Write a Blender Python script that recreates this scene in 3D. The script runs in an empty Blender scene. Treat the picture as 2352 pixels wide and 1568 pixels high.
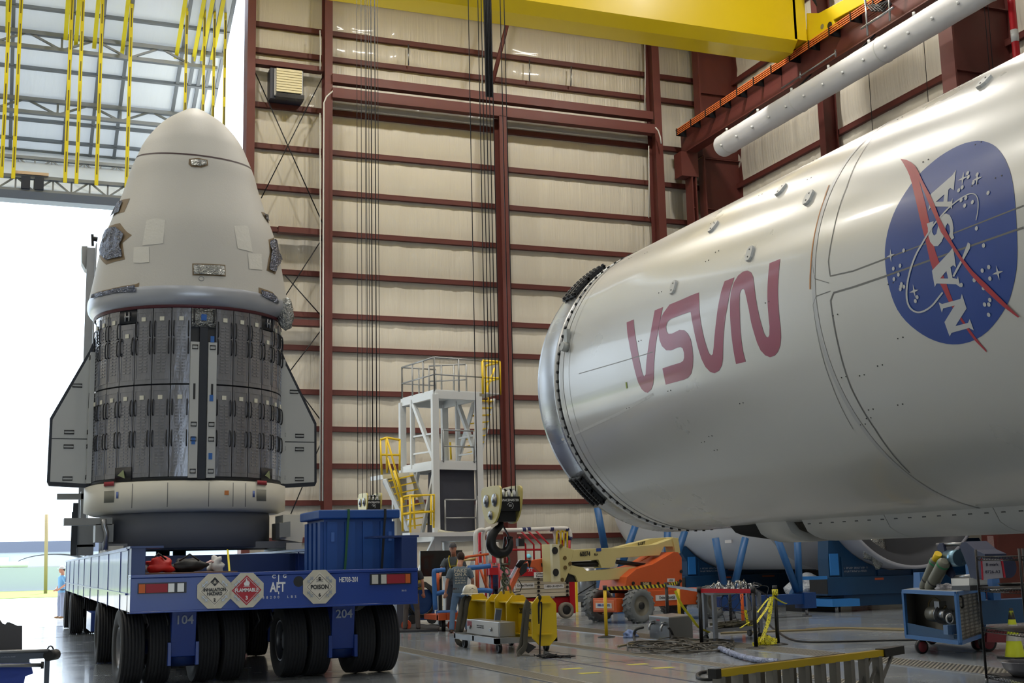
import bpy, bmesh, math, random
from mathutils import Vector, Matrix, noise
from mathutils.geometry import tessellate_polygon
S = bpy.context.scene
C = S.collection
random.seed(7)
# ------------------------------------------------------------------ camera
FPX = 2897.0; EYE = Vector((0, 0, 1.62))
PITCH, ROLL, YAW = 0.171751387, -0.0235761455, 0.375127763
cyw, syw, cp, sp = math.cos(YAW), math.sin(YAW), math.cos(PITCH), math.sin(PITCH)
FW = Vector((syw*cp, cyw*cp, sp)); R0 = Vector((cyw, -syw, 0)); U0 = R0.cross(FW)
cr, sr = math.cos(ROLL), math.sin(ROLL)
RT = R0*cr + U0*sr; UP = U0*cr - R0*sr
cam = bpy.data.cameras.new('camera'); camo = bpy.data.objects.new('camera', cam); C.objects.link(camo)
cam.sensor_width = 36; cam.lens = 36*FPX/2352; cam.clip_end = 600
camo.matrix_world = Matrix(((RT.x, UP.x, -FW.x, EYE.x), (RT.y, UP.y, -FW.y, EYE.y), (RT.z, UP.z, -FW.z, EYE.z), (0, 0, 0, 1)))
S.camera = camo
# ------------------------------------------------------------------ light, sky, exposure
S.view_settings.view_transform = 'Standard'; S.view_settings.look = 'None'
S.view_settings.exposure = 0.0; S.view_settings.gamma = 1; S.view_settings.use_curve_mapping = False
W = bpy.data.worlds.new('sky'); S.world = W; W.use_nodes = True
bg = W.node_tree.nodes['Background']; bg.inputs[0].default_value = (0.74, 0.87, 1.0, 1); bg.inputs[1].default_value = 3.2
def add_light(name, kind, loc, energy, color=(1, 1, 1), rot=(0, 0, 0), **kw):
    l = bpy.data.lights.new(name, kind); l.energy = energy; l.color = color
    for k, v in kw.items(): setattr(l, k, v)
    o = bpy.data.objects.new(name, l); C.objects.link(o); o.location = loc; o.rotation_euler = rot
    return o
YW, XR = 46.0, 28.2
sun = add_light('sun', 'SUN', (0, 80, 60), 11.0, (1, .97, .9), angle=.012)
sun.rotation_euler = Vector((0.25, 1.0, 1.42)).to_track_quat('Z', 'Y').to_euler()
S.cycles.max_bounces = 7; S.cycles.diffuse_bounces = 4; S.cycles.glossy_bounces = 4
S.cycles.sample_clamp_indirect = 6; S.cycles.caustics_reflective = False; S.cycles.caustics_refractive = False
S.cycles.use_denoising = True
# ------------------------------------------------------------------ pixel of the survey -> point on a plane
def ray(x, y): return RT*((x-1176)/FPX) - UP*((y-784)/FPX) + FW
def PZ(x, y, z=0.0): d = ray(x, y); return EYE + d*((z-EYE.z)/d.z)
def PY(x, y, Y): d = ray(x, y); return EYE + d*(Y/d.y)
def PX(x, y, X): d = ray(x, y); return EYE + d*(X/d.x)
# ------------------------------------------------------------------ materials
def lin(c): return tuple(((v/255+.055)/1.055)**2.4 if v > 10 else v/255/12.92 for v in c)
MATS = {}
def mat(name, rgb, rough=.5, metal=0., var=.0, vscale=3., bump=0., bscale=20., coat=0., alpha=1., trans=0., emit=None, stretch=None):
    if name in MATS: return MATS[name]
    m = bpy.data.materials.new(name); m.use_nodes = True; MATS[name] = m
    nt = m.node_tree; N = nt.nodes; L = nt.links; b = N['Principled BSDF']
    c = lin(rgb)
    b.inputs['Roughness'].default_value = rough; b.inputs['Metallic'].default_value = metal
    b.inputs['Coat Weight'].default_value = coat; b.inputs['Coat Roughness'].default_value = .08
    b.inputs['Base Color'].default_value = (*c, 1); b.inputs['Alpha'].default_value = alpha
    b.inputs['Transmission Weight'].default_value = trans
    tc = N.new('ShaderNodeTexCoord'); src = tc.outputs['Object']
    if stretch:
        mp = N.new('ShaderNodeMapping'); mp.inputs['Scale'].default_value = stretch; L.new(src, mp.inputs[0]); src = mp.outputs[0]
    if var or not bump:
        n = N.new('ShaderNodeTexNoise'); n.inputs['Scale'].default_value = vscale; n.inputs['Detail'].default_value = 5
        L.new(src, n.inputs['Vector'])
        v = var or .05
        cr_ = N.new('ShaderNodeMix'); cr_.data_type = 'RGBA'
        cr_.inputs[6].default_value = (*[x*(1-v) for x in c], 1); cr_.inputs[7].default_value = (*[min(1, x*(1+v)) for x in c], 1)
        L.new(n.outputs['Fac'], cr_.inputs[0]); L.new(cr_.outputs[2], b.inputs['Base Color'])
        mr = N.new('ShaderNodeMapRange'); mr.inputs[3].default_value = max(0, rough-.08); mr.inputs[4].default_value = min(1, rough+.08)
        L.new(n.outputs['Fac'], mr.inputs[0]); L.new(mr.outputs[0], b.inputs['Roughness'])
    if bump:
        n2 = N.new('ShaderNodeTexNoise'); n2.inputs['Scale'].default_value = bscale; n2.inputs['Detail'].default_value = 3
        L.new(src, n2.inputs['Vector'])
        bp = N.new('ShaderNodeBump'); bp.inputs['Strength'].default_value = bump; bp.inputs['Distance'].default_value = .05
        L.new(n2.outputs['Fac'], bp.inputs['Height']); L.new(bp.outputs[0], b.inputs['Normal'])
    if emit:
        b.inputs['Emission Color'].default_value = (*lin(emit[0]), 1); b.inputs['Emission Strength'].default_value = emit[1]
    return m
# ------------------------------------------------------------------ mesh builder
class MB:
    def __init__(s): s.bm = bmesh.new(); s.smooth = []
    def box(s, a, b, m=None):
        (x0, y0, z0), (x1, y1, z1) = a, b
        v = [s.bm.verts.new(p) for p in ((x0,y0,z0),(x1,y0,z0),(x1,y1,z0),(x0,y1,z0),(x0,y0,z1),(x1,y0,z1),(x1,y1,z1),(x0,y1,z1))]
        if m is not None:
            for q in v: q.co = m @ q.co
        for f in ((3,2,1,0),(4,5,6,7),(0,1,5,4),(1,2,6,5),(2,3,7,6),(3,0,4,7)): s.bm.faces.new([v[i] for i in f])
        return s
    def cbox(s, c, d, m=None): return s.box([c[i]-d[i]/2 for i in range(3)], [c[i]+d[i]/2 for i in range(3)], m)
    def bar(s, p0, p1, w, h=None, up=(0, 0, 1)):
        p0, p1 = Vector(p0), Vector(p1); h = h or w; d = p1-p0; L = d.length
        if L < 1e-6: return s
        d.normalize(); u = Vector(up)
        if abs(d.dot(u)) > .98: u = Vector((0, 1, 0))
        x = d.cross(u).normalized(); z = x.cross(d)
        M = Matrix(((x.x, d.x, z.x, p0.x), (x.y, d.y, z.y, p0.y), (x.z, d.z, z.z, p0.z), (0, 0, 0, 1)))
        return s.box((-w/2, 0, -h/2), (w/2, L, h/2), M)
    def tube(s, pts, r, seg=8, cap=True, closed=False):
        pts = [Vector(p) for p in pts]; n = len(pts); rs = r if isinstance(r, (list, tuple)) else [r]*n
        rings = []; pu = None
        for i, p in enumerate(pts):
            a = pts[(i-1) % n] if (closed or i) else p; b = pts[(i+1) % n] if (closed or i < n-1) else p
            d = (b-a)
            d = d.normalized() if d.length > 1e-9 else Vector((0, 0, 1))
            if pu is None:
                u = Vector((0, 0, 1)) if abs(d.z) < .9 else Vector((1, 0, 0))
            else: u = pu
            x = d.cross(u)
            if x.length < 1e-4: x = d.cross(Vector((.3, 1, .2)))
            x.normalize(); u = x.cross(d).normalized(); pu = u
            rings.append([s.bm.verts.new(p + (x*math.cos(t)+u*math.sin(t))*rs[i]) for t in [2*math.pi*k/seg for k in range(seg)]])
        m = n if closed else n-1
        for i in range(m):
            A, B = rings[i], rings[(i+1) % n]
            for k in range(seg):
                f = s.bm.faces.new([A[k], A[(k+1) % seg], B[(k+1) % seg], B[k]]); f.smooth = True
        if cap and not closed:
            s.bm.faces.new(rings[0][::-1]); s.bm.faces.new(rings[-1])
        return s
    def cyl(s, p0, p1, r, r2=None, seg=16, cap=True): return s.tube([p0, p1], [r, r2 if r2 is not None else r], seg, cap)
    def lathe(s, prof, o=(0, 0, 0), axis='Z', seg=32, a0=0, a1=2*math.pi, smooth=True, cap=False):
        o = Vector(o); full = abs(a1-a0-2*math.pi) < 1e-6; n = seg if full else seg+1; rings = []
        for r, h in prof:
            ring = []
            for k in range(n):
                t = a0+(a1-a0)*k/seg; c_, s_ = math.cos(t)*r, math.sin(t)*r
                p = {'Z': (c_, s_, h), 'Y': (c_, h, s_), 'X': (h, c_, s_)}[axis]
                ring.append(s.bm.verts.new(o+Vector(p)))
            rings.append(ring)
        for i in range(len(prof)-1):
            A, B = rings[i], rings[i+1]
            for k in range(seg):
                k2 = (k+1) % n
                try: f = s.bm.faces.new([A[k], A[k2], B[k2], B[k]]); f.smooth = smooth
                except ValueError: pass
        if cap:
            for R_ in (rings[0], rings[-1]):
                try: s.bm.faces.new(R_)
                except ValueError: pass
        return s
    def prism(s, pts, vec):
        pts = [Vector(p) for p in pts]; vec = Vector(vec)
        A = [s.bm.verts.new(p) for p in pts]; B = [s.bm.verts.new(p+vec) for p in pts]; n = len(pts)
        s.bm.faces.new(A); s.bm.faces.new(B[::-1])
        for i in range(n): s.bm.faces.new([A[i], B[i], B[(i+1) % n], A[(i+1) % n]])
        return s
    def ell(s, c, r, seg=16, rings=10, m=None):
        c = Vector(c)
        M = Matrix.Translation(c) @ (m or Matrix.Identity(4)) @ Matrix.Diagonal((*r, 1))
        g = bmesh.ops.create_uvsphere(s.bm, u_segments=seg, v_segments=rings, radius=1, matrix=M)
        for v in g['verts']:
            for f in v.link_faces: f.smooth = True
        return s
    def sweep(s, pts, sec, up=(0, 0, 1)):
        """flat ribbon or section sec=[(a,b)..] swept along pts"""
        pts = [Vector(p) for p in pts]; rings = []
        for i, p in enumerate(pts):
            d = (pts[min(i+1, len(pts)-1)]-pts[max(i-1, 0)]).normalized()
            x = d.cross(Vector(up))
            if x.length < 1e-3: x = d.cross(Vector((0, 1, 0)))
            x.normalize(); z = x.cross(d)
            rings.append([s.bm.verts.new(p+x*a+z*b) for a, b in sec])
        n = len(sec)
        for i in range(len(pts)-1):
            for k in range(n):
                f = s.bm.faces.new([rings[i][k], rings[i][(k+1) % n], rings[i+1][(k+1) % n], rings[i+1][k]])
        s.bm.faces.new(rings[0][::-1]); s.bm.faces.new(rings[-1])
        return s
    def build(s, name, m, parent=None, label=None, bevel=0, subsurf=0, smooth=False):
        bmesh.ops.recalc_face_normals(s.bm, faces=s.bm.faces)
        if bevel:
            bmesh.ops.bevel(s.bm, geom=[e for e in s.bm.edges if e.is_manifold and e.calc_face_angle(0) > .6], offset=bevel, segments=2, affect='EDGES', profile=.5)
        me = bpy.data.meshes.new(name); s.bm.to_mesh(me); s.bm.free()
        if smooth:
            for p in me.polygons: p.use_smooth = True
        me.materials.append(m)
        o = bpy.data.objects.new(name, me); C.objects.link(o)
        if parent is not None: attach(o, parent)
        if label: o['label'] = label
        if subsurf:
            md = o.modifiers.new('s', 'SUBSURF'); md.levels = subsurf; md.render_levels = subsurf
        return o
def wm(o):
    M = Matrix.LocRotScale(o.location, o.rotation_euler, o.scale)
    return (wm(o.parent) @ o.matrix_parent_inverse @ M) if o.parent else M
def attach(o, p):
    o.parent = p; o.matrix_parent_inverse = wm(p).inverted()
def E(name, label, cat, loc=(0, 0, 0), group=None, kind=None):
    o = bpy.data.objects.new(name, None); C.objects.link(o); o.location = loc; o.empty_display_size = .2
    o['label'] = label; o['category'] = cat
    if group: o['group'] = group
    if kind: o['kind'] = kind
    return o
def tag(o, label, cat, group=None, kind=None):
    o['label'] = label; o['category'] = cat
    if group: o['group'] = group
    if kind: o['kind'] = kind
    return o
def struct(o, label=None):
    o['kind'] = 'structure'
    if label: o['label'] = label
    return o
def copy_tree(o, loc=None, parent=None, label=None, rz=None):
    c = o.copy(); C.objects.link(c)
    if parent is not None: c.parent = parent
    if loc is not None: c.location = loc
    if rz is not None: c.rotation_euler = (0, 0, rz)
    if label: c['label'] = label
    for ch in list(o.children): copy_tree(ch, parent=c)
    return c
def text(body, p, size, mt, parent, right=(1, 0, 0), up=(0, 0, 1), ext=.002, name='lettering', bold=0., sx=1., align='CENTER', space=1.0):
    cu = bpy.data.curves.new('t', 'FONT'); cu.body = body; cu.size = size; cu.extrude = ext; cu.offset = bold
    cu.align_x = align; cu.align_y = 'CENTER'; cu.space_character = space; cu.space_line = .9; cu.resolution_u = 3
    tmp = bpy.data.objects.new('t', cu); C.objects.link(tmp)
    dg = bpy.context.evaluated_depsgraph_get(); me = bpy.data.meshes.new_from_object(tmp.evaluated_get(dg))
    bpy.data.objects.remove(tmp)
    r = Vector(right).normalized(); u = Vector(up); u = (u - r*u.dot(r)).normalized(); n = r.cross(u)
    me.transform(Matrix(((r.x*sx, u.x, n.x, p[0]), (r.y*sx, u.y, n.y, p[1]), (r.z*sx, u.z, n.z, p[2]), (0, 0, 0, 1))))
    me.materials.append(mt)
    o = bpy.data.objects.new(name, me); C.objects.link(o); attach(o, parent)
    return o
def marks(p, w, h, mt, parent, right=(1, 0, 0), up=(0, 0, 1), rows=1, seed=1, name='small_print'):
    """rows of tiny indistinct characters"""
    rd = random.Random(seed); r = Vector(right).normalized(); u = Vector(up).normalized(); n = r.cross(u); m_ = MB(); ch = h/rows
    for k in range(rows):
        x = -w/2; z = h/2-ch*(k+.85)
        while x < w/2-ch*.4:
            cw = ch*rd.uniform(.3, .5); q = Vector(p)+r*x+u*z; hh = ch*.62
            m_.bar(q+r*cw*.2, q+r*cw*.2+u*hh, ch*.12, .002, n); m_.bar(q+u*hh*rd.choice((.06, .5, .94)), q+r*cw+u*hh*rd.choice((.06, .5, .94)), ch*.12, .002, n)
            if rd.random() > .4: m_.bar(q+r*cw, q+r*cw+u*hh*rd.choice((1, .5)), ch*.12, .002, n)
            x += cw+ch*(.16 if rd.random() > .15 else .5)
    return m_.build(name, mt, parent)
def ipoly(bm, loops):
    """fill loops (outer + holes) of 2D points into bm"""
    vs = []; allv = []
    for L_ in loops: allv.append([Vector((p[0], p[1], 0)) for p in L_])
    flat = [v for L_ in allv for v in L_]
    bv = [bm.verts.new(v) for v in flat]
    for t in tessellate_polygon(allv):
        try: bm.faces.new([bv[i] for i in t])
        except ValueError: pass
def catmull(P, n=4, closed=True):
    out = []; N_ = len(P)
    rng = range(N_) if closed else range(N_-1)
    for i in rng:
        p0, p1, p2, p3 = [P[j % N_] if closed else P[max(0, min(N_-1, j))] for j in (i-1, i, i+1, i+2)]
        for k in range(n):
            t = k/n
            out.append(tuple(.5*((2*p1[a])+(-p0[a]+p2[a])*t+(2*p0[a]-5*p1[a]+4*p2[a]-p3[a])*t*t+(-p0[a]+3*p1[a]-3*p2[a]+p3[a])*t**3) for a in range(len(p1))))
    if not closed: out.append(tuple(P[-1]))
    return out
def decal(loops, inv, fwd, du, dv, name, mt, parent, wob=0.0, smooth=True, thick=None):
    """flat painted or taped patch laid on a curved surface; loops are already in surface coordinates if inv is None"""
    L2 = [[inv(*p) for p in L_] for L_ in loops] if inv else loops
    bm = bmesh.new(); ipoly(bm, L2)
    us = [p[0] for L_ in L2 for p in L_]; vs = [p[1] for L_ in L2 for p in L_]
    for ax, lo, hi, st in ((0, min(us), max(us), du), (1, min(vs), max(vs), dv)):
        if not st: continue
        k = math.floor(lo/st)+1
        while k*st < hi:
            co = (k*st, 0, 0) if ax == 0 else (0, k*st, 0); no = (1, 0, 0) if ax == 0 else (0, 1, 0)
            bmesh.ops.bisect_plane(bm, geom=bm.verts[:]+bm.edges[:]+bm.faces[:], plane_co=co, plane_no=no); k += 1
    for v in bm.verts:
        w = 0
        if wob: w = wob*(noise.noise(Vector((v.co.x*16, v.co.y*5, parent_seed()))) + .7)
        v.co = fwd(v.co.x, v.co.y, w)
    me = bpy.data.meshes.new(name); bm.to_mesh(me); bm.free()
    if smooth:
        for p in me.polygons: p.use_smooth = True
    me.materials.append(mt); o = bpy.data.objects.new(name, me); C.objects.link(o); attach(o, parent)
    return o
_sd = [0.]
def parent_seed(): return _sd[0]
def stroke(pts, w):
    """outline of a polyline with width w (number or list)"""
    n = len(pts); ws = w if isinstance(w, (list, tuple)) else [w]*n; A = []; B = []
    for i in range(n):
        a = pts[max(0, i-1)]; b = pts[min(n-1, i+1)]; dx, dy = b[0]-a[0], b[1]-a[1]; l = math.hypot(dx, dy) or 1
        nx, ny = -dy/l*ws[i]/2, dx/l*ws[i]/2
        A.append((pts[i][0]+nx, pts[i][1]+ny)); B.append((pts[i][0]-nx, pts[i][1]-ny))
    return A+B[::-1]
# common materials
red_steel = mat('red_oxide_steel', (92, 42, 36), .55, 0, .12, 2)
cream_vinyl = None
alu = mat('brushed_aluminium', (176, 178, 180), .32, .85, .1, 4)
steel = mat('steel', (150, 152, 155), .35, .9, .1, 6)
white_paint = mat('white_paint', (205, 206, 204), .4, 0, .05, 3)
black = mat('black_plastic', (22, 23, 26), .5)
blackm = mat('black_steel', (26, 27, 30), .4, .3)
rubber = mat('tyre_rubber', (34, 35, 38), .75, 0, .15, 8)
yellow = mat('yellow_paint', (226, 190, 20), .4, 0, .08, 2)
white_txt = mat('white_lettering', (225, 226, 228), .5)
black_txt = mat('black_lettering', (20, 20, 22), .5)
glass_dark = mat('dark_screen', (12, 13, 16), .12, 0, coat=.5)
red_paint = mat('red_paint', (176, 22, 36), .4, 0, .08, 3)
orange = mat('orange_paint', (222, 98, 40), .45, 0, .1, 3)
blue_steel = mat('blue_painted_steel', (28, 92, 150), .42, 0, .12, 2)
teal_steel = mat('dark_blue_painted_steel', (14, 62, 100), .45, 0, .15, 1.5)
rope_black = mat('black_rope', (18, 18, 20), .8)
# ================================================================== the hangar shell
def floor_mat():
    m = mat('polished_concrete_floor', (140, 146, 152), .22, 0, .12, .35, coat=.35)
    nt = m.node_tree; N = nt.nodes; L = nt.links; b = N['Principled BSDF']
    tc = N.new('ShaderNodeTexCoord'); n = N.new('ShaderNodeTexNoise'); n.inputs['Scale'].default_value = .9; n.inputs['Detail'].default_value = 8
    n.inputs['Roughness'].default_value = .65; L.new(tc.outputs['Object'], n.inputs['Vector'])
    mr = N.new('ShaderNodeMapRange'); mr.inputs[1].default_value = .3; mr.inputs[2].default_value = .75; mr.inputs[3].default_value = .12; mr.inputs[4].default_value = .34
    L.new(n.outputs['Fac'], mr.inputs[0]); L.new(mr.outputs[0], b.inputs['Roughness'])
    bp = N.new('ShaderNodeBump'); bp.inputs['Strength'].default_value = .08; bp.inputs['Distance'].default_value = .02
    n3 = N.new('ShaderNodeTexNoise'); n3.inputs['Scale'].default_value = 2.2; L.new(tc.outputs['Object'], n3.inputs['Vector'])
    L.new(n3.outputs['Fac'], bp.inputs['Height']); L.new(bp.outputs[0], b.inputs['Normal'])
    return m
fl = struct(MB().box((-32, -26, -.3), (XR, YW+.3, 0)).build('floor', floor_mat()), 'polished grey concrete hangar floor')
joint = mat('floor_joint', (70, 71, 74), .6)
for x in (-4.6, 9.0, 14.2, 20.0):
    MB().box((x, -20, .0), (x+.02, 46, .002)).build('joint', joint, fl)
for y in (12.3, 18.6, 27.5, 34.0, 40.5):
    MB().box((-30, y, .0), (28, y+.02, .002)).build('joint', joint, fl)
a, b_ = PZ(1250, 1511), PZ(1600, 1567)
MB().prism([a, b_, b_+Vector((.06, .02, 0)), a+Vector((.06, .02, 0))], (0, 0, .003)).build('painted_line', mat('worn_line_paint', (62, 64, 84), .5), fl, 'faded dark line')
# steel covers of the trench drains
def tread_mat(nm='tread_plate', flat=True):
    m = mat(nm, (104, 102, 94), .38, .75, .15, 8)
    nt = m.node_tree; N = nt.nodes; L = nt.links; b = N['Principled BSDF']
    tc = N.new('ShaderNodeTexCoord'); v = N.new('ShaderNodeTexVoronoi'); v.inputs['Scale'].default_value = 17; v.inputs['Randomness'].default_value = 0
    mp = N.new('ShaderNodeMapping'); mp.inputs['Rotation'].default_value = (0, 0, .785); mp.inputs['Scale'].default_value = (1, 1, .01) if flat else (1, .9, 1.1)
    L.new(tc.outputs['Object'], mp.inputs[0]); L.new(mp.outputs[0], v.inputs['Vector'])
    bp = N.new('ShaderNodeBump'); bp.inputs['Strength'].default_value = .9; bp.inputs['Distance'].default_value = .02; bp.invert = True
    L.new(v.outputs['Distance'], bp.inputs['Height']); L.new(bp.outputs[0], b.inputs['Normal'])
    mx = N.new('ShaderNodeMix'); mx.data_type = 'RGBA'; mx.inputs[6].default_value = (*lin((150, 148, 138)), 1); mx.inputs[7].default_value = (*lin((58, 57, 52)), 1)
    mr = N.new('ShaderNodeMapRange'); mr.inputs[1].default_value = .25; mr.inputs[2].default_value = .5
    L.new(v.outputs['Distance'], mr.inputs[0]); L.new(mr.outputs[0], mx.inputs[0]); L.new(mx.outputs[2], b.inputs['Base Color'])
    return m
tread = tread_mat()
for i, (x0, x1) in enumerate(((6.78, 7.12), (9.74, 10.06), (11.95, 12.68))):
    d = MB().box((x0, -10, .001), (x1, 44, .008)).build('trench_cover', tread, fl, 'patterned steel trench cover')
    e = MB(); e.box((x0-.04, -10, 0), (x0, 44, .010)); e.box((x1, -10, 0), (x1+.04, 44, .010)); e.build('trench_edge', alu, fl)
ymark = mat('yellow_floor_mark', (190, 180, 70), .5)
for p in ((1312, 1535), (1353, 1545), (1463, 1525), (1522, 1533)):
    q = PZ(*p); MB().box((q.x-.16, q.y-.1, 0), (q.x+.16, q.y+.06, .003)).build('tape_mark', ymark, fl, 'yellow tape mark')

def vinyl_mat():
    m = mat('insulation_vinyl', (208, 202, 187), .36, 0, .05, .5, coat=.15)
    nt = m.node_tree; N = nt.nodes; L = nt.links; b = N['Principled BSDF']
    tc = N.new('ShaderNodeTexCoord'); mp = N.new('ShaderNodeMapping'); mp.inputs['Scale'].default_value = (6, 6, .12)
    n = N.new('ShaderNodeTexNoise'); n.inputs['Scale'].default_value = 1.5; n.inputs['Detail'].default_value = 6; n.inputs['Distortion'].default_value = .15
    L.new(tc.outputs['Object'], mp.inputs[0]); L.new(mp.outputs[0], n.inputs['Vector'])
    bp = N.new('ShaderNodeBump'); bp.inputs['Strength'].default_value = .7; bp.inputs['Distance'].default_value = .04
    L.new(n.outputs['Fac'], bp.inputs['Height']); L.new(bp.outputs[0], b.inputs['Normal'])
    return m
vinyl = vinyl_mat()
gz = [PY(764, y, 45.8).z for y in (-14, 71, 130, 251.8, 344, 436, 530, 625, 719, 795, 895, 979, 1064, 1148)]
gz += [PY(1250, 1222, 45.8).z-.05]; gz = sorted(gz)
zs = [0]+gz+[25.6]
def quilt(p0, p1, nrm, name):
    """wall of insulation blanket bulging between the girts"""
    p0, p1, nrm = Vector(p0), Vector(p1), Vector(nrm); L_ = (p1-p0).length; d = (p1-p0)/L_
    bm = bmesh.new(); nx = int(L_/.16); rows = []
    hs = []
    for a_, b2 in zip(zs[:-1], zs[1:]):
        for k in range(8): hs.append((a_+(b2-a_)*k/8, math.sin(math.pi*k/8)**.6 if k else 0))
    hs.append((25.6, 0))
    for z, q in hs:
        row = []
        for i in range(nx+1):
            s_ = L_*i/nx
            f = noise.noise(Vector((s_*2.3, z*.12, 3.1)))*.035 + noise.noise(Vector((s_*7, z*.3, 9)))*.012
            seam = -.02 if abs((s_ % 1.25)-.62) < .09 else 0
            row.append(bm.verts.new(p0+d*s_+Vector((0, 0, z))+nrm*(q*(.06+f+seam))))
        rows.append(row)
    for r0_, r1_ in zip(rows[:-1], rows[1:]):
        for i in range(nx):
            fc = bm.faces.new([r0_[i], r0_[i+1], r1_[i+1], r1_[i]]); fc.smooth = True
    a4 = [bm.verts.new(p) for p in (p0-nrm*.3, p1-nrm*.3, p1-nrm*.3+Vector((0, 0, 25.6)), p0-nrm*.3+Vector((0, 0, 25.6)))]
    bm.faces.new(a4)
    me = bpy.data.meshes.new(name); bm.to_mesh(me); bm.free(); me.materials.append(vinyl)
    o = bpy.data.objects.new(name, me); C.objects.link(o); return struct(o)
XJ = 7.45
wb = quilt((XJ+.1, YW, 0), (XR, YW, 0), (0, -1, 0), 'wall_back'); wb['label'] = 'end wall of cream vinyl insulation with red girts'
wr = quilt((XR, YW, 0), (XR, -26, 0), (-1, 0, 0), 'wall_right'); wr['label'] = 'long side wall of vinyl insulation beyond the rocket'
def c_girt(a, b, h, d, nrm, parent, name='girt'):
    """Z-shaped girt: sloping web plus two lips"""
    m_ = MB(); nrm = Vector(nrm)
    for s_ in (Vector((0, 0, h/2-.02)), Vector((0, 0, -h/2+.02))):
        m_.bar(Vector(a)+s_+nrm*d*.5, Vector(b)+s_+nrm*d*.5, d if abs(nrm.y) > .5 or abs(nrm.x) > .5 else d, .025)
    m_.bar(Vector(a)+nrm*(d-.015), Vector(b)+nrm*(d-.015), .02, h)
    return m_.build(name, red_steel, parent)
for z in gz:
    c_girt((XJ+.1, YW-.02, z-.1), (XR, YW-.02, z-.1), .2, .2, (0, -1, 0), wb)
for z in [g for g in (2.6, 4.8, 7.0, 9.2, 11.4, 13.3, 15.1, 17.15, 19.4, 21.75, 23.2)]:
    c_girt((XR-.02, YW-.1, z-.1), (XR-.02, -25, z-.1), .22, .2, (-1, 0, 0), wr)
def ibeam(mb, a, b, w, h, up, t=.03):
    """I-section from a to b: flanges of width w, depth h measured along up"""
    a, b, up = Vector(a), Vector(b), Vector(up).normalized()
    for s_ in (-1, 1): mb.bar(a+up*s_*(h/2-t/2), b+up*s_*(h/2-t/2), w, t, up)
    mb.bar(a, b, t*.8, h-2*t, up); return mb
# wall posts
def post(px, py, Y, w, dep, z0, z1, parent=wb, name='column'):
    x = PY(px, py, Y).x
    m_ = MB(); ibeam(m_, (x, Y+dep/2, z0), (x, Y+dep/2, z1), w, dep, (0, 1, 0)); return m_.build(name, red_steel, parent)
post(754.5, 600, 45.0, .30, .55, 0, 25.4)
jm = MB(); jm.box((XJ-.06, 45.1, 0), (XJ+.24, 45.9, 25.4)); jm.build('door_jamb', red_steel, wb)
post(1163.5, 600, 44.9, .34, .6, 0, PY(1150, 262, 44.9).z)
post(1513, 300, 44.9, .34, .7, 0, 25.4)
def hbeam(p0, p1, Y, h, d=.35, name='header_beam'):
    a_ = PY(*p0, Y); b2 = PY(*p1, Y); z = (a_.z+b2.z)/2
    m_ = MB(); ibeam(m_, (a_.x, Y+d/2, z-h/2), (b2.x, Y+d/2, z-h/2), d, h, (0, 0, 1), .02); m_.bar((a_.x, Y+.012, z-h/2), (b2.x, Y+.012, z-h/2), .02, h)
    return m_.build(name, red_steel, wb)
hbeam((764, 174), (1500, 251), 44.9, .34); hbeam((764, 205), (1505, 281), 44.9, .40)
hbeam((578, 133), (742, 153), 45.2, .2, name='framing_beam')
hbeam((640, 519), (742, 526), 45.2, .22, name='framing_beam')
hbeam((640, 732), (742, 734), 45.2, .22, name='framing_beam')
# diagonal pipe brace and the crossed rods of the left bay
MB().cyl(PY(1184, -20, 44.6), PY(1131, 190, 44.6), .09, seg=12).build('diagonal_brace', red_steel, wb)
for q0, q1 in (((581, 155), (742, 515)), ((742, 175), (600, 455)), ((742, 545), (655, 680)), ((655, 632), (742, 730)), ((742, 752), (660, 860)), ((668, 872), (742, 972)), ((742, 1005), (668, 1180))):
    MB().tube([PY(*q0, 45.3), PY(*q1, 45.3)], .022, 6).build('brace_rod', blackm, wb)
for q0, q1 in (((1216, 137), (1216, 186)), ((1312, 152), (1311, 198)), ((938, 102), (938, 150)), ((1215, 0), (1213, 48)), ((1303, 25), (1309, 62)), ((1400, 60), (1403, 80))):
    MB().tube([PY(*q0, 45.6), PY(*q1, 45.6)], .03, 5).build('sag_strap', steel, wb)
# conduits
cond = mat('white_conduit', (205, 205, 200), .5)
for x, y0, y1 in ((735, 70, 160), (735, 260, 1150), (1107, 40, 215), (1481, 95, 258), (1490, 335, 500)):
    MB().tube([PY(x, y0, 45.1), PY(x+1, (y0+y1)/2, 45.1), PY(x, y1, 45.1)], .025, 6).build('conduit', cond, wb)
MB().tube([PY(*q, 44.5) for q in ((764, 209), (750, 222), (744, 236), (743, 420), (742, 720), (741, 1150))], .03, 6).build('conduit', cond, wb, 'white cable running down the column')
MB().tube([PY(*q, 44.5) for q in ((1505, 292), (1512, 300), (1517, 316), (1519, 330))], .03, 6).build('conduit', cond, wb)
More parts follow.
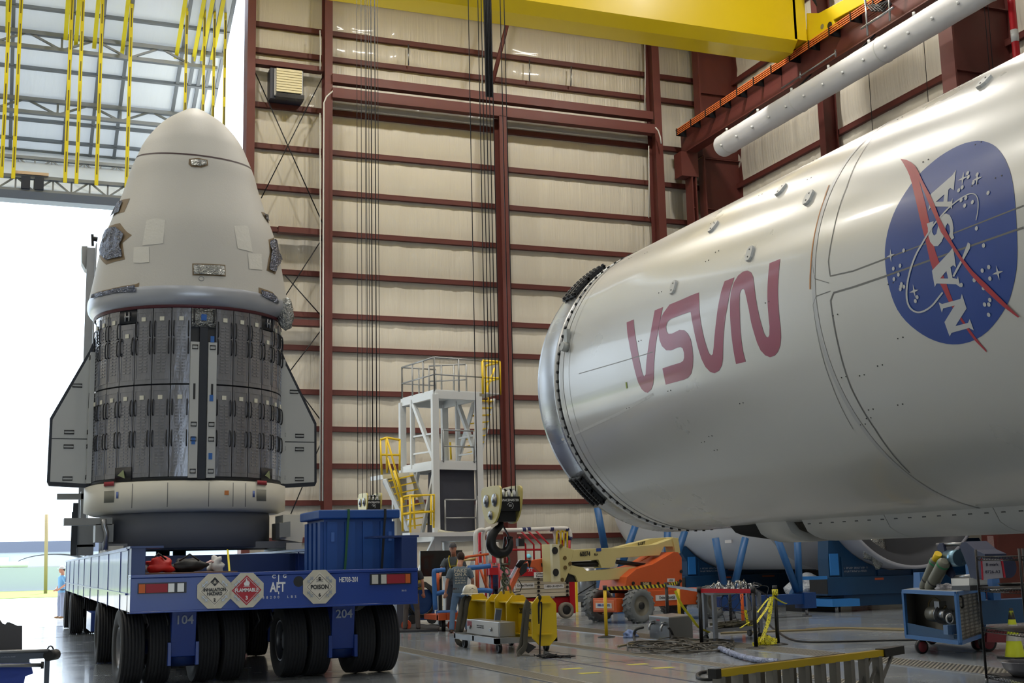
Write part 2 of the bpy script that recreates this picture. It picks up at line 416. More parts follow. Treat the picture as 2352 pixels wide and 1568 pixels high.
# corner frame and the frames along the right wall: deep plated I-sections
def frame(Y, xi, xo, z0, z1, fl_w=.5, parent=wr):
    m_ = MB(); m_.box((xi, Y-.02, z0), (xo, Y+.02, z1)); m_.box((xi-.03, Y-fl_w/2, z0), (xi+.03, Y+fl_w/2, z1)); m_.box((xo-.06, Y-fl_w/2, z0), (xo-.01, Y+fl_w/2, z1))
    for z in (18.5-.4, 15.9, 21.0):
        if z0 < z < z1: m_.box((xi, Y-.15, z), (xo, Y+.15, z+.04))
    return m_.build('frame_column', red_steel, parent)
frame(44.6, 26.3, XR, 18.2, 25.5); frame(44.6, 25.7, 25.9+.02, 0, 18.2, .55); frame(44.6, 26.35, XR, 0, 18.15)
frame(28.8, 25.75, XR, 0, 25.5, .6); frame(12.0, 25.75, XR, 0, 25.5, .6)
x_ = XR-.6
for Y in (37.5, 20.5): 
    m_ = MB(); ibeam(m_, (XR-.55, Y, 0), (XR-.55, Y, 25.4), .35, .6, (1, 0, 0)); m_.build('wind_column', red_steel, wr)
# crane runway beam with its conductor bars
XB = 25.7
m_ = MB(); ibeam(m_, (XB, 45.1, 18.85), (XB, 0, 18.85), .5, 1.2, (0, 0, 1), .04)
rb = E('runway_beam', 'deep red oxide steel crane runway beam above the white air duct', 'beam', (XB, 45, 18.2)); m_.build('beam', red_steel, rb)
mm = MB(); mm.box((XB-.5, 44.3, 17.2), (XB+.3, 44.9, 18.25)); mm.build('bracket', red_steel, rb)
copper = mat('orange_conductor_bar', (240, 130, 66), .4, 0)
for k in range(4): MB().bar((XB-.45, 44.6, 19.30-.075*k), (XB-.45, 8, 19.30-.075*k), .03, .03).build('conductor_bar', copper, rb, 'orange conductor bar')
for k in range(30): MB().box((XB-.49, 44.6-1.2*k, 19.02), (XB, 44.64-1.2*k, 19.34)).build('bar_holder', blackm, rb)
m_ = MB(); p0, p1 = PX(1795, 203, XB-.5), PX(1920, 121, XB-.5); m_.tube([p0, p1], .03, 8); m_.tube([PX(1838, 172, XB-.5)+Vector((0, 0, .12)), PX(1838, 172, XB-.5)-Vector((0, 0, .12))], .03, 6); m_.tube([PX(1919, 122, XB-.5)+Vector((0, 0, .12)), PX(1919, 122, XB-.5)-Vector((0, 0, .12))], .03, 6)
m_.build('collector_rod', steel, rb, 'thin galvanised rod')
# white textile air duct under the beam
dc = PY(1660, 336, 40.0); dr = .42
du = E('air_duct', 'long white textile air duct with small nozzles hung beneath the crane beam', 'air duct', dc)
duct_m = mat('white_duct_fabric', (208, 208, 210), .6, 0, .04, 2, bump=.15, bscale=3)
prof = []
for k in range(0, 80):
    y = -k*.5; prof.append((dr*(1+.008*math.sin(k*1.9)), y))
MB().lathe([(.001, .0), (dr*.9, 0), (dr, -.02)]+[(r, y-.05) for r, y in prof], dc, 'Y', 40).build('duct', duct_m, du)
for k in range(14): MB().lathe([(dr+.006, -4.6*k-.5), (dr+.02, -4.6*k-.53), (dr+.006, -4.6*k-.56)], dc, 'Y', 40).build('seam_band', white_paint, du) if k < 8 else None
for k in range(28):
    y = dc.y-.55-k*1.08
    a1 = math.radians(205); c1 = Vector((math.cos(a1), 0, math.sin(a1)))
    q = Vector((dc.x, y, dc.z))
    MB().cyl(q+c1*dr*.98, q+c1*(dr+.09), .05, seg=10).build('nozzle', white_paint, du)
    if k % 2 == 0: MB().cyl(q+Vector((-.12, 0, dr*.95)), q+Vector((-.12, 0, dr+.1)), .045, seg=8).build('nozzle', white_paint, du)
for k in range(9): y = dc.y-1-k*3.6; MB().bar((dc.x, y, dc.z+dr*.9), (XB-.15, y, 18.3), .06).build('hanger', blackm, du)
m_ = MB()
for k in range(1): m_.tube([(dc.x, dc.y-.2, dc.z+dr+.04), (dc.x, dc.y-38, dc.z+dr+.04)], .02, 6)
m_.build('support_cable', steel, du)
# red sprinkler main
p0, p1 = PY(2333, -40, 27.5), PY(2342, 200, 27.5)
sm = E('sprinkler_pipe', 'vertical bright red sprinkler pipe with a white label band at the right edge', 'pipe', (p1.x, 27.5, 0))
MB().cyl((p1.x, 27.5, 0), (p1.x, 27.5, 25.4), .11, seg=16).build('pipe', red_paint, sm); zz = PY(2338, 82, 27.5).z
MB().cyl((p1.x, 27.5, zz-.22), (p1.x, 27.5, zz+.16), .113, seg=16).build('label_band', white_paint, sm, 'white label band')
# thin drop wires in front of the right wall
for px, y0, y1 in ((1998, 165, 300), (2125, 90, 230), (2265, 0, 160), (2273, 0, 155)):
    MB().tube([PX(px, y0, XR-1.3)+Vector((0, 0, 6)), PX(px+5, y1, XR-1.3)-Vector((0, 0, 3))], .012, 5).build('drop_wire', blackm, wr)
# ceiling and the other walls
ceil_m = mat('ceiling_insulation', (214, 212, 204), .5, 0, .04, 1, bump=.3, bscale=.8)
struct(MB().box((-32, -26, 25.6), (XR+.3, YW+.3, 25.9)).build('ceiling', ceil_m), 'white insulated hangar ceiling')
struct(MB().box((-32.3, -26.3, 0), (-32, YW, 25.6)).build('wall_left', ceil_m), 'insulated side wall out of view on the left')
m_ = MB(); m_.box((-32, -26.3, 0), (-10, -26, 25.6)); m_.box((14, -26.3, 0), (XR, -26, 25.6)); m_.box((-10, -26.3, 10), (14, -26, 25.6))  # unseen rear opening, added to let cool daylight onto floor and end wall
struct(m_.build('wall_front', ceil_m), 'insulated end wall behind the viewpoint with an added opening that lets in daylight')
m_ = MB(); m_.box((-32, YW, 0), (-14, YW+.3, 25.6)); m_.box((-14, YW, 24.4), (XJ, YW+.3, 25.6))
struct(m_.build('wall_header', ceil_m), 'wall left of and above the great doorway')
# high-bay lamps: real fittings with a glowing face and a lamp at each
lampm = mat('lamp_lens', (255, 244, 224), .3, emit=((255, 240, 214), 12.0)); hood = mat('lamp_hood', (190, 190, 188), .4, .3)
k = 0
ordw = ('first', 'second', 'third', 'fourth', 'fifth', 'sixth')
for x in (-22, -8, 5, 14, 22.5):
    for y, pw in ((-18, 150), (-6, 180), (6, 240), (18, 270), (28, 680), (37, 780)):
        t = E('high_bay_lamp', 'high bay lamp under the ceiling, %s row from the rear, %s from the left' % (ordw[k % 6], ordw[k // 6]), 'lamp', (x, y, 24.4), 'high bay lamps under the ceiling')
        MB().lathe([(.1, .7), (.16, .5), (.45, .08), (.5, 0), (.46, 0), (.4, .08)], (x, y, 24.4), 'Z', 20).build('hood', hood, t)
        MB().lathe([(0.001, .05), (.42, .05)], (x, y, 24.4), 'Z', 20).build('lens', lampm, t)
        MB().cyl((x, y, 25.1), (x, y, 25.6), .02, seg=6).build('stem', blackm, t)
        l = add_light('lamp_light', 'AREA', (x, y, 24.38), pw, (1, .955, .88), shape='DISK', size=.9); attach(l, t); l.location = Vector((x, y, 24.38))
        k += 1
# louvred vent on the end wall
t = E('louvre_vent', 'white louvred wall vent in a dark frame high in the left bay', 'vent', PY(660, 232, 45.3))
a_, b2 = PY(632, 160, 45.3), PY(694, 226, 45.3); c2 = PY(694, 166, 45.3)
x0, x1, z0, z1 = a_.x, b2.x, b2.z, c2.z
MB().box((x0-.18, 45.3, z0-.12), (x1+.04, 45.9, z1+.05)).build('housing', mat('vent_housing', (48, 52, 66), .5), t)
MB().box((x0-.04, 45.22, z0-.03), (x1, 45.3, z1)).build('frame', steel, t)
lw = mat('louvre_blade', (214, 205, 170), .4)
for k in range(9):
    z = z0+.12+(z1-z0-.12)*k/9
    MB().box((x0+.03, -.02, 0), (x1-.04, .01, (z1-z0)/9*.98), Matrix.Translation((0, 45.16, z)) @ Matrix.Rotation(-.35, 4, 'X')).build('blade', lw, t)
MB().box((x0, 45.0, z0-.14), (x1+.02, 45.3, z0+.02)).build('sill', mat('vent_sill', (40, 44, 54), .3), t)
# ================================================================== the big white rocket stage
RX, RZ, RR, RY = 7.96, 3.77, 1.83, 14.70
def rk_inv(px, py):
    d = ray(px, py); ax, az = EYE.x-RX, EYE.z-RZ
    A_ = d.x*d.x+d.z*d.z; B_ = 2*(ax*d.x+az*d.z); C_ = ax*ax+az*az-RR*RR; D_ = B_*B_-4*A_*C_
    t = (-B_-math.sqrt(max(D_, 0)))/2/A_; p = EYE+d*t
    return (RR*math.atan2(p.z-RZ, RX-p.x), p.y)
def rk_fwd(off):
    def f(s_, y, w=0): a_ = s_/RR; r_ = RR+off+w; return Vector((RX-r_*math.cos(a_), y, RZ+r_*math.sin(a_)))
    return f
paint = mat('rocket_white_paint', (202, 202, 199), .3, .25, .035, .8, coat=.35, bump=.04, bscale=1.2)
ringm = mat('bare_metal_ring', (190, 192, 195), .28, .8, .12, 3, bump=.1, bscale=6, stretch=(1, .2, 1))
rk = E('rocket_stage', 'huge glossy white rocket stage lying level with red lettering and blue round emblem', 'rocket', (RX, RY, 0))
o_ = MB().lathe([(RR, -22.0)]+[(RR, -22+k*1.0) for k in range(1, 36)]+[(RR, 14.03)], (RX, 0, RZ), 'Y', 160).build('hull', paint, rk)
yseam = [rk_inv(1862, 700)[1], rk_inv(1905, 640)[1]]
m_ = MB(); m_.lathe([(RR-.012, 14.02), (RR-.012, 14.12)], (RX, 0, RZ), 'Y', 160)
m_.build('gap', blackm, rk, 'dark gap behind the metal ring')
MB().lathe([(RR-.02, 14.10), (RR+.006, 14.11), (RR+.006, 14.20), (RR-.0, 14.22), (RR-.0, 14.62), (RR+.004, 14.64), (RR+.004, 14.70), (RR-.09, 14.70), (RR-.09, 14.1)], (RX, 0, RZ), 'Y', 160).build('end_ring', ringm, rk, 'bare metal end ring')
bolt0 = MB().cyl((RR-.018, 0, 0), (RR+.016, 0, 0), .019, seg=6).build('bolt', black)
for k in range(100):
    bo_ = bolt0 if k == 0 else bolt0.copy()
    if k: C.objects.link(bo_)
    bo_.parent = rk; bo_.matrix_parent_inverse = wm(rk).inverted(); bo_.location = (RX, 14.075, RZ); bo_.rotation_euler = (0, 2*math.pi*k/100, 0)
# closing dome inside the ring
MB().lathe([(0.001, 14.35), (.9, 14.3), (1.5, 14.2), (1.74, 14.12)], (RX, 0, RZ), 'Y', 48).build('end_dome', mat('dark_interior', (50, 52, 58), .6), rk)
# dark connector combs on the ring
for a0, a1_ in (((1300, 692), (1356, 634)), ((1316, 1098), (1372, 1150))):
    m_ = MB(); s0 = rk_inv(*a0)[0]; s1 = rk_inv(*a1_)[0]
    for r_ in range(3):
        n_ = 11
        for k in range(n_):
            s_ = s0+(s1-s0)*k/(n_-1); y = 14.33+r_*.13
            p = rk_fwd(0)(s_, y); q = rk_fwd(.07)(s_, y); m_.cyl(p, q, .022, seg=6)
        m_.sweep([rk_fwd(.03)(s0+(s1-s0)*k/8, 14.33+r_*.13) for k in range(9)], [(-.03, -.02), (.03, -.02), (.03, .02), (-.03, .02)])
    for k in (0, 5, 10):
        s_ = s0+(s1-s0)*k/10; m_.bar(rk_fwd(.03)(s_, 14.3), rk_fwd(.03)(s_, 14.65), .03, .04)
    m_.build('connector_comb', black, rk, 'black comb of connectors')
m_ = MB(); p = rk_inv(1306, 778); m_.cbox((0, 0, 0), (.05, .09, .22), Matrix.Translation(rk_fwd(.02)(*p)) ); m_.cyl(rk_fwd(.0)(*rk_inv(1304, 798)), rk_fwd(.08)(*rk_inv(1304, 798)), .06, seg=10)
m_.build('latch', mat('latch_metal', (170, 172, 168), .4, .3), rk)
worm_m = mat('faded_worm_red', (150, 52, 84), .36, 0, .22, 1.6, coat=.3)
def wl(P_): return [(1420+x/4.6125, 580+y/4.6125) for x, y in P_]
W1 = [(90,740),(165,708),(170,790),(178,850),(200,980),(225,1130),(250,1250),(265,1300),(278,1311),(292,1290),(300,1150),(320,1000),(345,850),(370,710),(388,612),(475,577),(450,690),(420,850),(400,960),(388,1080),(380,1200),(378,1330),(370,1400),(350,1450),(315,1482),(285,1478),(250,1445),(215,1380),(190,1300),(165,1200),(140,1080),(115,950),(98,850)]
W2 = [(855,422),(858,500),(860,600),(880,760),(915,920),(945,1020),(965,1070),(985,1088),(1003,1075),(1013,1000),(1025,850),(1038,730),(1055,600),(1090,420),(1128,303),(1232,262),(1190,400),(1160,560),(1135,700),(1120,850),(1112,1000),(1110,1120),(1100,1190),(1070,1250),(1020,1277),(975,1262),(925,1210),(885,1130),(850,1020),(820,900),(795,780),(780,700),(768,625),(660,662),(560,700),(525,730),(508,780),(513,830),(532,860),(570,858),(610,838),(650,818),(700,822),(740,860),(770,920),(785,1000),(795,1100),(792,1200),(775,1280),(740,1325),(700,1345),(600,1372),(505,1398),(487,1310),(470,1225),(560,1195),(660,1165),(690,1145),(700,1110),(698,1060),(685,1015),(665,1000),(630,1005),(560,1035),(510,1035),(465,990),(440,930),(428,850),(435,760),(455,690),(480,640),(545,550),(660,503),(780,450)]
W3 = [(1250,1180),(1230,1080),(1210,950),(1195,800),(1186,650),(1186,520),(1195,420),(1225,320),(1270,245),(1320,203),(1370,190),(1410,210),(1432,260),(1442,340),(1455,450),(1480,600),(1510,730),(1545,850),(1568,893),(1590,898),(1603,870),(1605,780),(1592,650),(1582,500),(1582,400),(1590,250),(1605,112),(1718,67),(1700,250),(1693,400),(1698,550),(1710,700),(1722,800),(1726,900),(1718,980),(1695,1045),(1660,1090),(1610,1107),(1560,1088),(1510,1035),(1475,960),(1440,850),(1410,740),(1385,600),(1360,480),(1340,400),(1328,383),(1305,390),(1290,430),(1287,520),(1290,650),(1295,800),(1305,920),(1325,1050),(1352,1155)]
for w_ in (W1, W2, W3): decal([wl(w_)], rk_inv, rk_fwd(.0022), .05, 0, 'worm_letter', worm_m, rk, label if False else 0.0)
def z2(P_): return [(2020+x/6.271, 310+y/6.271) for x, y in P_]
def z3(P_): return [(2020+x/6.03, 560+y/6.03) for x, y in P_]
disc = z2([(90,1568),(120,1400),(170,1230),(240,1060),(330,900),(450,720),(580,560),(720,430),(870,310),(1050,200),(1230,120),(1420,85),(1560,105),(1680,170),(1780,290),(1850,430),(1905,600),(1945,850),(1965,1080),(1980,1350)])+z3([(1912,30),(1912,150),(1900,350),(1865,550),(1810,750),(1750,880),(1640,1050),(1500,1210),(1340,1320),(1180,1375),(1020,1390),(850,1365),(680,1300),(520,1200),(370,1070),(250,910),(170,720),(115,500),(85,300),(78,130)])
emb = mat('emblem_blue', (24, 66, 150), .34, 0, .14, 1.4, coat=.3); emr = mat('emblem_red', (176, 44, 58), .36, 0, .08, 2, coat=.3); emw = mat('emblem_white', (196, 198, 200), .36, coat=.3)
lay = lambda k: rk_fwd(.0022+.0016*k)
bd = decal([catmull(disc, 2)], rk_inv, lay(0), .05, 0, 'round_emblem', emb, rk); bd['label'] = 'blue round emblem'
def em(loops, k, m_, name): return decal(loops, rk_inv, lay(k), .05, 0, name, m_, bd)
em([z2([(310,350),(355,420),(400,500),(440,590),(470,690),(520,900),(560,1080),(600,1250),(640,1410),(680,1568)])+z3([(700,210),(760,400),(850,560),(900,660),(960,790),(1060,950),(1160,1100),(1240,1220),(1330,1340),(1490,1500),(1485,1470),(1350,1310),(1240,1160),(1150,1030),(1060,870),(1020,780),(940,570),(880,400),(830,240),(780,100)])+z2([(765,1450),(725,1260),(700,1150),(670,1000),(625,830),(580,665),(500,480),(400,390)])], 1, emr, 'red_wing')
w_ = [z2([(1110,505),(1080,795),(1028,765),(1002,790),(988,962),(1040,960),(1063,910),(1053,1062),(1010,1035),(752,1030),(712,1095),(732,985),(760,965),(740,860),(900,720),(1060,580)]), z2([(945,855),(930,962),(820,965)])]
em(w_, 2, emw, 'letter')
em([z2([(690,1275),(790,1242),(770,1330),(768,1400),(795,1450),(828,1425),(850,1330),(872,1220),(915,1150),(965,1130),(1020,1155),(1058,1230),(1075,1340),(1068,1430),(1085,1480),(1050,1512),(1012,1445),(1027,1390),(1018,1310),(992,1268),(965,1310),(950,1420),(905,1535),(850,1598),(790,1600),(740,1540),(708,1440),(706,1340)])], 2, emw, 'letter')
em([z3([(1020,55),(1040,120),(1068,322),(1030,295),(992,322),(1020,470),(1085,485),(1095,445),(1130,600),(1070,558),(800,545),(775,595),(735,370),(980,110)]), z3([(935,375),(960,478),(848,478)])], 2, emw, 'letter')
em([z3([(1150,690),(1215,890),(1060,1135),(1235,1090),(1258,1035),(1315,1195),(1250,1160),(1005,1228),(980,1278),(908,1080),(1050,850),(890,890),(872,950),(828,805),(875,830),(1130,760)])], 2, emw, 'letter')
orb = z2([(1400,1230),(1420,1140),(1432,1040),(1428,930),(1390,860),(1320,848),(1240,880),(1130,950),(1010,1050),(880,1190),(780,1310),(680,1470)])+z3([(600,0),(520,140),(450,320),(400,520),(385,700),(405,830),(460,910),(545,945),(640,920),(740,850),(830,740),(885,670)])
orb = catmull(orb, 3, closed=False)
em([stroke(orb, [1.6+2.4*min(1, i/40) for i in range(len(orb))])], 3, emw, 'orbit_line')
em([z3([(1235,-22),(1268,0),(1265,60),(1190,195),(1045,455),(1020,445),(1155,190),(1205,60)])], 3, emw, 'orbit_line')
em([z2([(310,350),(400,365),(470,400),(530,460),(580,550),(640,680),(740,860),(800,990),(880,1200),(960,1350),(1075,1568)])+z3([(1150,180),(1300,370),(1500,560),(1700,760),(1950,1005),(1930,1015),(1720,860),(1480,640),(1290,440),(1120,210),(985,0)])+z2([(900,1400),(820,1200),(750,1050),(680,880),(620,740),(585,660),(480,470)])], 4, emr, 'red_wing')
st = MB()
for x, y in [(1280,553),(1290,607),(1418,572),(1362,688),(1202,755),(1152,800),(1575,835),(1255,908),(1187,940),(1350,967),(1238,1018),(1408,1345)]:
    p = z2([(x, y)])[0]; c1, c2 = rk_inv(*p); f = lay(3); vs_ = [st.bm.verts.new(f(c1+.016*math.cos(t*.785), c2+.016*math.sin(t*.785))) for t in range(8)]; st.bm.faces.new(vs_)
for x, y in [(345,92),(295,302),(202,342),(272,425),(210,487),(315,555),(305,588),(348,592),(298,625),(532,735),(507,790),(1452,22),(1524,320),(1434,368),(1322,500),(1540,478),(1450,610),(1144,566),(1538,773),(1466,836),(1524,836),(1522,978)]:
    p = z3([(x, y)])[0]; c1, c2 = rk_inv(*p); f = lay(3); vs_ = [st.bm.verts.new(f(c1+.016*math.cos(t*.785), c2+.016*math.sin(t*.785))) for t in range(8)]; st.bm.faces.new(vs_)
for p in z2([(1210, 630), (1415, 635)])+z3([(165, 162), (490, 652), (1648, 398)]):
    c1, c2 = rk_inv(*p); f = lay(3); vs_ = []
    for t in range(8): q_ = .052 if t % 2 == 0 else .012; vs_.append(st.bm.verts.new(f(c1+q_*math.cos(t*.785), c2+q_*math.sin(t*.785))))
    st.bm.faces.new(vs_)
o_ = st.build('stars', emw, bd); o_['label'] = 'scatter of small white stars'
# seams, cover outlines, fittings
seam = mat('panel_seam', (112, 112, 110), .5)
def rline(pts, w=.012, h=.003, mt=seam, name='seam', n=6, lab=None):
    P_ = [rk_inv(*p) for p in pts]; Q_ = []
    for a_, b2 in zip(P_[:-1], P_[1:]):
        for k in range(n): Q_.append((a_[0]+(b2[0]-a_[0])*k/n, a_[1]+(b2[1]-a_[1])*k/n))
    Q_.append(P_[-1])
    L_ = stroke(Q_, w)
    return decal([L_], None, rk_fwd(h), .06, 0, name, mt, rk)
def ring_seam(y, w=.01, mt=seam): return MB().lathe([(RR+.003, y-w/2), (RR+.003, y+w/2)], (RX, 0, RZ), 'Y', 160).build('ring_seam', mt, rk)
ring_seam(13.72, .006, mat('faint_seam', (150, 150, 148), .5))
ring_seam(rk_inv(1893, 800)[1], .05, mat('rubbed_paint_band', (186, 187, 188), .35, .2))
rline([(2352, 472), (2200, 532), (2034, 594), (1960, 622), (1907, 634), (1903, 600), (1915, 530), (1945, 430), (2020, 302)], .010)
rline([(2352, 522), (2200, 575), (2037, 633), (1960, 659), (1915, 672), (1908, 690), (1915, 740), (1925, 790), (1955, 890), (2010, 985), (2090, 1085)], .014)
rline([(1905, 425), (1893, 460), (1878, 510), (1868, 560), (1863, 610), (1861, 664)], .016, .004, mat('orange_bead', (196, 128, 60), .5), 'orange_bead')
rline([(1905, 650), (1872, 640), (1866, 600), (1872, 540), (1890, 470)], .006)
rline([(1908, 668), (1875, 680), (1868, 700), (1872, 730), (1885, 800), (1910, 880), (1960, 985)], .006)
rline([(1330, 858), (1420, 832), (1500, 808)], .008, .0025, mat('pencil_scuff', (160, 162, 164), .5), 'scuff')
rline([(1290, 1010), (1420, 950), (1500, 905)], .03, .002, mat('pale_scuff', (208, 209, 208), .3), 'scuff')
decal([[(1437, 878), (1440, 877), (1442, 891), (1439, 892)]], rk_inv, rk_fwd(.004), .05, 0, 'green_tape', mat('green_tape', (150, 170, 70), .5), rk)
for px, py in ((1548, 660), (1724, 583), (1859, 455), (1795, 437), (1640, 522), (2262, 190)):
    s_, y = rk_inv(px, py); n_ = rk_fwd(1)(s_, y)-rk_fwd(0)(s_, y)
    f_o = MB().prism([rk_fwd(-.005)(s_+a_*.075, y+b2*.05) for a_, b2 in ((-1, .5), (-.6, 1), (.6, 1), (1, .5), (1, -.5), (.6, -1), (-.6, -1), (-1, -.5))], n_*.03).build('fitting', white_paint, rk, 'small raised white fitting')
    for k in (-.5, .5): MB().cyl(rk_fwd(.02)(s_+k*.075, y), rk_fwd(.028)(s_+k*.075, y), .008, seg=6).build('fitting_screw', black, f_o)
m_ = MB()
rnd = random.Random(3)
for k in range(46):
    y = 13.4-rnd.random()*8; s_ = rnd.uniform(-1.3, 2.2); p = rk_fwd(.001)(s_, y); n_ = (rk_fwd(1)(s_, y)-rk_fwd(0)(s_, y))
    for dy in (0, .06): q = p+Vector((0, dy, 0)); m_.cyl(q, q+n_*.003, .006, seg=6)
m_.build('screw_holes', black, rk)
# raceway cover along the belly
s_up = rk_inv(1900, 1190)[0]; yr0 = rk_inv(1680, 1212)[1]
def raceway_sec(k): return k
race = mat('raceway_cover', (196, 196, 193), .38, .15, .04, 2)
def sec(s0, s1, hgt, y, n=12):
    out = []
    for k in range(n+1):
        t = k/n; s_ = s0+(s1-s0)*t; out.append(rk_fwd(hgt*min(1, math.sin(math.pi*min(1, t*1.0))**.45))(s_, y))
    return out
def race_piece(stations, name, mt=race):
    bm = bmesh.new(); rows = []
    for y, s0, s1, h in stations: rows.append([bm.verts.new(p) for p in sec(s0, s1, h, y)])
    for a_, b2 in zip(rows[:-1], rows[1:]):
        for k in range(len(a_)-1): f = bm.faces.new([a_[k], a_[k+1], b2[k+1], b2[k]]); f.smooth = True
    for r_ in (rows[0], rows[-1]): bm.faces.new(r_)
    me = bpy.data.meshes.new(name); bm.to_mesh(me); bm.free(); me.materials.append(mt); o = bpy.data.objects.new(name, me); C.objects.link(o); attach(o, rk); return o
s_lo = s_up-.95
for i, (ya, yb_) in enumerate(((12.2, 11.6), (11.3, 9.95), (9.94, 8.5), (8.49, 7.45))):
    race_piece([(ya, s_up, s_lo, .20), ((ya+yb_)/2, s_up, s_lo, .20), (yb_, s_up, s_lo, .20)], 'raceway_cover')
race_piece([(7.44, s_up, s_lo, .20), (7.1, s_up, s_lo, .22), (6.8, s_up+.08, s_lo-.1, .30), (6.5, s_up+.2, s_lo-.2, .42), (6.2, s_up+.26, s_lo-.3, .5), (5.8, s_up+.26, s_lo-.3, .5), (4, s_up+.26, s_lo-.3, .5)], 'raceway_cover')
race_piece([(12.9, s_up-.1, s_lo, .12), (12.21, s_up-.05, s_lo, .19)], 'raceway_end', black)
race_piece([(11.59, s_up-.1, s_lo, .13), (11.31, s_up-.1, s_lo, .13)], 'raceway_gap', mat('dark_wiring', (58, 54, 46), .7, 0, .5, 14, bump=.6, bscale=40))
for k in range(24):
    y = 11.2-k*.2; p = rk_fwd(.03)(s_up-.05, y); MB().cbox(p, (.05, .05, .02)).build('cover_latch', black, rk)
MB().lathe([(RR+.002, 14.0), (RR+.004, 13.9)], (RX, 0, RZ), 'Y', 160).build('edge_band', paint, rk)
# steel transport cradle under the stage far behind the view keeps it up
for Y in (2.0, -6.0):
    t = E('stage_cradle', 'blue saddle carrying the big rocket stage at Y%g' % Y, 'cradle', (RX, Y, 0)); t['label'] = 'blue saddle cradle under the big rocket stage, %s' % ('nearer the rack' if Y > 0 else 'farther from the rack')
    m_ = MB(); pts = [(RX-1.6, Y, 0), (RX-1.6, Y, 2.9)]+[(RX-(RR+.01)*math.cos(a_), Y, RZ+(RR+.01)*math.sin(a_)) for a_ in [math.radians(-35-110*k/12) for k in range(13)]]+[(RX+1.6, Y, 2.9), (RX+1.6, Y, 0)]
    m_.prism(pts, (0, .5, 0)); m_.build('saddle', teal_steel, t)
# ================================================================== the capsule on its trunk
DX, DY = 3.1714, 26.0677
PH0 = -math.atan2(DX, DY)
def dpt(th, r, z):            # th degrees, 0 towards the viewpoint, positive to the right
    a_ = math.radians(th)+PH0; return Vector((DX+r*math.sin(a_), DY-r*math.cos(a_), z))
CP = [(0.001, 11.16), (.15, 11.14), (.42, 10.97), (.64, 10.80), (.86, 10.55), (1.02, 10.30), (1.11, 10.09), (1.255, 9.72), (1.37, 9.30), (1.53, 8.83), (1.70, 8.35), (1.81, 7.90), (1.90, 7.40), (1.965, 7.05), (1.995, 6.90), (2.0, 6.80), (1.985, 6.72), (1.93, 6.62), (1.80, 6.54)]
def cr_at(z):
    for (r0_, z0), (r1_, z1) in zip(CP[:-1], CP[1:]):
        if z1 <= z <= z0: return r1_+(r0_-r1_)*(z-z1)/(z0-z1)
    return 1.8 if z < 6.6 else .01
def cap_inv(px, py):
    d = ray(px, py); t = 22.0; last = None
    while t < 32:
        p = EYE+d*t; q = math.hypot(p.x-DX, p.y-DY)-cr_at(p.z)
        if q < 0: break
        if last is not None and q > last and q < .4: break      # grazing the edge
        last = q; t += .004
    a_ = math.atan2(p.x-DX, -(p.y-DY))-PH0
    return (a_*1.8, p.z)
def cap_fwd(off):
    def f(u, z, w=0): return dpt(math.degrees(u/1.8), cr_at(z)+off+w, z)
    return f
shell = mat('capsule_white', (188, 186, 180), .55, 0, .05, 1.2, bump=.05, bscale=30)
cap = E('crew_capsule', 'white bullet-shaped space capsule on its silver finned trunk, standing on the blue transporter', 'spacecraft', (DX, DY, 3.2))
zsm = 10.02
i0 = [p for p in CP if p[1] > zsm]+[(cr_at(zsm), zsm)]; i1 = [(cr_at(zsm-.035), zsm-.035)]+[p for p in CP if p[1] < zsm-.035]
# the nose cone meets the body along a slightly tilted plane
fullp = catmull([p for p in CP if p[1] >= 6.9], 3, False)
def seam_cut(name, mt, lo_=None, hi_=None, grow=0.0, lab=None):
    m_ = MB(); m_.lathe([(r_+grow, z) for r_, z in fullp], (DX, DY, 0), 'Z', 96)
    n_ = Vector((.036, -.145, 1)).normalized()
    for off, kw in ((lo_, 'clear_inner'), (hi_, 'clear_outer')):
        if off is not None: bmesh.ops.bisect_plane(m_.bm, geom=m_.bm.verts[:]+m_.bm.edges[:]+m_.bm.faces[:], plane_co=(DX, DY, zsm-.07+off), plane_no=n_, **{kw: True})
    return m_.build(name, mt, cap, lab)
seam_cut('nose_cone', shell, lo_=.0); seam_cut('capsule_body', shell, hi_=-.012)
seam_cut('seam', mat('dark_red_seam', (54, 30, 34), .6), -.03, .005, .003, 'thin dark seam under the nose cone')
band = mat('silver_heat_shield_band', (172, 176, 184), .32, .35, .06, 2)
MB().lathe(catmull([(1.993, 6.925), (2.003, 6.89), (2.01, 6.84), (2.005, 6.74), (1.96, 6.64), (1.87, 6.57), (1.80, 6.55)], 3, False), (DX, DY, 0), 'Z', 96).build('heat_shield_rim', band, cap, 'silvery rounded rim')
MB().lathe([(1.875, 6.585), (1.885, 6.55), (1.86, 6.52)], (DX, DY, 0), 'Z', 96).build('red_seal', mat('dark_red_seal', (80, 26, 36), .5), cap)
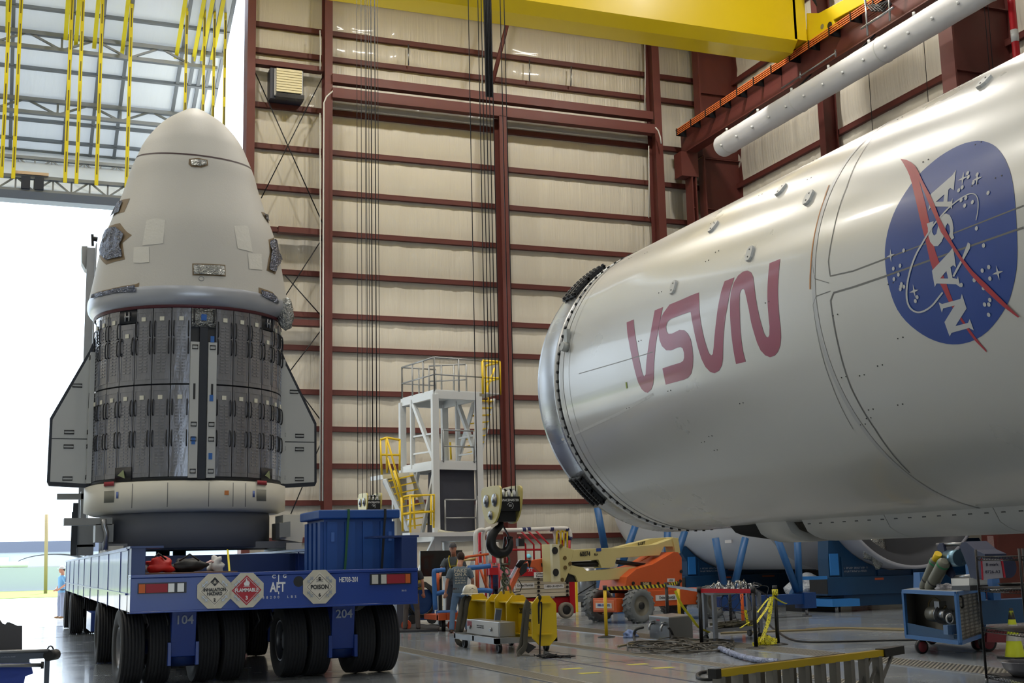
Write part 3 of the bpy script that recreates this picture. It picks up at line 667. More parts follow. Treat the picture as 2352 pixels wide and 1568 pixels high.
# film windows and taped covers
def foil_mat(name, rgb, met=.8):
    m = mat(name, rgb, .22, met, .55, 14, bump=1.0, bscale=26)
    return m
film = foil_mat('clear_film_over_dark', (96, 102, 118)); tape = mat('tan_tape', (122, 104, 78), .6, 0, .2, 10)
silver = foil_mat('silver_foil', (150, 152, 150)); fabric = mat('white_fabric_tape', (206, 204, 196), .7, 0, .03, 6, bump=.12, bscale=16)
def z100(P_): return [(100+x/3.2, 230+y/3.2) for x, y in P_]
def cover(outer, inner, lab, m_in=film, seed=0):
    _sd[0] = seed
    o = decal([z100(outer)], cap_inv, cap_fwd(.006), .08, .12, 'taped_cover', tape, cap); o['label'] = lab
    i = decal([z100(inner)], cap_inv, cap_fwd(.012), .05, .06, 'film', m_in, o, wob=.035)
    return o
cover([(1070,432),(1140,425),(1205,440),(1210,480),(1160,497),(1085,490),(1066,470)], [(1082,442),(1140,438),(1195,448),(1195,475),(1150,485),(1090,480)], 'taped foil window below the nose seam', silver, 1)
cover([(1093,1200),(1335,1210),(1338,1296),(1095,1288)], [(1102,1210),(1326,1220),(1326,1288),(1104,1278)], 'wide taped silver window low on the capsule', silver, 2)
cover([(520,745),(636,722),(595,822),(478,862)], [(524,752),(590,738),(560,822),(486,856)], 'taped parallelogram film at the left edge', film, 3)
cover([(455,940),(565,903),(615,968),(652,992),(582,1048),(600,1170),(462,1208),(412,1140),(395,1060)], [(452,955),(540,930),(600,985),(570,1060),(585,1150),(470,1175),(420,1110),(405,1040)], 'large crumpled film cover at left', film, 4)
cover([(1598,820),(1640,835),(1668,892),(1650,905),(1625,870)], [(1606,832),(1636,842),(1656,888),(1640,885)], 'small film cover at the right edge', film, 5)
cover([(1650,1025),(1690,1008),(1725,1050),(1752,1100),(1756,1170),(1720,1225),(1700,1280),(1638,1250),(1650,1170),(1662,1120)], [(1660,1030),(1692,1018),(1720,1060),(1746,1110),(1748,1170),(1712,1215),(1694,1262),(1645,1240),(1662,1170)], 'large crumpled film cover at right', film, 6)
cover([(362,1425),(480,1390),(680,1352),(705,1340),(698,1425),(560,1425),(440,1448),(350,1470)], [(368,1430),(480,1400),(680,1362),(684,1412),(560,1415),(440,1438),(360,1460)], 'long strip of film above the rim at left', film, 7)
cover([(1578,1375),(1680,1410),(1735,1475),(1730,1520),(1660,1480),(1578,1445)], [(1590,1395),(1680,1422),(1722,1480),(1715,1500),(1650,1465),(1600,1440)], 'strip of crumpled foil above the rim at right', film, 8)
for P_ in ([(760,880),(830,868),(895,880),(880,1052),(800,1062),(728,1068),(745,960)], [(665,1080),(776,1078),(778,1190),(720,1196),(662,1195)], [(1398,925),(1500,922),(1535,1118),(1425,1090)], [(1500,1125),(1600,1130),(1605,1248),(1510,1240)]):
    _sd[0] += 3; decal([z100(P_)], cap_inv, cap_fwd(.006), .06, .08, 'fabric_patch', fabric, cap, wob=.004)
m_ = MB(); u, z = cap_inv(100+1160/3.2, 230+1310/3.2); 
for k, r_ in ((0, .045),): m_.tube([cap_fwd(.005)(u+r_*math.cos(t), z+r_*math.sin(t)) for t in [i*.524 for i in range(12)]], .007, 5, closed=True)
m_.build('port_ring', steel, cap)
# bag of crumpled foil hanging at the right of the rim
m_ = MB(); rnd = random.Random(5)
m_.ell((0, 0, 0), (.16, .12, .34), 20, 14)
for v in m_.bm.verts: v.co += Vector([noise.noise(v.co*14+Vector((k*9, 0, 0)))*.05 for k in range(3)])
for v in m_.bm.verts: v.co = v.co + dpt(68, 2.03, 6.66)
m_.build('foil_bundle', silver, cap, 'crumpled silver foil bundle')
# trunk
trunk_core = mat('trunk_core_black', (20, 24, 32), .45)
ZB, ZT = 3.26, 6.56; ZM = 5.05
MB().lathe([(1.80, ZT), (1.80, ZB-.02), (1.86, ZB-.02), (1.86, ZB+.04)], (DX, DY, 0), 'Z', 128).build('trunk_core', trunk_core, cap)
def panel_material():
    m = mat('film_covered_radiator', (128, 130, 138), .3, .55, .4, 4, coat=.8, bump=.5, bscale=7, stretch=(1, 1, .3))
    return m
pm = panel_material(); hm = mat('handle_black', (16, 18, 24), .4); lm_ = mat('paper_label', (214, 212, 196), .6)
def panel_mesh(z0, z1, half=5.35):
    m_ = MB(); R_ = 1.845
    def P_(a_, r_, z): t = math.radians(a_); return Vector((r_*math.sin(t), -r_*math.cos(t), z))
    n = 6
    def shell_(a0, a1_, za, zb, r0_, r1_):
        vs_ = [[m_.bm.verts.new(P_(a0+(a1_-a0)*k/n, r_, z)) for k in range(n+1)] for r_, z in ((r0_, za), (r1_, za), (r1_, zb), (r0_, zb))]
        for i in range(3):
            for k in range(n): m_.bm.faces.new([vs_[i][k], vs_[i][k+1], vs_[i+1][k+1], vs_[i+1][k]])
        for k in (0, n): m_.bm.faces.new([vs_[i][k] for i in range(4)])
    shell_(-half, half, z0, z1, 1.79, R_)
    # pressed inner tray outline
    w = half-.75
    for a0, a1_, za, zb in ((-w, -w+.35, z0+.08, z1-.08), (w-.35, w, z0+.08, z1-.08), (-w, w, z0+.08, z0+.105), (-w, w, z1-.105, z1-.08)):
        shell_(a0, a1_, za, zb, R_-.01, R_+.008)
    return m_
def louvre_mesh(z0, z1):
    m_ = MB(); k = z0+.22
    while k < z1-.34:
        for a_ in (-2.6, .5):
            t0, t1 = math.radians(a_), math.radians(a_+2.1)
            m_.prism([Vector((1.843*math.sin(t), -1.843*math.cos(t), z)) for t, z in ((t0, k), (t1, k), (t1, k+.024), (t0, k+.024))], Vector((math.sin((t0+t1)/2), -math.cos((t0+t1)/2), 0))*.014)
        k += .062
    return m_
def mk_panel(z0, z1, th, proto=None):
    ang = math.radians(th)+PH0
    if proto is None:
        o = panel_mesh(z0, z1).build('radiator_panel', pm, None); o.location = (DX, DY, 0)
        lv = louvre_mesh(z0, z1).build('louvres', mat('louvre_aluminium', (138, 139, 146), .3, .6, coat=.5), None); lv.parent = o
        for i, z in enumerate((z1-.42, z0+.72)):
            for sd in (-1, 1):
                t0 = math.radians(sd*4.2); hh = .15
                pts = []
                for k in range(9):
                    u = math.pi*k/8; pts.append(Vector(((1.85+.035*math.sin(u)**.5)*math.sin(t0), -(1.85+.035*math.sin(u)**.5)*math.cos(t0), z+hh*math.cos(u))))
                h = MB().tube(pts, .012, 6).build('handle', hm, None); h.parent = o
        lb = MB().box((-.042, -1.866, z1-.27), (.042, -1.85, z1-.19)).build('label_tag', lm_, None); lb.parent = o
        o.parent = cap; o.matrix_parent_inverse = wm(cap).inverted(); o.rotation_euler = (0, 0, ang); return o
    c = proto.copy(); C.objects.link(c); c.rotation_euler = (0, 0, ang)
    for ch in proto.children: d = ch.copy(); C.objects.link(d); d.parent = c
    return c
slots = [8+7.2+5.625+11.25*k for k in range(7)] + [8-7.2-5.625-11.25*k for k in range(7)]
lo = up_ = None; short = None
for th in slots:
    if lo is None: lo = mk_panel(ZB+.05, ZM-.015, th)
    else: mk_panel(ZB+.05, ZM-.015, th, lo)
    sq = abs(abs(th-8)-7.2-5.625-11.25*3) < 2
    if sq:
        if short is None: short = mk_panel(ZM+.015, ZT-.32, th)
        else: mk_panel(ZM+.015, ZT-.32, th, short)
        m_ = MB(); m_.lathe([(1.80, ZT-.30), (1.852, ZT-.30), (1.852, ZT-.02), (1.80, ZT-.02)], (DX, DY, 0), 'Z', 8, math.radians(th-6.5)+PH0-math.pi/2, math.radians(th+6.5)+PH0-math.pi/2)
        o = m_.build('black_bracket_plate', trunk_core, cap)
        m_ = MB()
        for sd in (-1, 1): m_.tube([dpt(th+sd*1.4, 1.87, ZT-.26), dpt(th+sd*1.4, 1.87, ZT-.08)], .016, 5)
        m_.tube([dpt(th-2, 1.87, ZT-.17), dpt(th+2, 1.87, ZT-.17)], .02, 5); m_.build('bracket', alu, o)
        m_ = MB(); m_.lathe([(1.80, ZB), (1.872, ZB), (1.872, ZB+.25), (1.80, ZB+.25)], (DX, DY, 0), 'Z', 8, math.radians(th-6.0)+PH0-math.pi/2, math.radians(th+6.0)+PH0-math.pi/2)
        o = m_.build('lower_pocket', trunk_core, cap); m_ = MB()
        m_.prism([dpt(th-3, 1.885, ZB+.1), dpt(th+1, 1.885, ZB+.2), dpt(th+2.2, 1.885, ZB+.04)], dpt(th, 1.9, 0)-dpt(th, 1.885, 0)); m_.build('green_latch', mat('latch_green', (140, 150, 110), .5), o)
    else:
        if up_ is None: up_ = mk_panel(ZM+.015, ZT-.02, th)
        else: mk_panel(ZM+.015, ZT-.02, th, up_)
# top middle foil panel
m_ = MB(); m_.lathe([(1.80, ZT-.40), (1.852, ZT-.40), (1.852, ZT-.02), (1.80, ZT-.02)], (DX, DY, 0), 'Z', 10, math.radians(8-7)+PH0-math.pi/2, math.radians(8+7)+PH0-math.pi/2)
o = m_.build('foil_panel', silver, cap, 'bright foil panel above the centre fin')
for sd in (-1, 1):
    MB().tube([dpt(8+sd*5.6, 1.86+.05*math.sin(math.pi*k/8)**.5, ZT-.2+.12*math.cos(math.pi*k/8)) for k in range(9)], .016, 6).build('handle', hm, o)
MB().cbox(dpt(8, 1.86, ZT-.22), (.1, .02, .12)).build('blue_tag', mat('blue_tag', (30, 90, 170), .5), o)
# fins
fin_m = mat('fin_panel', (178, 180, 178), .45, 0, .05, 2); fin_e = mat('fin_edge_black', (18, 24, 36), .5)
def fin(th, lab):
    a_ = math.radians(th)+PH0; M_ = Matrix.Translation((DX, DY, 0)) @ Matrix.Rotation(a_, 4, 'Z')   # local -Y is outward
    if th == 8: prof_k = [(1.82, 6.2), (1.905, 6.12), (1.905, 3.26), (1.82, 3.22)]
    prof = [(1.82, 6.25), (1.95, 5.9), (2.63, 4.55), (2.64, 3.32), (2.60, 3.24), (1.82, 3.2)]
    m_ = MB(); m_.prism([M_ @ Vector((-.075, -r_, z)) for r_, z in (prof if th != 8 else prof_k)], (M_.to_3x3() @ Vector((.15, 0, 0))))
    f = m_.build('fin', fin_e, cap, lab)
    inner = [(1.92, 5.85), (2.58, 4.52), (2.585, 3.32), (1.92, 3.28)]
    for sd in (-1, 1):
        for zz in ((4.16, 9), (0, 4.14)) if th != 8 else ():
            P_ = [(r_, min(max(z, zz[0]), zz[1])) for r_, z in inner]
            if zz[0] > 1: P_ = [(1.92, 5.85), (2.58, 4.52), (2.582, 4.16), (1.92, 4.16)]
            else: P_ = [(1.92, 4.14), (2.582, 4.14), (2.585, 3.32), (1.92, 3.28)]
            m_ = MB(); m_.prism([M_ @ Vector((sd*.075, -r_, z)) for r_, z in P_], M_.to_3x3() @ Vector((sd*.012, 0, 0))); m_.build('face_panel', fin_m, f)
        for r_, z in ((2.15, 5.2), (2.27, 4.28), (2.27, 4.0), (2.27, 3.38)) if th != 8 else ():
            m_ = MB(); q = M_ @ Vector((sd*.092, -r_, z)); hx = M_.to_3x3() @ Vector((0, -1, 0))
            m_.tube([q-hx*.09+Vector((0, 0, .03)), q+hx*.09+Vector((0, 0, .03)), q+hx*.09-Vector((0, 0, .03)), q-hx*.09-Vector((0, 0, .03))], .012, 5, closed=True); m_.build('handle', hm, f)
        # root closeout strips
        m_ = MB(); m_.box((.085 if sd > 0 else -.245, -1.93, 3.28), (.245 if sd > 0 else -.085, -1.84, 5.85), M_); r_o = m_.build('root_strip', fin_m, cap, 'pale strip beside a fin root')
        for z in (5.75, 4.28, 4.0, 3.4):
            q = M_ @ Vector((sd*.165, -1.935, z)); hx = M_.to_3x3() @ Vector((1, 0, 0))
            MB().tube([q-hx*.05+Vector((0, 0, .035)), q+hx*.05+Vector((0, 0, .035)), q+hx*.05-Vector((0, 0, .035)), q-hx*.05-Vector((0, 0, .035))], .011, 5, closed=True).build('handle', hm, r_o)
        m_ = MB(); m_.box((sd*.165-.02, -1.936, 4.75), (sd*.165+.02, -1.93, 5.05), M_); m_.build('marking', black_txt, r_o)
        if th == 8 and sd > 0:
            for z in (4.72, 3.62, 5.85): MB().box((.12, -1.938, z), (.19, -1.93, z+.12), M_).build('blue_tape', mat('blue_tape', (38, 96, 170), .5), r_o)
        if th == 8 and sd < 0: MB().box((-.2, -1.938, 3.9), (-.13, -1.93, 4.05), M_).build('blue_tape', mat('blue_tape', (38, 96, 170), .5), r_o)
fin(8, 'dark keel strip facing the viewpoint'); fin(-82, 'left fin'); fin(98, 'right fin'); fin(188, 'rear fin')
# ------------------------------------------------------------------ stand ring and pedestal
sd_ = E('spacecraft_stand', 'white ring stand with grey round pedestal under the silver capsule trunk', 'stand', (DX, DY, 1.95))
cream = mat('cream_white_paint', (206, 203, 190), .5, 0, .04, 2); greyp = mat('grey_pedestal', (112, 114, 120), .55, 0, .05, 2)
MB().lathe([(1.84, 3.24), (1.95, 3.20), (1.95, 2.72), (1.80, 2.66), (1.6, 2.66), (1.6, 3.22)], (DX, DY, 0), 'Z', 96).build('ring', cream, sd_, bevel=0)
MB().lathe([(1.62, 2.68), (1.64, 2.6), (1.64, 2.0), (1.2, 2.0)], (DX, DY, 0), 'Z', 96).build('pedestal', greyp, sd_)
for th in (-46, 46):
    m_ = MB(); m_.lathe([(1.94, 2.86), (1.957, 2.86), (1.957, 3.08), (1.94, 3.08)], (DX, DY, 0), 'Z', 6, math.radians(th-4)+PH0-math.pi/2, math.radians(th+4)+PH0-math.pi/2); m_.build('window', mat('stand_window', (120, 120, 110), .5), sd_)
    m_ = MB(); m_.lathe([(1.95, 3.17), (1.97, 3.17), (1.97, 3.25), (1.9, 3.25)], (DX, DY, 0), 'Z', 6, math.radians(th-4)+PH0-math.pi/2, math.radians(th+4)+PH0-math.pi/2); m_.build('red_flag', mat('red_flag', (150, 40, 50), .6), sd_)
    m_ = MB(); m_.lathe([(1.95, 2.93), (1.956, 2.93), (1.956, 3.05), (1.95, 3.05)], (DX, DY, 0), 'Z', 3, math.radians(th+(5.5 if th < 0 else -7.0))+PH0-math.pi/2, math.radians(th+(7.0 if th < 0 else -5.5))+PH0-math.pi/2); m_.build('blue_label', mat('blue_label', (90, 110, 170), .6), sd_)
for th in (-30, -10, 12, 26, 34):
    MB().tube([dpt(th, 1.952, 2.74), dpt(th, 1.952, 3.19)], .006, 4).build('panel_joint', seam, sd_)
q = dpt(22, 1.955, 3.0); MB().cbox(q, (.08, .02, .08), None).build('orange_label', mat('orange_label', (196, 120, 60), .6), sd_)
# side arms of the stand
m_ = MB(); a_, b2 = PY(147, 1190, 25.0), PY(257, 1205, 25.0); m_.box((a_.x, 24.9, b2.z), (b2.x, 25.3, a_.z)); m_.build('side_arm', mat('grey_beam_paint', (130, 132, 130), .5), sd_)
a_, b2 = PY(219, 1204, 25.0), PY(259, 1244, 25.0); m_ = MB(); m_.box((a_.x, 24.9, b2.z-.0), (b2.x, 25.6, a_.z)); m_.build('side_block', mat('grey_beam_paint', (130, 132, 130), .5), sd_)
m_ = MB(); m_.tube([PY(238, 1192, 24.85), PY(239, 1206, 24.85), PY(244, 1222, 24.85), PY(242, 1262, 24.85)], .05, 8); m_.build('bent_pipe', steel, sd_)
m_ = MB(); a_, b2 = PY(652, 1182, 25.0), PY(697, 1240, 25.0); m_.prism([PY(*p, 24.9) for p in ((650, 1182), (694, 1182), (697, 1206), (699, 1208), (694, 1245), (642, 1238), (642, 1200), (650, 1200))], (0, .8, 0)); m_.build('side_block', cream, sd_)
m_ = MB(); m_.prism([PY(*p, 24.5) for p in ((642, 1201), (667, 1197), (667, 1232), (642, 1234))], (0, .4, 0)); m_.build('side_block', mat('grey_beam_paint', (130, 132, 130), .5), sd_)
for x in (1.75, 5.1):
    m_ = MB(); m_.box((x-.15, DY-1.2, 1.93), (x+.15, DY+1.2, 2.06)); m_.build('foot_beam', cream, sd_)
for y in (DY-1.0, DY+1.0): m_ = MB(); m_.box((1.6, y-.12, 1.97), (5.25, y+.12, 2.1)); m_.build('cross_beam', greyp, sd_)
# ================================================================== the open folding door above the way out
def membrane(name, rgb):
    m = mat(name, rgb, .5, 0, .03, .6, bump=.25, bscale=1.5, stretch=(3, .4, 1)); nt = m.node_tree; N = nt.nodes
    tr_ = N.new('ShaderNodeBsdfTranslucent'); tr_.inputs[0].default_value = (*lin(rgb), 1); mx = N.new('ShaderNodeMixShader'); mx.inputs[0].default_value = .27
    nt.links.new(N['Principled BSDF'].outputs[0], mx.inputs[1]); nt.links.new(tr_.outputs[0], mx.inputs[2]); nt.links.new(mx.outputs[0], N['Material Output'].inputs[0]); return m
gd = membrane('door_white_membrane', (222, 226, 230)); gal = mat('galvanised_door_steel', (128, 134, 142), .45, .4, .08, 3)
SL = -.43; DY0, DZ0, DY1 = 46.0, 22.35, 54.1; DZ1 = DZ0+SL*(DY1-DY0)
def PLf(px, py, off=0.0):
    d = ray(px, py); n = Vector((0, -SL, 1)).normalized(); p0 = Vector((0, DY0, DZ0))-n*off
    t = (p0-EYE).dot(n)/d.dot(n); return EYE+d*t
door = E('folding_door', 'huge white bifold hangar door folded open with grey trusses and yellow straps', 'door', (-3, 46, 14.7))
n1 = Vector((0, -SL, 1)).normalized()
XL, XRd = -13.5, 6.95
MB().prism([(XL, DY0-1.3, DZ0-SL*1.3), (XRd, DY0-1.3, DZ0-SL*1.3), (XRd, DY1, DZ1), (XL, DY1, DZ1)], n1*.004).build('upper_leaf', gd, door)
MB().prism([(XL, DY1, DZ1), (XRd, DY1, DZ1), (XRd, DY0+.4, 15.0), (XL, DY0+.4, 15.0)], Vector((0, .002, -.004))).build('lower_leaf', gd, door)
for py in (8, 148, 268, 313):
    p = PLf(30, py); MB().bar((XL, p.y, p.z)-n1*.08, (XRd, p.y, p.z)-n1*.08, .12, .16, n1).build('purlin', gal, door) if False else MB().bar(Vector((XL, p.y, p.z))-n1*.08, Vector((XRd, p.y, p.z))-n1*.08, .10, .14, n1).build('purlin', gal, door)
def ptruss(ya, yb_):
    a_ = PLf(30, ya, .15); b2 = PY(30, yb_, a_.y-.0)
    m_ = MB(); zt, zb = a_.z, b2.z
    m_.bar((XL, a_.y, zt), (XRd, a_.y, zt), .2, .16); m_.bar((XL, a_.y, zb), (XRd-.3, a_.y, zb), .2, .14)
    x = XL; k = 0
    while x < XRd-1.3:
        m_.bar((x, a_.y, zt if k % 2 else zb), (x+1.2, a_.y, zb if k % 2 else zt), .08)
        if k % 2 == 1: m_.bar((x+1.2, a_.y, zt), (x+1.2, a_.y, zb), .08)
        x += 1.2; k += 1
    return m_.build('truss', gal, door)
ptruss(70, 103); ptruss(224, 254)
xs = [PLf(px, 200).x for px in (27, 156, 222, 281, 405)]+[PLf(px, 120).x for px in (448, 468, 488)]+[XRd-.06]
for x in xs: MB().bar(Vector((x, DY0-1.3, DZ0-SL*1.3))-n1*.06, Vector((x, DY1, DZ1))-n1*.06, .13, .12, n1).build('rafter', gal, door)
# hinge line and bottom-rail trusses
for (y, zt, zb, nm) in ((DY1, DZ1+.02, DZ1-.55, 'hinge_truss'), (51.5, 17.75, 17.2, 'mid_truss'), (46.15, 15.36, 14.86, 'bottom_truss')):
    m_ = MB(); m_.bar((XL, y, zt), (XRd, y, zt), .22, .12); m_.bar((XL, y, zb), (XRd, y, zb), .22, .12)
    x = XL; k = 0
    while x < XRd-.7:
        m_.bar((x, y, zt if k % 2 else zb), (x+.62, y, zb if k % 2 else zt), .06); m_.bar((x, y, zt), (x, y, zb), .06); x += .62; k += 1
    m_.build(nm, gal, door)
MB().box((XL, 46.0, 14.52), (XRd, 46.6, 14.82)).build('bottom_rail', mat('slate_grey_rail', (86, 98, 118), .5), door)
for x in (-.3, .15): MB().box((x, 45.95, 14.9), (x+.3, 46.5, 15.35)).build('motor_box', mat('dark_motor', (34, 42, 60), .4), door)
MB().box((-.55, 45.95, 15.42), (.6, 46.4, 15.52)).build('timber_block', mat('pale_timber', (206, 180, 150), .7), door)
ystrap = mat('yellow_strap', (222, 206, 24), .6, 0, .05, 4)
dash = mat('strap_black_print', (96, 88, 22), .6)
for xb in (3.7, 30.6, 150, 176, 222, 291):
    p = PY(xb, 400, 45.9); s_ = MB().box((p.x-.065, 45.88, 15.2), (p.x+.065, 45.90, 24.4)).build('strap', ystrap, door, 'yellow lifting strap')
    m_ = MB()
    z = 15.6
    while z < 24: m_.box((p.x-.015, 45.868, z), (p.x+.02, 45.879, z+.75)); z += 1.15
    m_.build('print', dash, s_)
for xt in (430, 471, 494, 519):
    p = PY(xt-2, 100, 45.9); s_ = MB().box((p.x-.05, 45.88, 15.2), (p.x+.05, 45.90, 24.4)).build('strap', ystrap, door, 'yellow lifting strap')
    m_ = MB(); z = 15.6
    while z < 24: m_.box((p.x-.02, 45.868, z), (p.x+.03, 45.879, z+.75)); z += 1.15
    m_.build('print', dash, s_)
for x0_, x1_, y1_ in ((18, 18, 75), (155, 153, 92), (181, 176, 108), (225, 219, 112), (294, 283, 126), (426, 407, 135), (467, 449, 141), (488, 467, 140), (513, 491, 138)):
    a_ = PLf(x0_, -20, .35); b2 = PLf(x1_, y1_, .35); b2.x = a_.x = (a_.x+b2.x)/2
    MB().bar(a_, b2, .15, .012, n1).build('strap', mat('bright_yellow_strap', (242, 228, 30), .55, trans=.0), door, 'upper yellow strap')
# ------------------------------------------------------------------ outdoors
conc = mat('sunlit_concrete', (196, 194, 188), .8, 0, .06, .2); grass = mat('mown_grass', (110, 140, 50), .9, 0, .25, 4, bump=.6, bscale=30)
struct(MB().box((-160, YW+.3, -.3), (120, 330, -.005)).build('apron_ground', conc), 'sunlit pale concrete apron outside the doorway')
g0 = PZ(60, 1373).y; g1 = PZ(60, 1358).y
gr = MB().box((-160, g0, -.01), (40, g1+2, .03)).build('grass_strip', grass); tag(gr, 'strip of bright mown grass before the pale outdoor wall', 'grass', kind='stuff')
fw = E('boundary_wall', 'long low pale concrete wall beyond the grass strip', 'wall', (-10, g1+2, 0))
MB().box((-160, g1+2.2, -.3), (18, g1+2.5, PY(60, 1303, g1+2).z)).build('wall_panel', mat('pale_concrete_wall', (170, 176, 182), .8, 0, .04, .4), fw)
pp = MB().cyl((-160, g1+2.35, PY(60, 1303, g1+2).z+.27), (PY(65, 1290, g1+2).x, g1+2.35, PY(60, 1303, g1+2).z+.27), .26, seg=14).build('outdoor_pipe', mat('white_pipe', (220, 222, 224), .5)); tag(pp, 'fat white pipe lying along the top of the outdoor wall', 'pipe')
hz = E('distant_hall', 'long distant building with a slate roof band beyond the outdoor wall', 'building', (-20, 175, 0))
a_ = PY(60, 1243, 175).z; b2 = PY(60, 1268, 175).z
MB().box((-160, 175, b2), (40, 190, a_)).build('roof', mat('slate_roof', (92, 100, 118), .7), hz); MB().box((-160, 175.3, 0), (40, 189, b2)).build('wall', mat('bluish_wall', (178, 192, 206), .8), hz)
MB().box((PY(0, 1290, 175).x-2, 175.1, 0), (PY(20, 1290, 175).x, 175.3, PY(10, 1279, 175).z)).build('shutter', mat('white_shutter', (210, 214, 218), .6), hz)
h2 = E('distant_shed', 'low white arched shed right of the distant hall', 'shed', (0, 150, 0)); cx = PY(125, 1290, 150)
m_ = MB(); r_ = 4.2; m_.lathe([(r_, 0), (r_, 14)], (0, 0, 0), 'Y', 24, 0, math.pi); 
for v in m_.bm.verts: v.co = Vector((cx.x+v.co.x, 150+v.co.y, v.co.z*.32+2.2))
m_.build('arched_roof', white_paint, h2); MB().box((cx.x-4.2, 150.2, 0), (cx.x+4.2, 164, 2.2)).build('wall', mat('shed_wall', (150, 152, 150), .8), h2)
pl = MB().cyl((PY(107, 1300, 100).x, 100, 0), (PY(107, 1181, 100).x, 100, PY(107, 1181, 100).z), .13, seg=10).build('utility_pole', mat('weathered_timber', (150, 132, 96), .8)); tag(pl, 'weathered timber pole standing outdoors before the distant hall', 'pole')
# ================================================================== the blue transporter
tb = mat('transporter_blue', (16, 56, 140), .36, 0, .12, 1.5, coat=.25); tbd = mat('transporter_blue_matt', (22, 48, 104), .4, 0, .15, 2)
tr = E('transporter', 'long low blue self-propelled transporter on many black wheels carrying the capsule', 'transporter', (3.5, 18, 0))
XA, XZ = 1.48, 5.52
m_ = MB(); m_.box((XA, 18.0, 1.03), (XZ, 18.42, 1.50)); m_.box((XA, 17.98, 1.50), (XZ, 18.5, 1.545)); m_.box((XA, 17.99, 1.03), (XZ, 18.45, 1.06)); m_.build('rear_beam', tb, tr, bevel=.008)
for sx, x0, y0 in ((-1, XA, 18.0), (1, 5.14, 23.3)):
    xo = x0 if sx < 0 else XZ
    m_ = MB(); y0 += .46*(sx < 0); m_.box((x0, y0, 1.02), (x0+.04, 41, 1.90)); m_.box((x0, 18.43 if sx < 0 else y0, 1.02), (x0+.03, y0+.1, 1.9)); m_.box((x0-.02 if sx < 0 else x0-.12, y0, 1.88), (x0+.24 if sx < 0 else XZ, 41, 1.925)); m_.box((x0, y0, 1.02), (x0+.22, 41, 1.05)); m_.box((x0-(.03 if sx < 0 else 0), y0, 1.27), (x0+.02, 41, 1.295))
    y = y0+1.3
    while y < 41: m_.box((x0-.012, y, 1.03), (x0+.05, y+.02, 1.88)); y += 2.6
    m_.build('side_girder', tb, tr)
MB().box((XA+.002, 18.01, 1.52), (XA+.19, 18.35, 1.925)).build('corner_post', tbd, tr, bevel=.006)
MB().box((XA-.02, 17.97, 1.90), (XA+.42, 18.6, 1.93)).build('corner_plate', tbd, tr)
MB().box((5.28, 18.01, 1.52), (XZ-.002, 18.4, 1.99)).build('corner_post', tbd, tr, bevel=.006); MB().box((4.9, 18.02, 1.99), (XZ+.03, 18.7, 2.02)).build('corner_plate', tbd, tr)
MB().box((XZ-.05, 18.4, 1.02), (XZ, 41, 1.5)).build('side_girder', tb, tr)
MB().box((1.55, 18.42, 1.30), (5.45, 41, 1.40)).build('deck_plate', tbd, tr)
for y in (21.5, 24.9, 27.2, 31, 36, 40.8): MB().box((1.5, y, 1.1), (5.5, y+.25, 1.86 if y > 24 else 1.40)).build('cross_member', tbd, tr)
MB().box((1.62, 19.2, 1.41), (3.1, 21.4, 1.56)).build('plywood_deck', mat('plywood', (120, 92, 76), .7, 0, .2, 6), tr, 'brown plywood board')
lens_r = mat('red_lens', (150, 24, 40), .5); lens_o = mat('amber_lens', (200, 96, 30), .5); lens_w = mat('clear_lens', (200, 198, 190), .2, coat=.6); holder = mat('lamp_holder', (14, 16, 24), .4)
def bx_(px0, py0, px1, py1, d0, d1, name, mt, par, lab=None):
    a_ = PY(px0, py1, 18.0); b2 = PY(px1, py0, 18.0)
    return MB().box((a_.x, 18.0-d1, a_.z), (b2.x, 18.0-d0, b2.z)).build(name, mt, par, lab)
def tail(x0, x1, dy, segs):
    a_ = PY(x0, 1364+dy, 18.0); b2 = PY(x1, 1336+dy, 18.0)
    h = MB().box((a_.x, 17.965, a_.z), (b2.x, 18.01, b2.z)).build('tail_light', holder, tr); W_ = b2.x-a_.x
    for s0, s1, mt, nm in segs: MB().box((a_.x+W_*s0+.004, 17.945, a_.z+.014), (a_.x+W_*s1-.004, 17.97, b2.z-.014)).build(nm, mt, h)
tail(316, 428, 0, ((.01, .15, lens_o, 'amber_lens'), (.15, .61, lens_r, 'red_lens'), (.61, .75, lens_w, 'clear_lens'), (.80, .95, lens_w, 'clear_lens')))
tail(849, 943, -21, ((.03, .19, lens_w, 'clear_lens'), (.25, .39, lens_w, 'clear_lens'), (.39, .84, lens_r, 'red_lens'), (.84, .97, lens_o, 'amber_lens')))
p = PY(686, 1335, 18.0); MB().cyl(p+Vector((0, -.004, 0)), p+Vector((0, .03, 0)), .075, seg=20).build('round_port', black, tr)
def txt(body, px, py, h, par=tr, mt=white_txt, Y=17.995, **k): return text(body, PY(px, py, Y), h, mt, par, **k)
txt('AFT', 638, 1349, .185, bold=.005, sx=.66); txt('C', 629, 1324, .07, bold=.002); txt('G', 654, 1323, .07, bold=.002)
m_ = MB(); a_ = PY(640, 1318, 17.995); b2 = PY(640, 1342, 17.995); m_.box((a_.x-.006, 17.99, b2.z), (a_.x+.006, 18, a_.z)); b2 = PY(640, 1361, 17.995); m_.box((b2.x-.006, 17.99, b2.z-.02), (b2.x+.006, 18, b2.z+.02)); m_.build('centre_mark', white_txt, tr)
txt('88200  LBS', 642, 1371, .05, space=2.1); txt('HE703-201', 801, 1331, .095, bold=.002, sx=.66); txt('35-12', 928, 1356, .032)
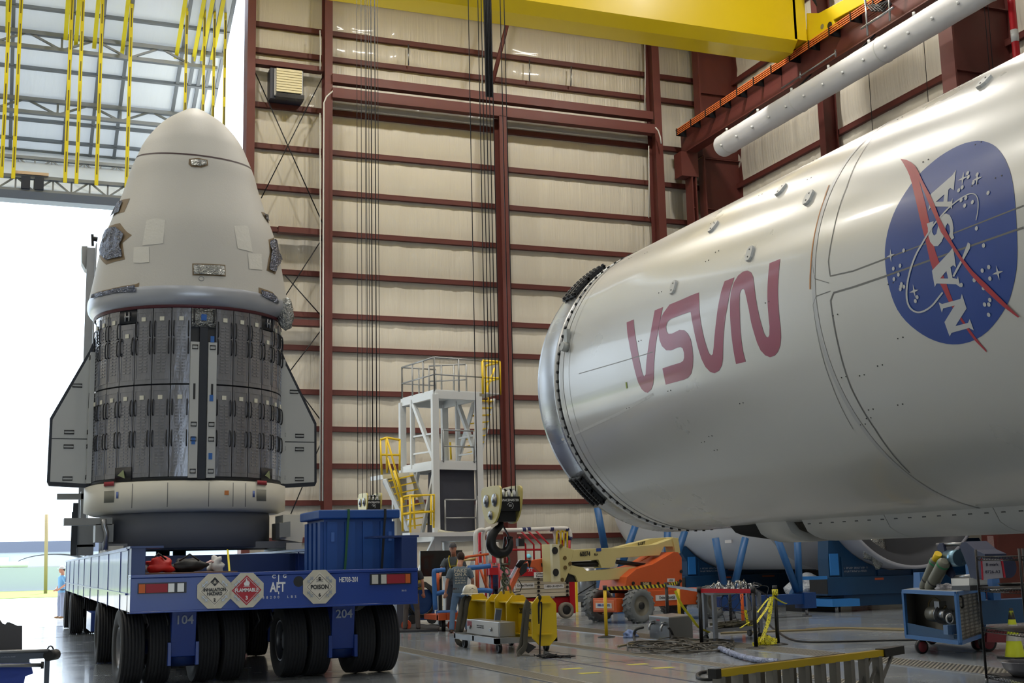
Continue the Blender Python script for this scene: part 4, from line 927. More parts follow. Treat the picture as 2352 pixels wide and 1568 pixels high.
# hazard placards in their holders
plate = mat('placard_holder', (196, 190, 172), .45, .2, .06, 10)
def placard(px, py, kind):
    p = PY(px, py, 17.97); R_ = .235
    h = MB(); oc = [(-.09, R_), (.09, R_), (R_, .09), (R_, -.09), (.09, -R_), (-.09, -R_), (-R_, -.09), (-R_, .09)]
    h.prism([p+Vector((a_, 0, b2)) for a_, b2 in oc], (0, .02, 0)); t = h.build('placard', plate, tr, 'octagonal %s placard' % kind)
    col = mat('placard_red', (170, 24, 40), .4) if kind == 'FLAMMABLE' else mat('placard_white', (212, 206, 192), .45)
    q = p+Vector((0, -.004, 0)); d_ = .205
    MB().prism([q+Vector(v) for v in ((0, 0, d_), (d_, 0, 0), (0, 0, -d_), (-d_, 0, 0))], (0, .005, 0)).build('diamond', col, t)
    ink = white_txt if kind == 'FLAMMABLE' else black_txt
    m_ = MB(); d2 = .178; c_ = [q+Vector(v) for v in ((0, -.002, d2), (d2, -.002, 0), (0, -.002, -d2), (-d2, -.002, 0))]
    for i in range(4): m_.bar(c_[i], c_[(i+1) % 4], .004, .004)
    m_.build('border', ink, t)
    m_ = MB()
    for sx in (-1, 1):
        for sz in (-1, 1):
            c1 = q+Vector((sx*.135, -.008, sz*.10)); dr_ = Vector((sx, 0, -sz)).normalized(); m_.bar(c1-dr_*.055, c1+dr_*.055, .012, .012); 
            for k in (-.03, .03): m_.bar(c1+dr_*k-Vector((sx*.02, 0, sz*.02)), c1+dr_*k+Vector((sx*.02, 0, sz*.02)), .006, .01)
    m_.build('clips', steel, t)
    f = Vector((0, -.006, 0))
    if kind == 'FLAMMABLE':
        text('FLAMMABLE', q+f, .068, ink, t, bold=.002, sx=.88); text('3', q+f+Vector((0, 0, -.105)), .07, ink, t, bold=.002)
        P_ = [(-.03, .062), (-.042, .09), (-.03, .115), (-.028, .10), (-.012, .135), (-.01, .165), (.008, .14), (.01, .118), (.02, .135), (.024, .115), (.036, .12), (.04, .09), (.03, .062)]
        MB().prism([q+f+Vector((a_, 0, b2)) for a_, b2 in P_], (0, .002, 0)).build('flame', ink, t); MB().box(q+f+Vector((-.045, 0, .05)), q+f+Vector((.045, .002, .056))).build('ground_line', ink, t)
    else:
        if kind == 'POISON': text('POISON', q+f+Vector((0, 0, -.005)), .085, ink, t, bold=.002, sx=.85); text('6', q+f+Vector((0, 0, -.115)), .07, ink, t, bold=.002); z0 = .105; bg_ = None
        else: text('INHALATION\nHAZARD', q+f+Vector((0, 0, -.01)), .06, ink, t, bold=.002, sx=.85); text('2', q+f+Vector((0, 0, -.12)), .06, ink, t, bold=.002); z0 = .12; MB().prism([q+Vector((0, -.003, 0))+Vector(v) for v in ((0, 0, .19), (.06, 0, z0+.005), (0, 0, .065), (-.06, 0, z0+.005))], (0, .002, 0)).build('black_diamond', black_txt, t); bg_ = 1
        ik = mat('placard_white', (212, 206, 192)) if bg_ else black_txt
        m_ = MB(); g = q+f+Vector((0, -.001, z0)); s_ = .75 if bg_ else 1.0
        m_.prism([g+Vector((.022*s_*math.cos(a_*.524), 0, .012*s_+.020*s_*math.sin(a_*.524))) for a_ in range(12)], (0, .002, 0)); m_.box(g+Vector((-.012*s_, 0, -.016*s_)), g+Vector((.012*s_, .002, -.002)))
        for sx in (-1, 1): m_.bar(g+Vector((-.05*s_*sx, .001, .0)), g+Vector((.05*s_*sx, .001, -.035*s_)), .008*s_, .003)
        m_.build('skull', ik, t)
        m_ = MB()
        for sx in (-1, 1): m_.prism([g+Vector((sx*.009*s_+.006*s_*math.cos(a_*1.05), -.002, .014*s_+.006*s_*math.sin(a_*1.05))) for a_ in range(6)], (0, .002, 0))
        m_.build('eye_sockets', black_txt if bg_ else mat('placard_white', (212, 206, 192)), t)
placard(493, 1357, 'INHALATION HAZARD'); placard(566.5, 1355, 'FLAMMABLE'); placard(734, 1347, 'POISON')
# wheels: each tyre its own part, with its rim
def tyre_proto():
    prof = []; R_ = .53; w = .155
    prof = [(.30, -w*.8), (.34, -w), (.46, -w*1.06), (.505, -w*.95)]
    for k in range(7):
        x = -w*.88+w*1.76*k/6
        prof += [(R_-.004*abs(k-3), x-.014), (R_-.004*abs(k-3), x+.014)]
        if k < 6: prof += [(R_-.02, x+.018), (R_-.02, x+w*1.76/6-.018)]
    prof += [(.505, w*.95), (.46, w*1.06), (.34, w), (.30, w*.8)]
    t = MB().lathe(prof, (0, 0, 0), 'X', 48).build('tyre', rubber)
    rim = MB().lathe([(.30, -.12), (.285, -.13), (.27, -.10), (.25, -.03), (.16, -.02), (.14, -.06), (.001, -.06)], (0, 0, 0), 'X', 28).build('rim', mat('wheel_rim', (120, 122, 128), .35, .7)); rim.parent = t
    m_ = MB()
    for k in range(8): a_ = k*math.pi/4; m_.cyl((-.02, .2*math.cos(a_), .2*math.sin(a_)), (-.06, .2*math.cos(a_), .2*math.sin(a_)), .014, seg=6)
    b = m_.build('wheel_nuts', blackm); b.parent = t
    return t
tp = None
def add_tyre(x, y, rz=0.0):
    global tp
    if tp is None: tp = tyre_proto(); o = tp
    else:
        o = tp.copy(); C.objects.link(o)
        for ch in tp.children: d = ch.copy(); C.objects.link(d); d.parent = o
    o.parent = tr; o.matrix_parent_inverse = wm(tr).inverted(); o.location = (x, y, .53); o.rotation_euler = (0, 0, rz); return o
for y, rz in ((19.2, .06), (24.0, 0), (35.4, 0), (39.2, 0)):
    for cx, nm in ((2.27, '10'), (4.56, '20')):
        for dx in (-.70, -.33, .33, .70): add_tyre(cx+dx, y, rz)
        m_ = MB()
        m_.prism([(cx-.17, y-.62, 1.12), (cx-.17, y-.52, .40), (cx-.17, y-.12, .32), (cx-.17, y+.05, .62), (cx-.17, y-.2, 1.12)], (.34, 0, 0))
        ar = m_.build('swing_arm', tb, tr, bevel=.01)
        MB().cyl((cx-.75, y, .53), (cx+.75, y, .53), .11, seg=16).build('axle', tbd, tr)
        MB().cyl((cx-.20, y-.30, .42), (cx+.20, y-.30, .42), .17, seg=20).build('knuckle', tbd, tr)
        for sx in (-1, 1): MB().box((cx+sx*.19-.025, y-.58, .28), (cx+sx*.19+.025, y-.05, .60)).build('knuckle_plate', tb, tr, bevel=.006)
        if y < 30: text(nm+('4' if y < 20 else '3'), (cx, y-.625, .90), .17, mat('faded_white_number', (150, 156, 170), .6), ar, bold=.003)
        MB().cyl((cx, y-.1, 1.0), (cx, y-.1, 1.3), .25, seg=20).build('turntable', blackm, tr)
m_ = MB(); q = PX(205, 1450, 1.5); m_.box((1.48, q.y-.8, .42), (1.9, q.y+.8, .78)); m_.build('step_box', tb, tr)
MB().tube([(4.75, 18.8, 1.02), (5.2, 19.4, .95), (5.5, 19.8, .92)], .09, 10).build('exhaust_pipe', mat('dull_grey_pipe', (74, 74, 70), .6), tr)
for x in (1.75, 2.02, 3.3, 3.5, 4.4):
    MB().tube([(x, 18.8, 1.05), (x+.05, 18.75, .85), (x-.02, 18.9, .7), (x+.1, 19, .95)], .014, 6).build('hose', black, tr)
# things standing on the transporter
bn = E('blue_bin', 'big blue ribbed plastic bin with lid strapped on the rear corner of the transporter', 'bin', (4.6, 19.3, 1.545))
bl = mat('blue_polyethylene', (22, 74, 146), .42, 0, .06, 3)
x0, x1 = PY(739, 1290, 19.0).x, PY(908, 1290, 19.0).x; y0, y1 = 19.0, 20.25; zb, zt = 1.41, PY(820, 1188, 19.0).z
m_ = MB()
def rib_wall(m_, A, B, nrm, n, depth):
    A, B, nrm = Vector(A), Vector(B), Vector(nrm)
    for k in range(n):
        t0, t1 = (k+.22)/n, (k+.78)/n; a_ = A.lerp(B, t0); b2 = A.lerp(B, t1)
        pts = [a_, b2, b2+Vector((0, 0, zt-.06-zb))+(b2-a_)*.0, a_+Vector((0, 0, zt-.06-zb))]
        m_.prism([p_+Vector((0, 0, .0)) for p_ in pts], nrm*depth)
m_.box((x0+.04, y0+.04, zb), (x1-.04, y1-.04, zt)); m_.build('tub', bl, bn)
m_ = MB(); rib_wall(m_, (x0+.02, y0+.04, zb), (x1-.02, y0+.04, zb), (0, -1, 0), 4, .05); rib_wall(m_, (x0+.04, y1, zb), (x0+.04, y0, zb), (-1, 0, 0), 4, .05); rib_wall(m_, (x1-.04, y1, zb), (x1-.04, y0, zb), (1, 0, 0), 4, .05); m_.build('ribs', bl, bn)
m_ = MB(); m_.box((x0-.06, y0-.07, zt-.02), (x1+.06, y1+.07, PY(820, 1170, 18.95).z)); m_.build('lid', bl, bn, bevel=.02)
for fx in (.17, .62):
    xx = x0+(x1-x0)*fx; m_ = MB(); m_.box((xx, y0-.012, zb), (xx+.2, y0+.02, zb+.12)); m_.build('fork_pocket', blackm, bn)
gs = mat('green_strap', (40, 96, 60), .6)
for fx, mt, nm in ((.33, gs, 'green strap'), (.83, black, 'black strap')):
    xx = x0+(x1-x0)*fx; m_ = MB(); m_.bar((xx+.02, y0-.075, zt+.09), (xx-.03, y0-.03, zb+.12), .035, .008, (0, 1, 0)); m_.box((xx, y0-.08, PY(820, 1170, 18.95).z), (xx+.035, y1+.08, PY(820, 1170, 18.95).z+.006)); m_.box((xx, y0-.085, zt-.02), (xx+.035, y0-.07, PY(820, 1170, 18.95).z)); m_.build('strap', mt, bn, nm)
for fx in (.12, .9): xx = x0+(x1-x0)*fx; MB().box((xx, y0-.03, zt-.36), (xx+.05, y0+.03, zt-.22)).build('latch', mat('pale_blue_latch', (70, 110, 180), .5), bn)
rbg = E('red_bag', 'crumpled red bag on the plywood of the transporter deck', 'bag', PY(365, 1303, 20.2)); m_ = MB(); 
def lump(m_, c, r, sd, amp=.25, seg=18):
    c = Vector(c); k0 = len(m_.bm.verts); m_.ell((0, 0, 0), r, seg, 12); m_.bm.verts.ensure_lookup_table()
    for v in m_.bm.verts[k0:]:
        f = 1+amp*noise.noise(Vector((v.co.x/r[0]*1.6+sd, v.co.y/r[1]*1.6, v.co.z/r[2]*1.6))); v.co = c+v.co*f
    return m_
pb = PY(365, 1303, 20.2); lump(m_, (pb.x, 20.2, 1.67), (.22, .12, .12), 3, .6).build('bag_body', mat('red_nylon', (190, 34, 28), .5), rbg)
m_ = MB(); m_.tube([(pb.x-.12, 20.15, 1.75), (pb.x-.02, 20.12, 1.85), (pb.x+.1, 20.15, 1.76)], .015, 6); m_.build('strap', black, rbg)
bb = E('black_bag', 'black duffel bag beside the red bag on the transporter', 'bag', (pb.x+.4, 20.3, 1.56)); m_ = MB(); lump(m_, (pb.x+.45, 20.3, 1.66), (.26, .12, .10), 8, .5).build('bag_body', black, bb); MB().tube([(pb.x+.3, 20.2, 1.73), (pb.x+.45, 20.15, 1.83), (pb.x+.6, 20.2, 1.73)], .014, 6).build('handle', black, bb)
wbx = MB(); lump(wbx, (pb.x-.2, 20.3, 1.63), (.07, .07, .07), 1, .3); o = wbx.build('white_pouch', white_paint); tag(o, 'small white pouch at the left of the red bag', 'pouch')
wl_ = PY(497, 1296, 20.5); o = lump(MB(), (wl_.x, 20.5, 1.66), (.12, .1, .12), 12, .8).build('white_cloth_bundle', white_paint); tag(o, 'crumpled white bundle on the deck board right of the bags', 'bundle')
o = MB().tube([(wl_.x-.5, 20.4, 1.58), (wl_.x-.3, 20.35, 1.62), (wl_.x-.1, 20.4, 1.72), (wl_.x, 20.45, 1.68)], .02, 8).build('pink_hose', mat('pale_pink_hose', (214, 180, 176), .5)); tag(o, 'pale pinkish hose ending at the white bundle on the transporter', 'hose')
grn = mat('green_gas_cylinder', (44, 96, 86), .4)
for k, px in enumerate((370, 386, 409, 424)):
    p = PY(px, 1280, 27.0); t = E('gas_cylinder', 'dark green gas cylinder standing behind the grey pedestal, %s' % ('leftmost of four', 'second from left', 'third from left', 'rightmost of four')[k], 'gas cylinder', (p.x, 27.0, 1.86), 'green gas cylinders on the transporter')
    MB().lathe([(0.001, 1.87), (.07, 1.87), (.07, 2.9), (.05, 3.0), (.02, 3.04), (.02, 3.1), (.001, 3.1)], (p.x, 27.35, 0), 'Z', 16).build('cylinder', grn, t); MB().cyl((p.x, 27.35, 3.1), (p.x, 27.35, 3.16), .035, seg=8).build('cap', steel, t)
o = MB().bar(PY(523, 1262, 20.6), PY(527, 1312, 19.4), .03, .008, (0, 1, 0)).build('yellow_strap', mat('yellow_strap', (222, 206, 24), .6)); tag(o, 'short yellow ratchet strap down to the transporter rear deck', 'strap')
# grey lifting mast and stage behind the capsule at left
ms = E('lift_mast', 'tall pale grey lifting mast standing behind the capsule at its left', 'mast', PX(200, 1200, 1.9)); ms.location = (2.0, 31.5, 0)
mg = mat('mast_grey', (150, 152, 152), .5, 0, .05, 2)
def q31(px, py): return PY(px, py, 31.5)
m_ = MB(); a_, b2 = q31(200, 1140), q31(222, 562); m_.box((a_.x, 31.3, 1.93), (b2.x, 31.9, b2.z)); m_.build('mast', mg, ms, bevel=.02)
m_ = MB(); m_.prism([q31(*p_) for p_ in ((188, 565), (201, 565), (201, 620), (196, 617), (188, 602))], (0, .4, 0)); m_.build('head_box', mg, ms)
m_ = MB(); m_.bar(q31(212, 538), q31(213, 565), .06); m_.cyl(q31(214, 548), q31(224, 550), .06, seg=8); m_.build('sheave', blackm, ms)
m_ = MB(); m_.box(q31(197, 1200)-Vector((0, .1, 0)), q31(200, 570)-Vector((0, .05, 0))); m_.build('rail', steel, ms)
st_ = E('work_platform', 'grey steel work platform with brackets beside the pedestal at the far left', 'platform', (1.9, 29, 1.93)); 
def q28(px, py): return PY(px, py, 28.0)
for (x0_, y0_, x1_, y1_, d_) in ((131, 1133, 205, 1146, .3), (184, 1128, 196, 1200, .3), (171, 1206, 220, 1256, .5), (168, 1160, 176, 1280, .2), (176, 1250, 215, 1285, .6)):
    a_, b2 = q28(x0_, y1_), q28(x1_, y0_); z0_ = max(a_.z, 1.93) if y1_ < 1270 else 1.93
    MB().box((a_.x, 28.0, z0_), (b2.x, 28.0+d_, b2.z)).build('beam', mg if y0_ > 1200 or y0_ < 1150 else gal, st_)
m_ = MB(); p = q28(174, 1155); m_.bar((p.x, 28, 1.93), (p.x, 28, p.z), .1); p2 = q28(168, 1175); m_.bar((p2.x, 28, 1.93), (p2.x, 28, p2.z), .05); m_.build('post', blackm, st_)
# ================================================================== helpers for the equipment
def PN(px, py, p0, n):
    """survey pixel on the plane through p0 with normal n"""
    d = ray(px, py); p0 = Vector(p0); n = Vector(n); return EYE+d*((p0-EYE).dot(n)/d.dot(n))
def az(a): return Vector((math.sin(math.radians(a)), math.cos(math.radians(a)), 0))
def along(N_, d, px):
    """point N + d*t seen in survey column px at eye level"""
    lo_, hi_ = 0.0, 30.0
    def f(t): p = N_+d*t-EYE; return 1176+FPX*p.dot(RT)/p.dot(FW)-px
    s0 = f(0)
    for _ in range(50):
        m = (lo_+hi_)/2
        if (f(m) > 0) == (s0 > 0): lo_ = m
        else: hi_ = m
    return lo_
def fr(o, ang):
    """local frame: x along azimuth ang"""
    x = az(ang); y = Vector((-x.y, x.x, 0)); return Matrix(((x.x, y.x, 0, o[0]), (x.y, y.y, 0, o[1]), (0, 0, 1, o[2] if len(o) > 2 else 0), (0, 0, 0, 1)))
fadedw = mat('tower_white_paint', (205, 208, 208), .45, 0, .05, 2); railm = mat('galvanised_rail', (150, 152, 152), .4, .5, .08, 5); yel2 = mat('safety_yellow', (232, 196, 32), .45, 0, .06, 3)
# ------------------------------------------------------------------ overhead crane and its hooks
cr_y = mat('crane_yellow', (226, 196, 12), .35, 0, .04, .6, coat=.3)
cg = E('crane_girder', 'huge yellow overhead crane girder crossing the top of the view', 'crane', (20, 36, 19.4))
e1 = PX(1829, 103, 25.0)
m_ = MB(); x1 = 24.9; zb = e1.z
m_.prism([(x1, 35.2, zb+2.4), (x1, 35.2, zb+.05), (x1, 35.55, zb-.28), (x1, 36.5, zb-.28), (x1, 36.5, zb+2.4)], (-45, 0, 0)); m_.build('girder', cr_y, cg)
m_ = MB(); m_.box((-20, 35.1, zb+2.4), (x1+.1, 36.6, zb+2.45)); m_.build('top_flange', cr_y, cg)
m_ = MB(); m_.prism([PX(*p_, 25.35) for p_ in ((1811, 122), (1816, 108), (1836, 96), (1852, 70), (1852, 30), (1880, 30), (1990, -30), (2006, -4), (1914, 46), (1918, 60), (1880, 84), (1852, 98))], (.55, 0, 0)); m_.build('end_carriage', cr_y, cg, bevel=.02)
MB().box((24.8, 35.2, zb+.1), (25.3, 36.5, zb+2.3)).build('end_plate', cr_y, cg)
for q_ in (PX(1822, 110, 25.33), PX(1905, 58, 25.33)): MB().cyl(q_, q_+Vector((.5, 0, 0)), .12, seg=20).build('crane_wheel', blackm, cg)
MB().cyl(PX(1888, 61, 25.34), PX(1888, 61, 25.34)+Vector((.1, 0, 0)), .09, seg=16).build('axle_cover', steel, cg)
m_ = MB()
for k in range(7): m_.tube([(25.0+.05*k, 34.9, 22.2), (24.98+.06*k, 34.7, 21.6-.05*k), (25.05+.04*k, 34.6, 20.9), (25.3, 34.5, 20.4)], .02, 5)
m_.build('cables', black, cg)
m_ = MB(); qa = lambda px, py: PX(px, py, XB-1.0)
m_.tube([qa(1987, -5), qa(1993, 82)], .035, 6); m_.tube([qa(2041, -30), qa(2044, 48)], .035, 6); m_.tube([qa(1978, 66), qa(2052, 17)], .04, 6); m_.build('pickup_frame', steel, cg, 'pale cross-shaped collector frame')
m_ = MB()
for k in range(5): m_.tube([qa(1990+6*k, 10), qa(2004+8*k, 26), qa(2020+7*k, 10), qa(2040, 2)], .03, 5)
m_.build('collector_cables', black, cg)
# second crane bridge just above the view, from which both hooks hang
cb = E('hoist_bridge', 'yellow hoist bridge above the view that carries the two hooks', 'crane', (9, 21, 23.2))
MB().box((-20, 20.3, 23.2), (25.0, 21.9, 24.3)).build('girder', cr_y, cb); MB().box((-20, 33.0, 23.2), (24.7, 34.4, 24.3)).build('girder', cr_y, cb)
hy = mat('hook_yellow', (206, 190, 110), .45, 0, .06, 3)
def hookblock(x0, y0, zt, k, lab, ropes_px, top, hook=True):
    """yellow cheek plates at x0 facing -X, black box between them"""
    t = E('hook_block', lab, 'crane hook', (x0, y0, zt-.6), 'crane hook blocks')
    def cheek(x):
        prof = [(.02, 0), (.22, .03), (.75, .03), (.93, 0), (.97, -.12), (.95, -.32), (.82, -.50), (.62, -.62), (.34, -.62), (.14, -.50), (.03, -.32), (-.01, -.12)]
        prof = catmull(prof, 3)
        return MB().prism([(x, y0+a_*k, zt+b2*k) for a_, b2 in prof], (.035*k, 0, 0)).build('cheek_plate', hy, t, bevel=.004)
    c1 = cheek(x0-.03*k); cheek(x0+.36*k)
    for dy, dz, r_ in ((.26, -.22, .115), (.68, -.22, .115), (.47, -.48, .08)):
        MB().lathe([(.001, -.05*k), (r_*.45*k, -.05*k), (r_*.45*k, -.03*k), (r_*.9*k, -.03*k), (r_*k, -.01*k)], (x0-.03*k, y0+dy*k, zt+dz*k), 'X', 20).build('sheave_cap', steel, c1)
    MB().box((x0, y0+.06*k, zt-.42*k), (x0+.36*k, y0+.9*k, zt-.17*k)).build('body', blackm, t)
    m_ = MB()
    for dx in (.08, .18, .28): m_.lathe([(.14*k, -.03*k), (.10*k, 0), (.14*k, .03*k)], (x0+dx*k, y0+.24*k, zt-.16*k), 'X', 20)
    m_.build('sheaves', steel, t)
    MB().box((x0+.03*k, y0+.2*k, zt-.60*k), (x0+.33*k, y0+.74*k, zt-.42*k)).build('swivel', blackm, t)
    text('SPACEMASTER', (x0+.18*k, y0+.058*k, zt-.235*k), .062*k, white_txt, t, sx=.82, bold=.001)
    text('SX', (x0+.18*k, y0+.058*k, zt-.33*k), .05*k, white_txt, t, bold=.001)
    m_ = MB(); m_.tube([(x0+.18*k+.055*k*math.cos(a_), y0+.056*k, zt-.33*k+.055*k*math.sin(a_)) for a_ in [i*.35-1.2 for i in range(13)]], .004*k, 4); m_.build('swoosh', white_txt, t)
    if hook:
        cx, cy = x0+.16*k, y0+.47*k
        pts = [(0, -.60), (-.03, -.68), (-.12, -.76), (-.19, -.87), (-.20, -1.0), (-.14, -1.10), (-.03, -1.15), (.08, -1.12), (.15, -1.03), (.165, -.92), (.19, -.86)]
        pts = catmull(pts, 3, False); n = len(pts)
        rr = [.045*k+(.05*k)*math.sin(math.pi*min(1, i/(n-1)*1.05))**1.2 if i < n-3 else .03*k for i in range(n)]
        MB().tube([(cx+a_*k, cy, zt+b2*k) for a_, b2 in pts], rr, 12).build('hook', blackm, t, smooth=True)
        MB().bar((cx+.03*k, cy, zt-.66*k), (cx+.16*k, cy, zt-.9*k), .04*k, .02*k).build('latch', blackm, t)
    for dx, dy in ropes_px:
        MB().tube([(x0+dx*k, y0+dy*k, zt-.1*k), (x0+dx*k, y0+dy*k, top)], .0085, 6).build('wire_rope', black, t)
    return t
q = PY(1152, 1117, 20.7)
hookblock(q.x, 20.7, q.z, 1.0, 'yellow cheeked hook block with big black hook above the yellow lifting beam', ((-.05, 1.12), (.04, .82), (.07, .72), (.10, .62), (.12, .5), (.16, .42), (.30, .3), (.34, .2)), 23.3)
q2 = PY(845, 1133, 33.2)
hookblock(q2.x, 33.2, q2.z, 1.0, 'smaller far hook block seen just above the blue bin lid', ((.02, .2), (.08, .3), (.12, .2), (.16, .35), (.2, .25), (.24, .35), (.3, .2), (.34, .3), (-.1, .2), (-.2, .3), (.42, .3)), 23.4, hook=True)
m_ = MB(); q = PY(1118, 0, 34.0)
for k in range(5): m_.tube([(q.x-.1+.05*k, 34.0, 23.4), (q.x-.08+.05*k, 34.0, PY(1118, 222, 34.0).z)], .026, 6)
o = m_.build('rope_bundle', black); tag(o, 'thick dark bundle of hanging cables left of the diagonal red brace', 'cable bundle')
# ------------------------------------------------------------------ yellow lifting beam on its aluminium cart
ly = mat('lifting_beam_yellow', (208, 176, 14), .42, 0, .06, 2)
bx, ys = 8.76, [21.0, 22.25, 22.85, 23.35, 24.45]
lb = E('lifting_beam', 'heavy yellow lifting beam with octagonal end plates resting on an aluminium cart', 'lifting beam', (bx, 22.5, .2))
def plate8(y, zt, zb_, w, c_=.14):
    return MB().prism([(bx+a_, y, b2) for a_, b2 in ((-w, zt-c_), (-w+c_*.9, zt), (w-c_*.9, zt), (w, zt-c_), (w, zb_+c_), (w-c_, zb_), (-w+c_, zb_), (-w, zb_+c_))], (0, .035, 0))
for y, zt in zip(ys, (.99, .98, 1.05, .98, .98)): plate8(y, zt, .13, .235).build('stiffener_plate', ly, lb, bevel=.004)
MB().box((bx-.015, ys[0]+.04, .28), (bx+.015, ys[-1], .86)).build('web', ly, lb)
for z in (.84, .28): MB().box((bx-.16, ys[0]+.04, z), (bx+.16, ys[-1], z+.025)).build('flange', ly, lb)
for z in (.86, .32): MB().box((bx-.13, ys[0]-.06, z), (bx+.13, ys[0], z+.02)).build('rope_bar', ly, lb)
text('20TONS', (bx-.02, 21.85, .70), .13, black_txt, lb, right=(0, -1, 0), bold=.003, sx=1.25); text('TOOL W', (bx-.02, 21.8, .54), .08, black_txt, lb, right=(0, -1, 0), bold=.002, sx=1.3); text('2026 L', (bx-.02, 21.8, .40), .08, black_txt, lb, right=(0, -1, 0), bold=.002, sx=1.3)
ca = E('equipment_cart', 'low aluminium frame cart on black castors under the lifting beam', 'cart', (8.5, 22.5, 0))
MB().box((8.0, 21.45, .16), (8.09, 23.75, .26)).build('frame_rail', alu, ca); MB().box((9.1, 21.45, .16), (9.19, 23.75, .26)).build('frame_rail', alu, ca)
for y in (21.45, 22.6, 23.66): MB().box((8.0, y, .17), (9.19, y+.09, .27)).build('cross_rail', alu, ca)
for x, y in ((8.12, 21.6), (8.12, 23.45), (9.05, 21.65), (9.05, 23.4)):
    w_ = MB().lathe([(.001, -.02), (.05, -.02), (.06, -.03), (.085, -.03), (.085, .03), (.06, .03), (.05, .02), (.001, .02)], (x, y, .085), 'X', 20).build('castor_wheel', black, ca)
    MB().prism([(x-.045, y-.02, .17), (x+.045, y-.02, .17), (x+.045, y-.02, .15), (x-.045, y-.02, .15)], (0, .06, 0)).build('castor_fork', blackm, w_)
cbx = E('control_box', 'white faced metal control box lying on the cart beside the lifting beam', 'box', (8.3, 22.5, .27))
MB().box((8.17, 21.7, .27), (8.48, 23.45, .53)).build('case', alu, cbx, bevel=.006); MB().box((8.155, 21.72, .275), (8.17, 23.43, .525)).build('face_plate', white_paint, cbx)
for y in (23.2, 22.05): MB().cyl((8.155, y, .4), (8.11, y, .38), .03, seg=10).build('connector', steel, cbx)
MB().box((8.148, 23.15, .4), (8.156, 23.38, .5)).build('red_label', mat('label_red', (150, 40, 44), .5), cbx); marks((8.15, 22.65, .42), .4, .07, black_txt, cbx, right=(0, -1, 0), rows=2, seed=4)
tb_ = E('tablet', 'silver tablet standing upright on the white control box', 'tablet', (8.3, 21.9, .53)); MB().prism([PY(*p_, 21.9) for p_ in ((1139, 1396), (1154, 1397), (1150, 1427), (1135, 1425))], (0, .02, 0)).build('back', alu, tb_); MB().prism([PY(*p_, 21.895) for p_ in ((1140, 1399), (1152, 1400), (1149, 1424), (1137, 1423))], (0, .004, 0)).build('screen', mat('tablet_screen', (84, 94, 112), .3), tb_)
hh = E('hard_hat', 'white hard hat with a dark badge perched on the left end of the lifting beam', 'hard hat', (8.62, 24.2, 1.0))
hx = PY(1080, 1365, 24.0); m_ = MB(); m_.lathe(catmull([(.155, 0), (.152, .06), (.135, .12), (.10, .165), (.05, .185), (.001, .19)], 3, False), (hx.x, 24.0, .985), 'Z', 24); m_.build('shell', mat('cream_helmet', (214, 206, 184), .35, coat=.3), hh)
m_ = MB(); m_.lathe([(.15, .01), (.185, -.005), (.188, .0), (.152, .02)], (hx.x, 24.0, .985), 'Z', 24); m_.tube([(hx.x, 24.0-.15*math.cos(a_), .985+.19*math.sin(a_)+.004) for a_ in [i*.2 for i in range(8)]], .012, 6); m_.build('brim', mat('cream_helmet', (214, 206, 184)), hh); MB().prism([(hx.x+a_, 23.86-.0, 1.065+b2) for a_, b2 in ((-.06, 0), (0, .04), (.06, 0), (0, -.04))], (0, .01, 0)).build('badge', mat('dark_badge', (60, 26, 44), .5), hh)
sl = mat('grey_green_webbing', (72, 70, 62), .85, 0, .15, 10)
def ribbon(pts, w, mt, name='webbing_sling', th=.012, up=(0, 0, 1), seg=3):
    pts = catmull([tuple(p) for p in pts], seg, False); return MB().sweep(pts, [(-w/2, -th/2), (w/2, -th/2), (w/2, th/2), (-w/2, th/2)], up).build(name, mt)
s1 = MB()
q = lambda px, py, Y: PY(px, py, Y)
for pts, w in (([q(1073, 1371, 24.1), q(1063, 1380, 24.1), q(1057, 1410, 24.0), q(1052, 1440, 23.9), q(1050, 1470, 23.9), q(1062, 1480, 23.8)], .05), ([q(1078, 1372, 24.1), q(1072, 1385, 24.0), q(1067, 1420, 24.0), q(1058, 1450, 23.9)], .05), ([q(1068, 1373, 24.2), q(1060, 1395, 24.2), q(1055, 1445, 24.1)], .05)):
    s1.tube(catmull([tuple(p) for p in pts], 3, False), w, 8)
o = s1.build('webbing_sling', sl); tag(o, 'grey green webbing sling draped over the left end of the lifting beam', 'sling')
s1 = MB()
for pts in ([q(1212, 1380, 21.0), q(1206, 1400, 20.9), q(1202, 1440, 20.9), q(1197, 1480, 20.85), q(1190, 1497, 20.8), q(1196, 1507, 20.7), q(1215, 1510, 20.6)], [q(1214, 1382, 20.95), q(1210, 1420, 20.9), q(1207, 1460, 20.85), q(1205, 1485, 20.8), q(1192, 1503, 20.7), q(1205, 1512, 20.6), q(1228, 1512, 20.5)]):
    s1.sweep(catmull([tuple(p) for p in pts], 4, False), [(-.05, -.012), (-.02, -.02), (.05, -.012), (.05, .012), (.01, .02), (-.05, .012)], (.5, -.8, .1))
o = s1.build('webbing_sling', sl); tag(o, 'grey green webbing sling hanging down beside the right end plate of the lifting beam', 'sling')
o = MB().prism([q(*p_, 20.86) for p_ in ((1206, 1468), (1214, 1476), (1232, 1485), (1214, 1500), (1209, 1495))], (0, .04, 0)).build('dark_flap', mat('dark_canvas', (44, 44, 44), .9)); tag(o, 'dark canvas flap under the right end plate', 'flap')
m_ = MB(); m_.tube(catmull([tuple(q(*p_, 20.85)) for p_ in ((1238, 1366), (1240, 1378), (1237, 1390), (1238, 1432), (1238, 1392), (1243, 1382), (1244, 1400), (1242, 1440), (1240, 1480), (1240, 1505))], 3, False), .014, 6)
m_.ell(q(1240, 1372, 20.85), (.03, .03, .045)); o = m_.build('black_rope', rope_black); tag(o, 'black rope knotted and looped down the right end plate of the lifting beam', 'rope')
